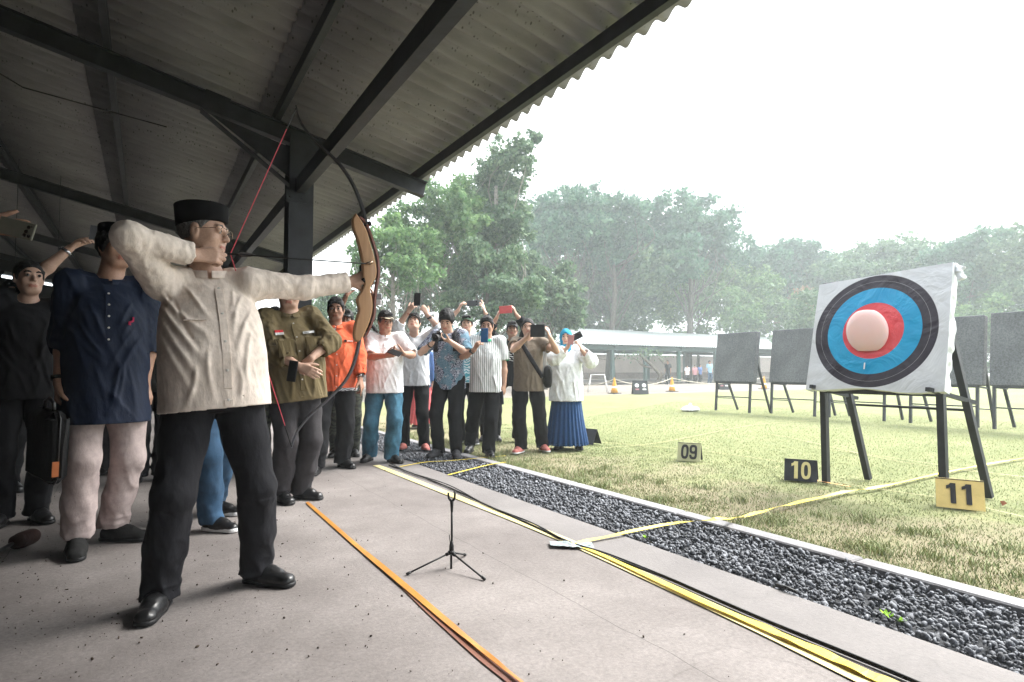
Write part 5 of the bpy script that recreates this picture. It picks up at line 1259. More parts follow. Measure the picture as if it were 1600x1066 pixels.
mb = MB(); mb.tube([(-.07, 0, .03), (-.12, .05, .2), (-.07, .08, .40)], .006, 6); mb.tube([(.07, 0, .03), (.07, .05, .2), (.02, .08, .40)], .006, 6); mb.build('neck_strap', M_black, cr)
person('man in glasses and bright green T-shirt in the dark behind jacket man', (-1.02, 6.35), 1.66, 165, dict(res=.009, skin='brown', look=(.45, -.85, 0), hair='crop', glasses=M_silver,
    shirt=dict(mat=M_green, sleeve=.6, hem=-.1, loose=.03), trousers=dict(mat=M_blk), shoes=BK))
rs = person('person behind navy-tunic man raising a phone with one bare arm', (-.68, 5.0), 1.72, 170, dict(
    res=.008, skin='light', look=(.4, -.9, .1), hair='crop', ua=.30, fa=.27,
    handR=dict(p=P(121, 379, 4.15), d=nrm(pv(.75, .6, .1)), n=pv(.5, -.6, -.3), curl=(.5, .7, .5), thumb=(.5, .3), pole=pv(-.6, -.8, 0)),
    shirt=dict(mat=M_bshirt, sleeve=.55, hem=-.1, loose=.03), trousers=dict(mat=M_blk), shoes=BK))
watch(rs, 1, M_silver)
phone('silver-grey phone raised behind the black cap of the navy-tunic man', P(151, 364, 4.1), pv(.1, .0, 1), pv(.1, 1, 0), .09, .10, paint('silver_phone', (.20, .21, .23), .35))
person('person in dark clothes standing between navy-tunic man and archer', (.05, 6.3), 1.70, 175, dict(res=.010, skin='brown', look=(.4, -.9, 0),
    handL=dict(p=P(238, 590, 5.75), d=nrm(pv(-.5, -.6, .3)), n=pv(-.3, .2, -1), pole=pv(1, -.4, -.2)), shirt=dict(mat=M_dark, sleeve=1.9, hem=-.1, loose=.03), trousers=dict(mat=M_blk, flare=1.2), shoes=BK))
person('person in dark grey clothes farther back beyond the navy-tunic man', (-.25, 6.9), 1.66, 185, dict(res=.012, skin='brown', look=(.3, -.9, 0), shirt=dict(mat=M_bshirt, sleeve=1.9, hem=-.1, loose=.03), trousers=dict(mat=M_dgrey, flare=1.1), shoes=BK))
person('person in dark clothes standing behind the olive-shirt man', (1.15, 6.7), 1.66, 190, dict(res=.012, skin='tan', look=(0, -1, 0), shirt=dict(mat=M_dark, sleeve=1.9, hem=-.1, loose=.03), trousers=dict(mat=M_camo, flare=1.1), shoes=BK))
# person whose arm enters at the left edge with a phone
Zh = 2.55
fr = person('person just outside the left edge reaching in with a phone', (-1.05, 3.15), 1.72, 60, dict(
    res=.008, skin='tan', look=(.9, -.3, .1), feet=[(-1.12, 3.27), (-1.0, 3.02)], fdir=(50, 80),
    handR=dict(p=P(-22, 352, Zh + .02), d=nrm(pv(1, -.08, .0)), n=pv(.1, -.1, -1), curl=(.12, .2, .15), thumb=(.5, .2), pole=pv(-.3, -1, 0)),
    shirt=dict(mat=M_bshirt, sleeve=.6, hem=-.1, loose=.03), trousers=dict(mat=M_blk), shoes=dict(mat=paint('dark_brown_leather', (.04, .018, .014), .3), sole=M_black)))
phone('greenish phone with three lenses held at upper left edge', P(26, 357, Zh), pv(.05, .05, 1), pv(.97, -.24, 0), .074, .155, paint('sage_phone', (.19, .19, .15), .3),
      cams=((.28, .40, .0075), (.28, .28, .0075), (.05, .30, .008), (-.22, .33, .0075), (-.28, .40, .003)))
# dark brown foam-topped stick on the floor
st_ = thing('boom_microphone', 'dark brown foam-covered microphone lying on floor at left edge', 'microphone', G(38, 850))
a_ = G(22, 848, .05) - np.array(st_.location[:]); b_ = G(55, 836, .055) - np.array(st_.location[:])
M_foam = cloth('dark_brown_foam', (.030, .012, .010), bstr=1, bscale=60)
mb = MB(); ax_ = nrm(b_ - a_); L_ = np.linalg.norm(b_ - a_); mb.lathe(a_, [(.012, -.01), (.036, 0), (.044, L_ * .3), (.044, L_ * .8), (.038, L_ * .97), (.02, L_ * 1.03), (.001, L_ * 1.04)], ax_, 22); mb.build('foam_cover', M_foam, st_, True)
mb = MB(); mb.lathe(b_ + ax_ * .002, [(.030, 0), (.030, .006), (.022, .008), (.001, .004)], ax_, 18); mb.build('end_ring', paint('brown_ring', (.07, .035, .03), .5), st_, True)
mb = MB(); mb.tube([a_, a_ - ax_ * .12 - UPV * .02, a_ - ax_ * .5 - UPV * .04], .011, 8); mb.build('rod', M_black, st_, True)
# ================================================================ shooting field: targets, signs, tapes
M_foamb = None
def foam_mat():
    m, t, bs = nodemat('grey_target_foam'); tc = t.nodes.new('ShaderNodeTexCoord').outputs['Object']
    a, _ = noise_ramp(t, tc, 2.5, (.085, .09, .10), (.13, .135, .148), .3, .7, 6); b, h = noise_ramp(t, tc, 38, (.65, .65, .65), (1.2, 1.2, 1.2), .35, .62, 5)
    v = t.nodes.new('ShaderNodeTexVoronoi'); v.inputs['Scale'].default_value = 45; t.links.new(tc, v.inputs['Vector'])
    g = t.nodes.new('ShaderNodeTexGradient'); g.gradient_type = 'SPHERICAL'; mp = t.nodes.new('ShaderNodeMapping'); mp.inputs['Scale'].default_value = (2.2, 2.2, 2.2); t.links.new(tc, mp.inputs[0]); t.links.new(mp.outputs[0], g.inputs[0])
    rr = t.nodes.new('ShaderNodeValToRGB'); rr.color_ramp.elements[0].position = .12; rr.color_ramp.elements[1].position = .2; rr.color_ramp.elements[0].color = (1, 1, 1, 1); rr.color_ramp.elements[1].color = (0, 0, 0, 1); t.links.new(v.outputs['Distance'], rr.inputs[0])
    hole = math_n(t, 'MULTIPLY', rr.outputs[0], math_n(t, 'MINIMUM', math_n(t, 'MULTIPLY', g.outputs[0], 2.2), 1))
    col = mixc(t, 1.0, a, b, 'MULTIPLY'); col = mixc(t, math_n(t, 'MULTIPLY', hole, .65), col, (.03, .03, .033)); t.links.new(col, bs.inputs['Base Color']); bs.inputs['Roughness'].default_value = .95
    bump(t, bs, math_n(t, 'SUBTRACT', h, hole), .8, .01); return m
M_foamb = foam_mat()
def stand(parent, W, zb, D, m, H, leg=.045, tilt=13, spread=None):
    """angle-iron easel in the parent's frame: x is depth (away from shooters), y is width"""
    T = math.tan(R(tilt))
    for q in (-1, 1):
        mb = MB(); mb.beam((-.03, q * W / 2, 0), (.03, q * W / 2, zb), leg, leg, up=(1, 0, 0)); mb.build('leg', m, parent)
        mb = MB(); mb.beam((D, q * W / 2 * .96, 0), (.03 + T * H * .72, q * (W / 2 + .035), zb + H * .55), leg, leg * .8, up=(1, 0, 0)); mb.build('rear_leg', m, parent)
        mb = MB(); mb.beam((0, q * W / 2, zb - .012), (D * .68, q * W / 2 * .97, zb - .05), .03, .03); mb.beam((.0, q * W / 2, zb * .45), (D * .86, q * W / 2 * .96, zb * .40), .02, .02) if W < 1.1 and leg < .05 else None
        mb.build('side_bar', m, parent)
    mb = MB(); mb.beam((.02, -W / 2, zb - .012), (.02, W / 2, zb - .012), .045, .04); mb.build('shelf_bar', m, parent)
    mb = MB(); mb.beam((0, -W / 2, zb * .5), (0, W / 2, zb * .5), .022, .022) if leg < .05 else mb.beam((D * .6, -W / 2, zb - .16), (D * .6, W / 2, zb - .16), .025, .025); mb.build('cross_bar', m, parent)
def target(lbl, ya, yb, x, zb, H, W, tilt, label, group, rz=0):
    r_ = thing('archery_target', label, 'archery target', (x, (ya + yb) / 2, 0), group, rz)
    stand(r_, abs(yb - ya), zb, .72, M_steel, H, tilt=tilt)
    mb = MB(); M3 = Matrix.Rotation(R(tilt), 3, 'Y'); c = Vector((.02, 0, zb)) + M3 @ Vector((.05, 0, H / 2 + .01)); mb.box((0, 0, 0), (.14, W, H), M3, 0, .012)
    o = mb.build('foam_block', M_foamb, r_); o.location = c
    return r_
grp = 'grey foam target butts standing on the field'
target(1, 8.95, 9.95, 12.0, .70, 1.20, 1.18, 8, 'leftmost grey foam target butt on steel easel in far row', grp, R(-3))
target(2, 7.52, 8.60, 12.25, .70, 1.22, 1.22, 8, 'grey foam target butt partly behind left edge of painted target', grp, R(-3))
target(3, 6.15, 7.25, 12.3, .70, 1.22, 1.22, 8, 'grey foam target butt mostly hidden behind the large painted target', grp)
target(4, 4.62, 5.68, 12.3, .72, 1.24, 1.24, 8, 'grey foam target butt seen just right of the large painted target', grp)
target(5, 3.25, 4.36, 12.25, .72, 1.26, 1.24, 8, 'grey foam target butt cut by the right edge of photo', grp)

# the near target: printed cloth face with rings, balloon pinned on it
TX, TYa, TYb = 5.16, 2.17, 3.09
near = thing('archery_target', 'large white-wrapped target with black, blue and red rings on steel easel', 'archery target', (TX, (TYa + TYb) / 2, 0))
def nstand():
    W, zb, m = .92, .84, M_steel
    for q in (-1, 1):
        mb = MB(); mb.beam((0, q * W / 2, 0), (0, q * W / 2, zb), .05, .05, up=(1, 0, 0)); mb.build('leg', m, near)
        mb = MB(); mb.beam((.50, q * W / 2 - .10, 0), (.16, q * (W / 2) + .02 * (q < 0) , zb + .62), .05, .045, up=(1, 0, 0)); mb.build('rear_leg', m, near)
        mb = MB(); mb.beam((-.16, q * W / 2 + .02, zb + .015), (.42, q * W / 2 - .06, zb - .10), .035, .03); mb.build('side_bar', m, near)
    mb = MB(); mb.beam((.0, -W / 2, zb - .02), (.0, W / 2, zb - .02), .04, .05); mb.build('shelf_bar', m, near)
    mb = MB(); mb.beam((.40, -W / 2 - .05, zb - .16), (.40, W / 2, zb - .16), .02, .02); mb.build('cross_bar', m, near)
nstand()
yw = R(1); tz = R(14); M3 = np.array([[math.cos(tz), 0, math.sin(tz)], [0, 1, 0], [-math.sin(tz), 0, math.cos(tz)]])   # columns applied below
def tl(x, y, z):
    p = [x * math.cos(tz) + z * math.sin(tz), y, -x * math.sin(tz) + z * math.cos(tz)]
    return np.array([p[0] * math.cos(yw) - p[1] * math.sin(yw), p[0] * math.sin(yw) + p[1] * math.cos(yw), p[2]]) + V3(-.10, .01, .86)
FW, FH = 1.06, .985
mb = MB(); mb.box((0, 0, 0), (.10, FW - .03, FH - .02), None, 0, .01); fo = mb.build('foam_block', M_foamb, near); fo.rotation_euler = (0, tz, yw); fo.location = Vector(tl(.062, 0, FH / 2))
def face_mat():
    m, t, bs = nodemat('printed_target_cloth'); tc = t.nodes.new('ShaderNodeTexCoord').outputs['UV']
    sp = t.nodes.new('ShaderNodeSeparateXYZ'); t.links.new(tc, sp.inputs[0])
    dx = math_n(t, 'SUBTRACT', sp.outputs[0], -.02); dz = math_n(t, 'SUBTRACT', sp.outputs[1], .480)
    rr = math_n(t, 'SQRT', math_n(t, 'ADD', math_n(t, 'MULTIPLY', dx, dx), math_n(t, 'MULTIPLY', dz, dz)))
    tco = t.nodes.new('ShaderNodeTexCoord').outputs['Object']
    wv, h = noise_ramp(t, tco, 3.2, (.52, .54, .57), (.64, .66, .69), .3, .7, 5)
    k1 = math_n(t, 'LESS_THAN', rr, .487); k2 = math_n(t, 'LESS_THAN', rr, .375); k3 = math_n(t, 'LESS_THAN', rr, .243)
    bl, _ = noise_ramp(t, tco, 6, (.025, .02, .03), (.045, .04, .055), .3, .7)
    sc, _ = noise_ramp(t, tco, 5, (0, 0, 0), (1, 1, 1), .62, .72, 8, .75, stretch=(1, .6, 1.6)); bl = mixc(t, math_n(t, 'MULTIPLY', sc, .5), bl, (.2, .19, .21))
    col = mixc(t, k1, wv, bl); ln = math_n(t, 'MULTIPLY', math_n(t, 'LESS_THAN', rr, .4355), math_n(t, 'GREATER_THAN', rr, .433)); col = mixc(t, math_n(t, 'MULTIPLY', ln, .55), col, (.5, .5, .5))
    be, _ = noise_ramp(t, tco, 4, (.008, .26, .50), (.02, .34, .60), .3, .7); col = mixc(t, k2, col, be)
    re, _ = noise_ramp(t, tco, 4, (.58, .055, .075), (.68, .09, .10), .3, .7); col = mixc(t, k3, col, re)
    t.links.new(col, bs.inputs['Base Color']); bs.inputs['Roughness'].default_value = .38; bs.inputs['Specular IOR Level'].default_value = .35
    w2 = t.nodes.new('ShaderNodeTexNoise'); w2.inputs['Scale'].default_value = 4; w2.inputs['Detail'].default_value = 3; w2.inputs['Distortion'].default_value = 1.5; t.links.new(tco, w2.inputs['Vector']); bump(t, bs, w2.outputs[0], .6, .03); return m
M_face = face_mat(); M_tarp = fab('white_tarpaulin', (.60, .62, .65), .06, 4, .45, .6, 7, stretch=(1, 1, 1))
# face sheet as a gently wrinkled cloth with real border folds
ny_, nz_ = 60, 56; V = []; UV = []
for j in range(nz_ + 1):
    for i in range(ny_ + 1):
        y = (i / ny_ - .5); z = j / nz_
        lift = .025 * math.sin(math.pi * z) * 0; 
        yy = y * FW * (1 + .02 * (1 - z)); zz = -.03 + z * (FH + .02) + .014 * math.sin(y * 9 + 1) * (z < .02) + .045 * (-.5 - y + .5 + .5) * 0
        zz += .05 * (z ** 2) * (-(y) + .0)          # the top edge rises towards the near side
        x = -.004 - .010 * float(vnoise(np.array([[y * 3 + 5, z * 3 + 2, 1.7]]))[0]) - .004 * float(vnoise(np.array([[y * 9 + 5, z * 7 + 2 + y * 5, 4.7]]))[0])
        V.append(tl(x, yy, zz)); UV.append((-yy, zz))
V = np.array(V); F = [(a, a + 1, a + ny_ + 2, a + ny_ + 1) for j in range(nz_) for a in range(j * (ny_ + 1), j * (ny_ + 1) + ny_)]
fo = mesh_obj('printed_face', V, F, M_face, near, True); ul = fo.data.uv_layers.new(name='UVMap')
for lp_ in fo.data.loops: ul.data[lp_.index].uv = UV[lp_.vertex_index]
# wrapped sides, bottom and top of the sheet
def strip_(a_idx, dvec, name, wob=.01, n2=6):
    A = V[a_idx]; vs = []; m_ = len(A)
    for k in range(n2 + 1):
        for i, p in enumerate(A): vs.append(p + np.asarray(dvec) * k / n2 + V3(0, 0, 0) + (V3(.0, wob, wob * .6) * (float(vnoise(np.array([[i * .35, k * .9, 3.]]))[0]) - .5) * (k > 0)))
    fs = [(k * m_ + i, k * m_ + i + 1, (k + 1) * m_ + i + 1, (k + 1) * m_ + i) for k in range(n2) for i in range(m_ - 1)]
    return mesh_obj(name, vs, fs, M_tarp, near, True)
bx = tl(1, 0, 0) - tl(0, 0, 0)
row = lambda j: [j * (ny_ + 1) + i for i in range(ny_ + 1)]; colm = lambda i: [j * (ny_ + 1) + i for j in range(nz_ + 1)]
strip_(row(0), bx * .11 + V3(0, 0, .012), 'wrap_bottom', .02); strip_(row(nz_), bx * .115, 'wrap_top', .012); strip_(colm(0), bx * .115 + V3(0, .01, 0), 'wrap_side', .03); strip_(colm(ny_), bx * .115 + V3(0, -.01, 0), 'wrap_side', .02)
# knotted corner
s = SDF(V3(-.1, -.8, 1.6), V3(.4, -.4, 2.1), .008); cK = V[row(nz_)[0]] + bx * .02
for k in range(5): s.cap(cK + V3(.03, .01, -.02), cK + V3(rng.uniform(.0, .06), -.01 - rng.uniform(0, .035), rng.uniform(-.12, -.03)), .012, .010 + .008 * rng.random(), .012)
s.fold(.02, (.03, .03, .03), 2); sdf_obj('corner_knot', s, M_tarp, near, V3(0, 0, 0))
# the numeral 1 low on the blue ring
def text_obj(name, body, size, loc, xdir, updir, mat, parent, extr=.002, xs=1.0, bold=.0, origin=V3(0, 0, 0)):
    cu = bpy.data.curves.new('txt', 'FONT'); cu.body = body; cu.size = size; cu.extrude = extr; cu.offset = bold; cu.align_x = 'CENTER'; cu.align_y = 'CENTER'; cu.resolution_u = 3
    to = bpy.data.objects.new('txt', cu); COL.objects.link(to); dg = bpy.context.evaluated_depsgraph_get(); me = bpy.data.meshes.new_from_object(to.evaluated_get(dg)); bpy.data.objects.remove(to)
    xd, ud = nrm(xdir), nrm(updir); n = np.cross(xd, ud); co = np.array([v.co[:] for v in me.vertices]); W_ = np.asarray(loc) - origin + np.outer(co[:, 0] * xs, xd) + np.outer(co[:, 1], ud) + np.outer(co[:, 2], n)
    for i, v in enumerate(me.vertices): v.co = W_[i]
    me.name = name; me.materials.clear(); me.materials.append(mat); o = bpy.data.objects.new(name, me); return link(o, parent)
zc = .485; text_obj('ring_numeral', '1', .075, tl(-.020, .05, zc - .315), (0, -1, 0), tl(0, 0, 1) - tl(0, 0, 0), M_wht, near, .001, .9, .002)
# crescent cuts (red-edged balloon pinned at the centre)
bal = thing('balloon', 'pale pink balloon pinned over the centre of painted target', 'balloon', np.array([TX, (TYa + TYb) / 2, 0]) + tl(-.048, .055, zc + .0))
s = SDF(V3(-.2, -.2, -.2), V3(.2, .2, .2), .008); s.ell(V3(0, 0, .012), (.045, .145, .150), None, .01); s.ell(V3(0, -.02, -.06), (.04, .112, .115), None, .06)
m, t, bs = nodemat('pink_latex'); bs.inputs['Base Color'].default_value = (.86, .60, .57, 1); bs.inputs['Roughness'].default_value = .22; bs.inputs['Subsurface Weight'].default_value = .3; bs.inputs['Subsurface Scale'].default_value = .03
bo = sdf_obj('balloon_skin', s, m, bal, V3(0, 0, 0)); mb = MB(); mb.lathe((.05, -.03, -.158), [(.004, 0), (.005, .02), (.011, .0)], (.1, 0, -1), 8); mb.build('knot', m, bal)

# --- numbered A-frame markers
M_yel = fab('yellow_board', (.66, .50, .20), .08, 12, .7, .15, 30, stretch=(1, 1, 1)); M_bkb = fab('black_board', (.028, .03, .036), .25, 12, .7, .15, 30, stretch=(1, 1, 1))
M_ynum = fab('yellow_numeral', (.66, .58, .28), .06, 20, .7, .05, 30); M_bnum = fab('black_numeral', (.02, .02, .024), .1, 20, .7, .05, 30)
def numerals(body, H_, c, xd, ud, mat, parent, wd=.62, th=.003):
    """heavy sign-painter's digits: a flagged 1, a rounded 0, and a 9 with a hooked tail"""
    xd, ud = nrm(xd), nrm(ud); n = np.cross(xd, ud); adv = .60
    def se(a, b, t, cy=0): return (math.copysign(abs(math.cos(t)) ** .75, math.cos(t)) * a, cy + math.copysign(abs(math.sin(t)) ** .75, math.sin(t)) * b)
    for i, ch in enumerate(body):
        ox = (i - (len(body) - 1) / 2) * adv; mb = MB()
        def emit(loops_quads):
            for quad in loops_quads:
                k = len(quad); P4 = [c + xd * (x + ox) * H_ * wd / .6 + ud * y * H_ for x, y in quad]
                mb.add([p + n * q for q in (0, th) for p in P4], [tuple(range(k, 2 * k)), tuple(range(k))[::-1]] + [(j, (j + 1) % k, k + (j + 1) % k, k + j) for j in range(k)])
        if ch == '1': emit([[(-.06, -.5), (.15, -.5), (.15, .5), (-.06, .5)], [(-.22, .20), (-.0605, .27), (-.0605, .5), (-.10, .42), (-.22, .36)]])
        if ch == '0': N = 28; emit([[se(.11, .33, a), se(.27, .5, a), se(.27, .5, b), se(.11, .33, b)] for a, b in ((2 * math.pi * k / N, 2 * math.pi * (k + 1) / N) for k in range(N))])
        if ch == '9':
            N = 28; emit([[se(.11, .15, a, .19), se(.27, .31, a, .19), se(.27, .31, b, .19), se(.11, .15, b, .19)] for a, b in ((2 * math.pi * k / N, 2 * math.pi * (k + 1) / N) for k in range(N))])
            emit([[(.11, -.2), (.27, -.2), (.27, .19), (.11, .0)]]); emit([[se(.11, .14, a, -.2), se(.27, .30, a, -.2), se(.27, .30, b, -.2), se(.11, .14, b, -.2)] for a, b in ((math.pi + math.pi * k / 14, math.pi + math.pi * (k + 1) / 14) for k in range(14))])
        mb.build('numeral', mat, parent)
def aframe(label, loc, W, H, rz, mf, mn, txt, cat='number sign', group=None, both=None, D=.17, xs=.55):
    r_ = thing('number_sign', label, cat, loc, group, rz); n = nrm([0, -H, D / 2])
    for q in (-1, 1):
        mb = MB(); mb.add([(x, q * (D / 2 if z == 0 else .0) + dy, z) for z in (0, H) for x in (-W / 2, W / 2) for dy in (0, q * -.006)], [(0, 2, 6, 4), (1, 5, 7, 3), (0, 4, 5, 1), (2, 3, 7, 6), (0, 1, 3, 2), (4, 6, 7, 5)])
        mb.build('panel', mf if q < 0 else (both or mf), r_)
    ud = nrm([0, D / 2, H]); nn = nrm(np.cross([1, 0, 0], ud)); c = V3(0, -D / 4, H / 2) + nn * .003
    if txt: numerals(txt, H * (.74 if txt == '11' else .86), c, (1, 0, 0), ud, mn, r_, xs)
    return r_
s11 = aframe('yellow folded board with black number 11 at right leg of target', G(1500, 792), .285, .20, R(-66), M_yel, M_bnum, '11', both=M_bkb, xs=.62)
aframe('black folded board with pale yellow number 10 beside left target leg', G(1252, 750), .27, .185, R(-62), M_bkb, M_ynum, '10', both=M_bkb)
r9 = aframe('black folded board with number 09 facing sideways on the grass', G(1078, 719), .25, .19, R(-58), fab('faded_cream_board', (.42, .42, .26), .06, 12, .8), M_bnum, '09', both=M_bkb)
r9['label'] = 'pale folded board with black number 09 alone on the grass'
aframe('black folded board seen edge-on beside the blue skirt', G(921, 693), .26, .20, R(-75), M_bkb, M_ynum, '', both=M_bkb, D=.2)

# --- tapes on the ground, cables
def ribbon(name, pts, wd, z, m, label, cat, n=8, wob=.0, twist=None, up=True):
    P_ = spline([np.array([p[0], p[1], p[2] if len(p) > 2 else z]) for p in pts], n); vs = []; k_ = len(P_)
    for i, p in enumerate(P_):
        d = nrm(P_[min(i + 1, k_ - 1)] - P_[max(i - 1, 0)]); l = nrm(np.cross(d, UPV)); w0 = wd if np.isscalar(wd) else np.interp(i / (k_ - 1), np.linspace(0, 1, len(wd)), wd)
        tw = 0 if twist is None else twist * (float(vnoise(np.array([[i * .21, 3., 2.]]))[0]) - .5) ; l = l * math.cos(tw) + UPV * math.sin(tw)
        off = wob * (float(vnoise(np.array([[i * .13, 1., 9.]]))[0]) - .5); q = p + np.cross(d, UPV) * off + UPV * abs(math.sin(tw)) * w0 / 2
        vs += [q - l * w0 / 2, q + l * w0 / 2, q + l * w0 / 2 - UPV * .0015, q - l * w0 / 2 - UPV * .0015]
    fs = [(i * 4 + k, i * 4 + (k + 1) % 4, i * 4 + 4 + (k + 1) % 4, i * 4 + 4 + k) for i in range(k_ - 1) for k in range(4)] + [(0, 1, 2, 3), (k_ * 4 - 1, k_ * 4 - 2, k_ * 4 - 3, k_ * 4 - 4)]
    return tag(mesh_obj(name, vs, fs, m), label, cat)
def tape_mat(name, c0, c1, sc=2.0, wear=(.3, .25, .2), wf=.4):
    m, t, bs = nodemat(name); tc = t.nodes.new('ShaderNodeTexCoord').outputs['Object']; c, _ = noise_ramp(t, tc, sc, c0, c1, .35, .65, 5)
    k, h = noise_ramp(t, tc, 35, (0, 0, 0), (1, 1, 1), .55, .7, 6, .7); t.links.new(mixc(t, math_n(t, 'MULTIPLY', k, wf), c, wear), bs.inputs['Base Color']); bs.inputs['Roughness'].default_value = .45; bump(t, bs, h, .3, .003); return m
M_ty = tape_mat('yellow_tape', (.78, .58, .03), (.82, .66, .10)); M_typ = tape_mat('pale_yellow_tape', (.60, .52, .22), (.66, .58, .30)); M_to = tape_mat('amber_ribbon', (.40, .15, .03), (.55, .27, .05)); M_tb = tape_mat('rust_ribbon', (.13, .045, .03), (.22, .085, .04))
def GX(u, v, z=0.0): g = G(u, v, z); return (g[0], g[1], z)
ribbon('lane_tape', [GX(588, 727, .004), GX(700, 771, .004), GX(800, 810, .004), GX(905, 853, .004), GX(1020, 905, .004), GX(1180, 979, .004), GX(1330, 1052, .004), GX(1500, 1135, .004)], .072, .004, M_typ, 'wide pale yellow tape marking the shooting line on concrete', 'tape')
ribbon('lane_ribbon', [GX(905, 852, .010), GX(960, 876, .012), GX(1050, 917, .014), GX(1100, 940, .014), GX(1180, 975, .014), GX(1251, 1005, .014), GX(1340, 1045, .012), GX(1423, 1081, .012), GX(1520, 1126, .01)], (.02, .035, .04, .05, .05), .01, M_ty, 'bright yellow ribbon loose over the pale shooting-line tape', 'ribbon', twist=.25, wob=.01)
ribbon('waiting_ribbon', [GX(480, 785, .006), GX(540, 838, .006), GX(620, 905, .008), GX(700, 972, .010), GX(760, 1022, .012), GX(830, 1078, .012), GX(900, 1140, .01)], (.022, .028, .026, .014, .012), .006, M_to, 'amber ribbon marking the waiting line across the concrete', 'ribbon', twist=.5, wob=.004)
ribbon('waiting_ribbon_edge', [GX(575, 870, .003), GX(618, 907, .003), GX(694, 975, .003), GX(752, 1026, .003), GX(820, 1083, .003), GX(890, 1146, .003)], (.008, .032, .036, .036), .003, M_tb, 'dark rust-brown underside strip folded along the amber ribbon', 'ribbon', wob=.01)
def yv(L, z=.01): return [GX(u, v, z) for u, v in L]
ribbon('lane_ribbon', yv([(893, 851), (935, 842)], .012) + yv([(1000, 828), (1060, 817)], .02) + yv([(1118, 812)], .075) + yv([(1160, 808), (1215, 793), (1280, 778), (1330, 767), (1370, 762), (1460, 742), (1530, 728), (1610, 714), (1700, 700)], .015), (.022, .026, .03, .03, .035, .03, .03), .01, M_ty, 'long yellow ribbon running from shooting line across kerb into field', 'ribbon', twist=.8, wob=.01)
ribbon('lane_ribbon', yv([(700, 742), (760, 727), (790, 722)], .012) + yv([(640, 722)], .01)[:0], .02, .01, M_ty, 'short yellow ribbon crossing the gravel by the photographers', 'ribbon')
ribbon('lane_ribbon', yv([(625, 729), (665, 722), (700, 720), (745, 716), (790, 712)], .008), .018, .01, M_ty, 'thin yellow ribbon at the feet of the men in jeans and batik', 'ribbon')
M_tg = tape_mat('dull_gold_cord', (.36, .32, .15), (.44, .40, .2))
for (L, lb) in (([(925, 690), (1010, 697), (1110, 706), (1225, 722)], 'thin gold cord on the grass left of number 10'), ([(1270, 748), (1330, 757), (1400, 768), (1480, 780), (1620, 812)], 'thin gold cord on the grass behind the number boards'),
                ([(905, 640), (1000, 634), (1110, 628)], 'thin gold cord on the distant grass by the far cones'), ([(930, 665), (1060, 668), (1200, 678), (1400, 720), (1620, 747)], 'thin gold cord crossing the middle of the grass field'),
                ([(1280, 700), (1400, 716), (1540, 738), (1650, 750)], 'thin gold cord between the target easel legs on the grass'), ([(940, 700), (1040, 690), (1180, 664), (1300, 655)], 'thin gold cord running towards the far row of butts')):
    ribbon('ground_cord', yv(L, .006), .011, .006, M_tg, lb, 'cord', n=5, wob=.02)
ribbon('ground_cord', yv([(1268, 749), (1300, 755), (1328, 760)], .012), .03, .012, tape_mat('orange_ribbon', (.60, .28, .08), (.65, .33, .1)), 'short orange ribbon beside the board with number 10', 'ribbon')
for k, (dz, lb) in enumerate(((0, 'black cable running along the yellow shooting-line tape'), (.02, 'second thinner black cable twisted beside the first one'))):
    o_ = 0.0 if k == 0 else -3.5; L = [(608, 727 + o_), (640, 738), (700, 761 + o_), (760, 789), (830, 820 + o_), (885, 845), (950, 869 + o_), (1040, 903 + o_ * .6), (1100, 929 + o_ * .6), (1200, 972 + o_ * .6), (1313, 1018 + o_ * .8), (1409, 1057 + o_ * .6), (1540, 1112)]
    pts_ = spline([np.array(GX(u, v, .008 + dz * .3)) for u, v in L], 6); mb = MB(); mb.tube(pts_, .0065 if k == 0 else .0045, 8); tag(mb.build('floor_cable', M_black, None, True), lb, 'cable')
# crumpled duct tape patch
dp = G(893, 851, .012); n1_, n2_ = 26, 10; vs = []
for i in range(n1_ + 1):
    for j in range(n2_ + 1):
        a, b = i / n1_ - .5, j / n2_ - .5; nz0 = float(vnoise(np.array([[a * 9 + 3, b * 7 + 2, 5.]]))[0]); edge = 1 + .35 * (float(vnoise(np.array([[a * 14, 2., b * 3]]))[0]) - .5)
        p = dp + CR * (a * .24) + nrm([CF[0], CF[1], 0]) * (b * .10 * edge - a * .04) + UPV * (.0 + nz0 * .012 - .004); vs.append(p)
fs = [(i * (n2_ + 1) + j, (i + 1) * (n2_ + 1) + j, (i + 1) * (n2_ + 1) + j + 1, i * (n2_ + 1) + j + 1) for i in range(n1_) for j in range(n2_)]
tag(mesh_obj('duct_tape', vs, fs, tape_mat('silver_duct_tape', (.20, .25, .26), (.34, .40, .40), 20), smooth=False), 'crumpled silver duct tape patch over cables on the shooting line', 'tape')
tw_ = MB(); tw_.tube([GX(1213, 914, .01), GX(1228, 918, .018), GX(1246, 926, .01)], .008, 6); tag(tw_.build('twig', M_steel2, None, True), 'short dark stick lying at the edge of the gravel', 'stick')
# weeds in the gravel
mb = MB()
for (u, v) in ((1384, 962), (1390, 966), (1408, 974), (1008, 842)):
    g = G(u, v, -.01)
    for k in range(7):
        a = rng.uniform(0, 6.28); e = g + V3(math.cos(a), math.sin(a), .9) * .022; l = V3(-math.sin(a), math.cos(a), 0) * .007; mb.add([g, (g + e) / 2 + l, e, (g + e) / 2 - l], [(0, 1, 2, 3)])
tag(mb.build('weed', fab('weed_green', (.22, .42, .03), .2, 30, .8)), 'tiny bright green weeds sprouting at the gravel edge', 'weeds', kind='stuff')

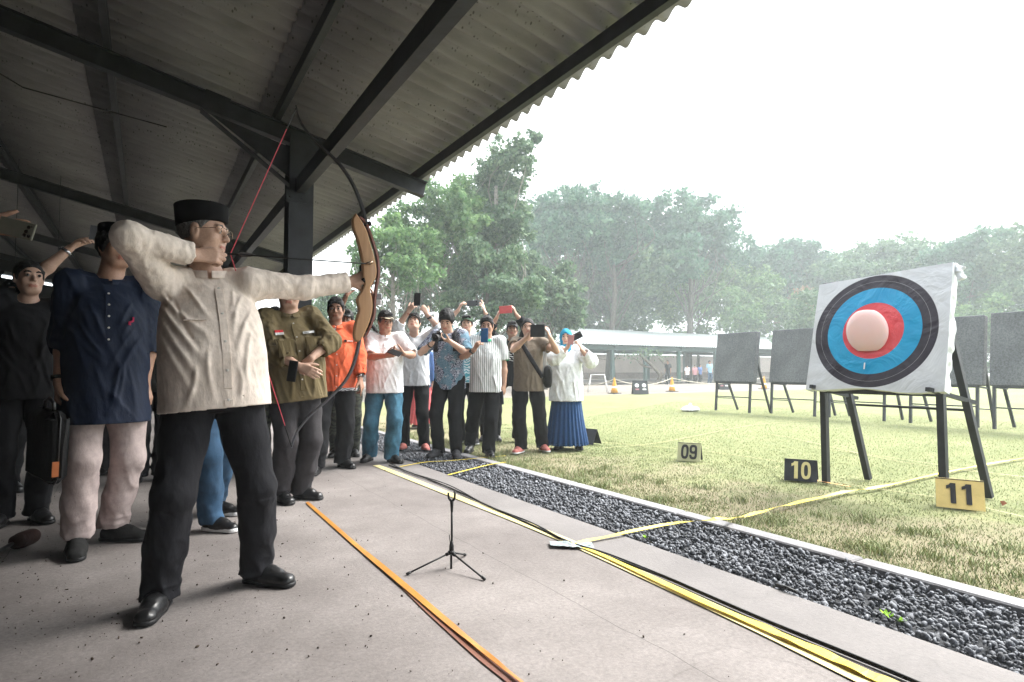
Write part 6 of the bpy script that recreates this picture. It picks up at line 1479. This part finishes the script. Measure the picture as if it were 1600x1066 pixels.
# --- bow stand on the floor
bs_ = thing('bow_stand', 'black three-legged bow stand with forked top on the concrete', 'bow stand', G(705, 888)); b0 = np.array(bs_.location[:])
pf = lambda u, v: (lambda d: np.array([0, 0, 1.0]) + d * (np.dot(b0 - [0, 0, 1.0], CFH) / np.dot(d, CFH)) - b0)(ray(u, v))
hub = pf(705, 863)
mb = MB(); mb.tube([pf(705, 889), hub, pf(706, 845)], .006, 10); mb.build('centre_pin', M_black, bs_, True)
mb = MB(); mb.tube([pf(706, 846), pf(706, 800)], .0055, 10); mb.tube([pf(706, 800), pf(706, 790), pf(706, 782)], [.006, .008, .010], 10); mb.build('shaft', M_black, bs_, True)
mb = MB(); mb.tube([pf(706, 784), pf(701.5, 779), pf(700.5, 772), pf(700.8, 770)], [.007, .0058, .005, .005], 8); mb.tube([pf(706, 784), pf(710.5, 779), pf(710.8, 771), pf(709.8, 767)], [.007, .0058, .005, .004], 8); mb.build('fork', M_black, bs_, True)
mb = MB(); mb.lathe(pf(705.5, 862), [(.010, 0), (.012, .01), (.012, .03), (.009, .04), (.009, .05)], (0, 0, 1), 12); mb.lathe(hub - UPV * .012, [(.008, 0), (.017, .004), (.017, .018), (.008, .022)], (0, 0, 1), 12); mb.build('hub', M_black, bs_, True)
mb = MB(); mb.tube([pf(703.5, 850), pf(702, 836)], .002, 6); mb.build('lever', M_black, bs_)
for (u, v, w_) in ((636, 897, 0), (757, 905, 0), (727, 868, 1)):
    e = (G(u, v, .006) if not w_ else G(727, 867, .006)) - b0; mb = MB(); d = nrm(e - hub); mb.tube([hub + d * .012, hub + d * .03], .009, 8); mb.tube([hub + d * .02, e], .0046, 8); l_ = mb.build('leg', M_black, bs_, True); mb = MB(); mb.tube([e - d * .02, e + d * .004], .0072, 8); mb.build('foot', M_black, l_, True)

# --- far side: cones, sandwich boards, rope, white trestle, plastic
M_cone = fab('orange_yellow_cone', (.62, .30, .035), .1, 8, .6); 
cn = 'traffic cones along the far rope'; conep = []
for k, (u, v, lb) in enumerate(((960, 615, 'orange cone at the left end of far rope line'), (1050, 612, 'orange cone in front of the green pavilion post'), (1194, 608, 'orange cone seen between the two left target butts'))):
    p = G(u, v, .0); c_ = thing('traffic_cone', lb, 'cone', p, cn); mb = MB(); mb.box((0, 0, .015), (.42, .42, .03), None, 0, .006); mb.build('cone_base', M_black, c_)
    mb = MB(); mb.lathe((0, 0, .03), [(.155, 0), (.12, .16), (.075, .4), (.03, .62), (.028, .64)], n=20); co_ = mb.build('cone_body', M_cone, c_, True); mb = MB(); mb.lathe((0, 0, .03), [(.1095, .22), (.0715, .42)], n=20, cap=False); 
    mb = MB(); mb.lathe((0, 0, .03), [(.113, .20), (.098, .28)], n=20, cap=False); mb.build('cone_band', M_wht, co_, True); conep.append(p + V3(0, 0, .62))
rp_ = [G(905, 612) + V3(0, 0, .45)] + [conep[0]]; 
def sag(a, b, s_, n=12): return [a + (b - a) * t - UPV * s_ * 4 * t * (1 - t) for t in np.linspace(0, 1, n)]
mb = MB(); mb.tube(sag(G(915, 614) + V3(0, 0, .35), conep[0], .1)[:-1] + sag(conep[0], conep[1], .28)[:-1] + sag(conep[1], conep[2], .3), .018, 6); tag(mb.build('barrier_rope', paint('pale_rope', (.5, .46, .38), .8), None, True), 'pale rope strung between the far orange cones', 'rope')
for k, (u, v, w_, lb) in enumerate(((1000, 616, .62, 'black sandwich board with round signs on the far grass edge'), (1130, 609, .5, 'black sandwich board half behind the leftmost butt'))):
    r_ = aframe(lb, G(u, v), w_, .55, R(-28), M_bkb, M_wht, '', 'sign board', D=.4); ud = nrm([0, .2, .55]); nn = nrm(np.cross([1, 0, 0], ud))
    for q in (-1, 1):
        mb = MB(); mb.lathe(V3(q * w_ * .24, -.07, .36) + nn * .006, [(.085, 0), (.085, .004), (.001, .0045)], nn, 18); mb.build('round_mark', M_wht, r_)
        mb = MB(); mb.box(V3(q * w_ * .24, -.13, .20) + nn * .006, (.15, .006, .06), Matrix.Rotation(-math.atan2(.2, .55), 3, 'X')); mb.build('text_block', cloth('faded_pink_print', (.35, .16, .18)) if q < 0 else M_wht, r_)
tr_ = thing('white_trestle', 'white metal barrier frame at the far field edge beside the headscarf woman', 'barrier', G(934, 613)); mb = MB()
e1, e2 = V3(CR[0], CR[1], 0) * -.38, V3(CR[0], CR[1], 0) * .38
for e in (e1, e2):
    for q in (-1, 1): mb = MB(); mb.tube([e * 1.15 + CFH * q * .25, e * .8 + UPV * .78], .02, 8); mb.build('leg', paint('white_pipe', (.6, .6, .6), .5), tr_, True)
mb = MB(); mb.tube([e1 * .85 + UPV * .78, e2 * .85 + UPV * .78], .022, 8); mb.build('top_bar', paint('white_pipe', (.6, .6, .6), .5), tr_, True)
s = SDF(V3(-.5, -.5, -.02), V3(.5, .5, .35), .025); s.ell(V3(0, 0, .03), (.22, .18, .07), None, .05); s.cap(V3(0, 0, .05), V3(.02, 0, .17), .05, .02, .05); s.cap(V3(.1, 0, .02), V3(.4, .1, .02), .03, .02, .04); s.fold(.05, (.08, .08, .08), 1)
o = sdf_obj('plastic_sheet', s, M_wht, None, V3(0, 0, 0)); o.location = Vector(G(1078, 642)); tag(o, 'crumpled white plastic lying in the middle of distant grass', 'plastic')
lf = MB(); g = G(1569, 790); lf.add([g + V3(*q) for q in ((-.03, 0, 0), (0, -.02, .02), (.035, 0, .012), (0, .025, .028), (.0, 0, .035))], [(0, 1, 4), (1, 2, 4), (2, 3, 4), (3, 0, 4), (0, 3, 2, 1)]); tag(lf.build('fallen_leaf', fab('brown_leaf', (.20, .07, .03), .3, 40)), 'curled brown dead leaf on grass behind number 11', 'leaf')
# ================================================================ far pavilion, walls, trees
YE = 32.0
fp = thing('far_pavilion', 'long low open pavilion with pale corrugated roof beyond the field', 'pavilion', (30, YE, 0))
def froof(x): return 2.78 + .32 * (x - YE) if x < YE + 4.3 else 2.78 + .32 * 4.3 - .32 * (x - YE - 4.3)
M_fsheet = fab('pale_green_sheet', (.33, .37, .37), .06, 1.5, .6, .1, 6, stretch=(1, 1, 1)); M_fgreen = fab('dark_green_steel', (.045, .085, .08), .15, 4, .6, .1, 20); M_fpost = fab('green_post', (.03, .10, .075), .15, 4, .6, .1, 20)
for xa, xb in ((YE, YE + 4.3), (YE + 4.3, YE + 8.6)):
    o = corrugated('roof_sheet', xa - YE, xb - YE, -8, 32, M_fsheet, amp=.035, pitch=.25, thick=.01, zf=lambda x: froof(x + YE), axis='y', ppw=5); o.parent = fp
for j, yy in enumerate((.5, 8.1)):
    mb = MB(); mb.beam((-8, yy, 2.58), (32, yy, 2.58), .12, .30); mb.build('eave_beam', M_fgreen, fp)
mb = MB(); mb.beam((-8, 4.3, 3.85), (32, 4.3, 3.85), .12, .2); mb.build('ridge_beam', M_fgreen, fp)
for x in (-7.5, -4.8, -1.7, 1.5, 5, 9.2, 14, 19, 24, 29):
    for yy in (.5, 8.1):
        mb = MB(); mb.box((x, yy, 1.22), (.22, .22, 2.44)); mb.box((x, yy, .04), (.4, .4, .08)); mb.build('post', M_fpost if x == 5 else M_fgreen, fp)
    mb = MB(); mb.beam((x, .1, 2.62), (x, 4.3, 4.0), .1, .14); mb.beam((x, 4.3, 4.0), (x, 8.5, 2.62), .1, .14); mb.beam((x, .5, 2.5), (x, 8.1, 2.5), .08, .12); mb.beam((x, .55, 2.0), (x + .6, .55, 2.45), .05, .05); mb.build('roof_truss', M_fgreen, fp)
o = sheet('far_slab', 14, 64, YE - 1.2, YE + 10, .10, M_dirt)
# boundary wall behind
wl = thing('boundary_wall', 'long cream boundary wall with brown base behind far pavilion', 'wall', (35, 50, 0)); mb = MB(); mb.box((0, 0, 1.65), (110, .2, 1.9)); mb.build('upper_wall', fab('cream_render', (.42, .36, .33), .08, .8, .9), wl)
mb = MB(); mb.box((0, 0, .35), (110, .24, .7)); mb.build('wall_base', fab('brown_stone_base', (.16, .12, .10), .3, 5, .9), wl); mb = MB(); mb.box((0, 0, 2.64), (110, .3, .08)); mb.build('coping', fab('cream_coping', (.35, .31, .29), .1, 2, .9), wl)

# people by the far pavilion
def small_person(label, u, v, face, shirt, tr, skin='tan', H=1.65, **k):
    b = G(u, v); c = dict(res=.022, skin=skin, noface=True, shirt=dict(mat=shirt, sleeve=.8, hem=-.1, loose=.02), trousers=dict(mat=tr), shoes=BK); c.update(k); person(label, b[:2], H, face, c)
small_person('person in black standing beside the green pavilion post', 1044, 601, 250, M_bshirt, M_blk, 'brown')
small_person('person in pale blue shirt near the leftmost grey butt', 1109, 600, 200, cloth('pale_blue_cloth', (.25, .40, .52)), M_djeans)
small_person('person in mid blue shirt sitting group under far pavilion', 1094, 599, 190, M_blue, M_blk, H=1.4)
small_person('person in pink shirt under the far pavilion', 1086, 599, 230, cloth('dusty_pink_cloth', (.5, .25, .27)), M_dgrey, H=1.35)
small_person('person in white shirt at left of the far pavilion group', 1074, 599, 210, M_white, M_dgrey, H=1.35)

# --- trees
def leaf_mat(name, c0, c1, c2):
    m, t, bs = nodemat(name); g = t.nodes.new('ShaderNodeNewGeometry'); rr = t.nodes.new('ShaderNodeValToRGB'); t.links.new(g.outputs['Random Per Island'], rr.inputs[0]); cr = rr.color_ramp
    cr.elements[0].color = c4(c0); cr.elements[1].color = c4(c2); e = cr.elements.new(.55); e.color = c4(c1)
    tc = t.nodes.new('ShaderNodeTexCoord').outputs['Object']; b, _ = noise_ramp(t, tc, .35, (.75, .8, .8), (1.3, 1.2, 1.0), .35, .65, 3)
    t.links.new(mixc(t, 1.0, rr.outputs[0], b, 'MULTIPLY'), bs.inputs['Base Color']); bs.inputs['Roughness'].default_value = .6; bs.inputs['Specular IOR Level'].default_value = .25
    tr = t.nodes.new('ShaderNodeBsdfTranslucent'); t.links.new(rr.outputs[0], tr.inputs[0]); ms = t.nodes.new('ShaderNodeMixShader'); ms.inputs[0].default_value = .35
    out = t.nodes['Material Output']; t.links.new(bs.outputs[0], ms.inputs[1]); t.links.new(tr.outputs[0], ms.inputs[2]); t.links.new(ms.outputs[0], out.inputs[0]); return m
LM = [leaf_mat('leaf_mid_green', (.05, .10, .055), (.09, .16, .09), (.16, .24, .13)), leaf_mat('leaf_deep_green', (.028, .085, .055), (.052, .135, .085), (.10, .20, .12)),
      leaf_mat('leaf_light_green', (.065, .14, .055), (.11, .21, .085), (.19, .30, .12)), leaf_mat('leaf_rust', (.16, .09, .06), (.22, .13, .09), (.26, .2, .1))]
M_bark = fab('grey_brown_bark', (.10, .085, .07), .3, 8, .9, .8, 12, stretch=(1, 1, .3)); M_bark2 = fab('pale_bark', (.22, .2, .175), .25, 8, .9, .6, 10, stretch=(1, 1, .3))
def tree(label, cx, cy, blobs, trunkr, lm, nleaf, lsz, name='broadleaf_tree', bark=None, seed=0, group=None, droop=0., base=None, trunk_top=None, wood=True, sparse=1.0):
    """blobs: (dx, dy, z, rx, rz) foliage masses; each is filled with leafy twiglets set on its shell and scattered in it"""
    g = np.random.default_rng(seed + 11); root = thing(name, label, 'tree', (cx, cy, 0), group)
    nleaf = int(nleaf * 1.35); lsz = lsz * .86
    # split every blob into clumps, so the outline is uneven and sky shows between
    cl = []
    tot = sum(b[3] ** 2 for b in blobs)
    for (dx, dy, z, rx, rz) in blobs:
        k = max(8, int(26 * rx * rx / 2.2 / max(.7, lsz * 4)))
        k = min(k, 90)
        d = g.normal(size=(k, 3)); d /= np.linalg.norm(d, axis=1)[:, None]; rad = g.uniform(.35, 1.08, k) ** .6
        c = d * rad[:, None] * [rx, rx, rz] + [dx, dy, z]; cr_ = g.uniform(.16, .34, k) * (rx + .6)
        for i in range(k): cl.append((c[i], cr_[i]))
    C = np.array([c for c, _ in cl]); Rr = np.array([r for _, r in cl]); w_ = Rr ** 2; w_ /= w_.sum(); n = nleaf
    idx = g.choice(len(C), n, p=w_); d = g.normal(size=(n, 3)); d /= np.linalg.norm(d, axis=1)[:, None]; rad = g.random(n) ** .45
    p = C[idx] + d * (rad * Rr[idx])[:, None] * [1, 1, .72]
    a = g.normal(size=(n, 3)); a[:, 2] -= droop; a /= np.linalg.norm(a, axis=1)[:, None]; nn = d * .8 + g.normal(size=(n, 3)) * .6 + [0, 0, .5]; b = np.cross(a, nn); b /= np.linalg.norm(b, axis=1)[:, None]
    L = lsz * g.uniform(.5, 1.0, n) * g.choice([.8, 1, 1.2, 1.7], n); W_ = L * g.uniform(.32, .5, n)
    V = np.stack([p, p + a * (L * .5)[:, None] + b * W_[:, None] / 1, p + a * L[:, None], p + a * (L * .5)[:, None] - b * W_[:, None]], 1).reshape(-1, 3)
    F = (np.arange(n) * 4)[:, None] + np.array([[0, 1, 2, 3]])
    mesh_obj('crown', V, F, lm, root)
    if wood:
        trunkr = trunkr * (.6 if math.hypot(cx, cy) > 45 else .85)
        mb = MB(); top = trunk_top or (C[:, 2].min() * .4 + C[:, 2].mean() * .6); bend = g.normal(size=2) * .03 * top; bk = bark or M_bark
        tp = [V3(0, 0, -.05), V3(bend[0] * .4, bend[1] * .4, top * .3), V3(bend[0], bend[1], top * .65), V3(bend[0] * .6, bend[1] * .6, top)]; mb.tube(spline(tp, 4), np.linspace(trunkr * 1.25, trunkr * .45, 13), 9); mb.build('trunk', bk, root, True)
        mb = MB(); big = sorted(range(len(C)), key=lambda i: -Rr[i])[:26] + list(g.integers(0, len(C), 14))
        for i in big:
            t0 = g.uniform(.35, .98); q = spline(tp, 4)[int(t0 * 12)]; e = C[i]; mid = (q + e) / 2 + g.normal(size=3) * .18 * np.linalg.norm(e - q) * [1, 1, .5]; r0 = trunkr * g.uniform(.10, .24)
            mb.tube(spline([q, mid, e], 3), np.linspace(r0, r0 * .25, 7), 5)
        mb.build('limbs', bk, root, True)
    return root
def at(u, Z): d = ray(u, 578); return (d * Z)[:2]
def hz(v, Z): return 1 + (578 - v) / FPX * Z
def treepx(label, u, Z, blobpx, trunkr, lm, nleaf, lsz, **k):
    """blobs given as heading, height and radius seen at distance Z, with a spread in depth"""
    c = at(u, Z); g = np.random.default_rng(k.get('seed', 0)); bl = []
    for (bu, bv, br, *rz) in blobpx:
        dz_ = g.uniform(-.06, .06) * Z; q = at(bu, Z + dz_); r_ = br / FPX * Z; bl.append((q[0] - c[0], q[1] - c[1], hz(bv, Z + dz_), r_, (rz[0] if rz else br) / FPX * Z))
    return tree(label, c[0], c[1], bl, trunkr, lm, nleaf, lsz, **k)
gr = 'trees beyond the shooting field'
# the tall trees on the left
treepx('tallest leafy tree just right of the eave edge', 775, 27, [(800, 250, 30), (775, 290, 38), (820, 225, 22), (745, 300, 40), (790, 350, 45), (740, 370, 40), (805, 300, 30), (770, 235, 26), (835, 205, 10)], .22, LM[0], 17000, .20, bark=M_bark2, seed=1, group=gr, droop=.5, trunk_top=9.5)
treepx('airy tree with thin pale trunk directly left of the tallest one', 690, 25, [(690, 330, 42), (650, 350, 38), (720, 310, 36), (660, 390, 36), (705, 385, 40), (640, 400, 26), (730, 340, 30), (690, 300, 26)], .14, LM[2], 11000, .18, bark=M_bark2, seed=2, group=gr, droop=.6)
treepx('thin open tree with bare branches beside the bow riser', 612, 22, [(600, 385, 30), (640, 370, 30), (580, 415, 26), (625, 430, 34), (660, 425, 30), (600, 350, 18), (560, 390, 18)], .13, LM[2], 5200, .17, bark=M_bark2, seed=3, group=gr, droop=.6)
treepx('slender tree behind the raised phones left of centre', 655, 30, [(655, 440, 34), (700, 440, 40), (620, 450, 30), (680, 400, 34), (650, 480, 30), (600, 480, 26), (560, 460, 26), (520, 480, 30)], .16, LM[0], 9500, .2, seed=4, group=gr, droop=.4)
treepx('dense dark green tree over the green-cap man', 760, 24, [(750, 430, 42), (790, 420, 40), (720, 450, 34), (770, 475, 38), (815, 455, 32), (700, 480, 28), (740, 400, 30)], .16, LM[0], 13000, .18, seed=5, group=gr, droop=.4)
treepx('bushy tree rising behind the tablet and headscarf', 850, 31, [(840, 440, 32), (870, 470, 36), (820, 480, 34), (900, 490, 26), (850, 500, 34), (810, 410, 30), (880, 430, 20)], .2, LM[0], 12000, .22, seed=6, group=gr)
# broad trees in the middle distance
treepx('broad umbrella tree with visible forked trunk in the centre', 890, 50, [(880, 325, 40, 30), (850, 330, 30, 24), (920, 310, 30), (870, 360, 44, 30), (915, 350, 40), (845, 370, 24), (900, 300, 20), (940, 345, 30)], .45, LM[1], 16000, .34, seed=7, group=gr, trunk_top=10)
treepx('broad dark tree right of the forked trunk', 950, 52, [(960, 340, 40), (990, 345, 34), (945, 375, 38), (985, 385, 44), (925, 400, 28), (1000, 320, 22), (965, 310, 18)], .45, LM[1], 14000, .34, seed=8, group=gr)
treepx('highest rounded tree of the middle group against the sky', 1075, 56, [(1075, 305, 18, 16), (1060, 330, 34), (1100, 335, 34), (1040, 360, 36), (1085, 365, 42), (1130, 345, 30), (1150, 340, 20), (1110, 385, 40), (1060, 400, 40), (1150, 375, 24), (1025, 335, 26)], .5, LM[1], 20000, .36, seed=9, group=gr)
treepx('light green bushy tree below the highest rounded tree', 1090, 60, [(1090, 440, 46), (1050, 450, 44), (1130, 455, 44), (1020, 470, 34), (1080, 490, 44), (1150, 485, 38), (1170, 440, 26), (1110, 405, 30)], .25, LM[2], 17000, .34, seed=10, group=gr)
treepx('light green bushy tree behind the left of far roof', 960, 58, [(960, 455, 38), (920, 465, 36), (1000, 450, 34), (940, 490, 40), (980, 490, 40), (900, 490, 30), (970, 425, 22)], .25, LM[0], 14000, .34, seed=11, group=gr)
treepx('yellowish green bushes above the far pavilion roof', 1180, 62, [(1180, 465, 34), (1210, 475, 34), (1160, 500, 34), (1230, 500, 34), (1200, 440, 22), (1250, 490, 26)], .22, LM[2], 12000, .34, seed=12, group=gr)
treepx('rust tinted small tree left behind the large target', 1255, 60, [(1250, 475, 26), (1268, 490, 28), (1240, 495, 22), (1262, 462, 16)], .16, LM[3], 5500, .25, seed=13, group=gr)
treepx('round dark tree left of the large target top', 1240, 64, [(1240, 395, 26), (1215, 405, 22), (1265, 400, 24), (1245, 420, 32), (1290, 410, 22), (1210, 435, 24), (1270, 435, 30), (1235, 380, 12)], .4, LM[1], 12000, .38, seed=14, group=gr)
treepx('wide flat-topped rain tree behind the large target', 1370, 60, [(1330, 405, 26, 14), (1370, 395, 32, 16), (1410, 385, 34, 14), (1450, 392, 34, 15), (1350, 425, 36, 16), (1400, 420, 40, 16), (1440, 430, 36), (1310, 420, 26, 14), (1380, 450, 36), (1330, 460, 32)], .5, LM[0], 18000, .36, seed=15, group=gr, name='rain_tree')
treepx('hazy rain tree right of the target corner', 1500, 52, [(1480, 400, 32, 16), (1520, 390, 34, 16), (1550, 372, 28, 16), (1500, 435, 40, 20), (1545, 425, 38, 20), (1470, 455, 34), (1520, 470, 38), (1550, 460, 30)], .45, LM[1], 17000, .34, seed=16, group=gr, name='rain_tree')
treepx('tall rain tree at the right edge of picture', 1600, 48, [(1590, 370, 28, 20), (1620, 380, 34), (1575, 410, 34), (1610, 430, 40), (1580, 470, 38), (1640, 420, 40), (1600, 500, 40), (1655, 470, 40)], .45, LM[0], 18000, .32, seed=17, group=gr, name='rain_tree')
treepx('low leafy bushes below the rain trees at right', 1520, 46, [(1480, 500, 30), (1520, 505, 34), (1560, 500, 34), (1600, 530, 34), (1500, 540, 32), (1550, 545, 34), (1450, 530, 34), (1640, 540, 40)], .3, LM[2], 14000, .28, seed=18, group=gr)
treepx('low shrubs behind the grey butts left of target', 1330, 48, [(1250, 530, 34), (1300, 520, 36), (1350, 525, 36), (1400, 520, 36), (1280, 480, 32), (1330, 485, 36), (1390, 480, 36)], .3, LM[0], 14000, .28, seed=19, group=gr)
treepx('distant pale tree line left of the middle group', 1000, 75, [(820, 400, 40), (880, 420, 40), (1000, 420, 50), (1060, 430, 50), (1180, 430, 40), (1120, 420, 40), (940, 430, 50), (760, 430, 50)], .5, LM[1], 12000, .5, seed=20, group=gr)
treepx('distant pale tree line behind the rain trees', 1450, 80, [(1300, 430, 40), (1360, 440, 44), (1420, 440, 44), (1480, 440, 44), (1540, 430, 44), (1600, 420, 44), (1660, 430, 50), (1240, 450, 40), (1720, 430, 50)], .5, LM[1], 12000, .5, seed=21, group=gr)
treepx('shrub growing behind the pavilion end at far left', 520, 34, [(500, 500, 30), (540, 495, 30), (590, 510, 32), (470, 520, 30), (560, 520, 30), (630, 520, 30)], .15, LM[0], 8000, .22, seed=22, group=gr)
treepx('leafy mass filling between tallest tree and broad umbrella tree', 850, 54, [(830, 420, 34), (860, 440, 38), (900, 430, 36), (940, 440, 38), (980, 440, 36), (1015, 420, 34), (870, 470, 38), (830, 470, 34)], .3, LM[0], 15000, .36, seed=31, group=gr)
treepx('leafy mass between highest rounded tree and dark round tree', 1185, 66, [(1165, 400, 30), (1190, 415, 30), (1180, 440, 38), (1215, 445, 34), (1150, 430, 36), (1250, 455, 34)], .35, LM[1], 11000, .38, seed=32, group=gr)
treepx('pale green mass of bushes behind painted target top', 1310, 64, [(1290, 440, 30), (1320, 445, 30), (1350, 450, 34), (1300, 470, 34), (1265, 460, 26)], .35, LM[0], 9000, .38, seed=33, group=gr)
# crooked bare trunks inside and behind the far pavilion
cr_ = thing('crooked_tree', 'crooked dark branching trunk seen under the far pavilion roof', 'tree', G(1028, 600)); cb = np.array(cr_.location[:])
def pz(u, v): d = ray(u, v); return np.array([0, 0, 1.0]) + d * (np.dot(cb - [0, 0, 1.0], CFH) / np.dot(d, CFH)) - cb
mb = MB()
for L, r0 in (([(1024, 602), (1032, 588), (1022, 575), (1008, 562), (1000, 553)], .16), ([(1032, 588), (1044, 578), (1036, 566), (1026, 556)], .11), ([(1022, 575), (1006, 572), (994, 562), (980, 556)], .08), ([(1008, 562), (1014, 552)], .06)):
    P2 = spline([pz(*q) for q in L], 4); mb.tube(P2, np.linspace(r0, r0 * .5, len(P2)), 7)
mb.build('trunk', M_bark, cr_, True)
mb = MB()
for q in ((1000, 553), (1026, 556), (980, 556), (1014, 552)):
    c = pz(*q); e_ = [c + rng.normal(size=3) * [.5, .5, .2] for _ in range(60)]
    for e in e_: a = nrm(rng.normal(size=3)); b = nrm(np.cross(a, rng.normal(size=3))); mb.add([e, e + a * .1 + b * .05, e + a * .2, e + a * .1 - b * .05], [(0, 1, 2, 3)])
mb.build('crown', LM[0], cr_)
# ================================================================ haze
mb = MB(); mb.box((12, 45, 11.9), (250, 214, 26.2)); 
hm = bpy.data.materials.new('pale_haze'); hm.use_nodes = True; t = hm.node_tree; t.nodes.clear()
o_ = t.nodes.new('ShaderNodeOutputMaterial'); v_ = t.nodes.new('ShaderNodeVolumePrincipled'); v_.inputs['Density'].default_value = .0029; v_.inputs['Color'].default_value = (.88, .96, 1, 1); v_.inputs['Anisotropy'].default_value = .2
t.links.new(v_.outputs[0], o_.inputs['Volume']); hz_ = mb.build('haze', hm); hz_['kind'] = 'stuff'
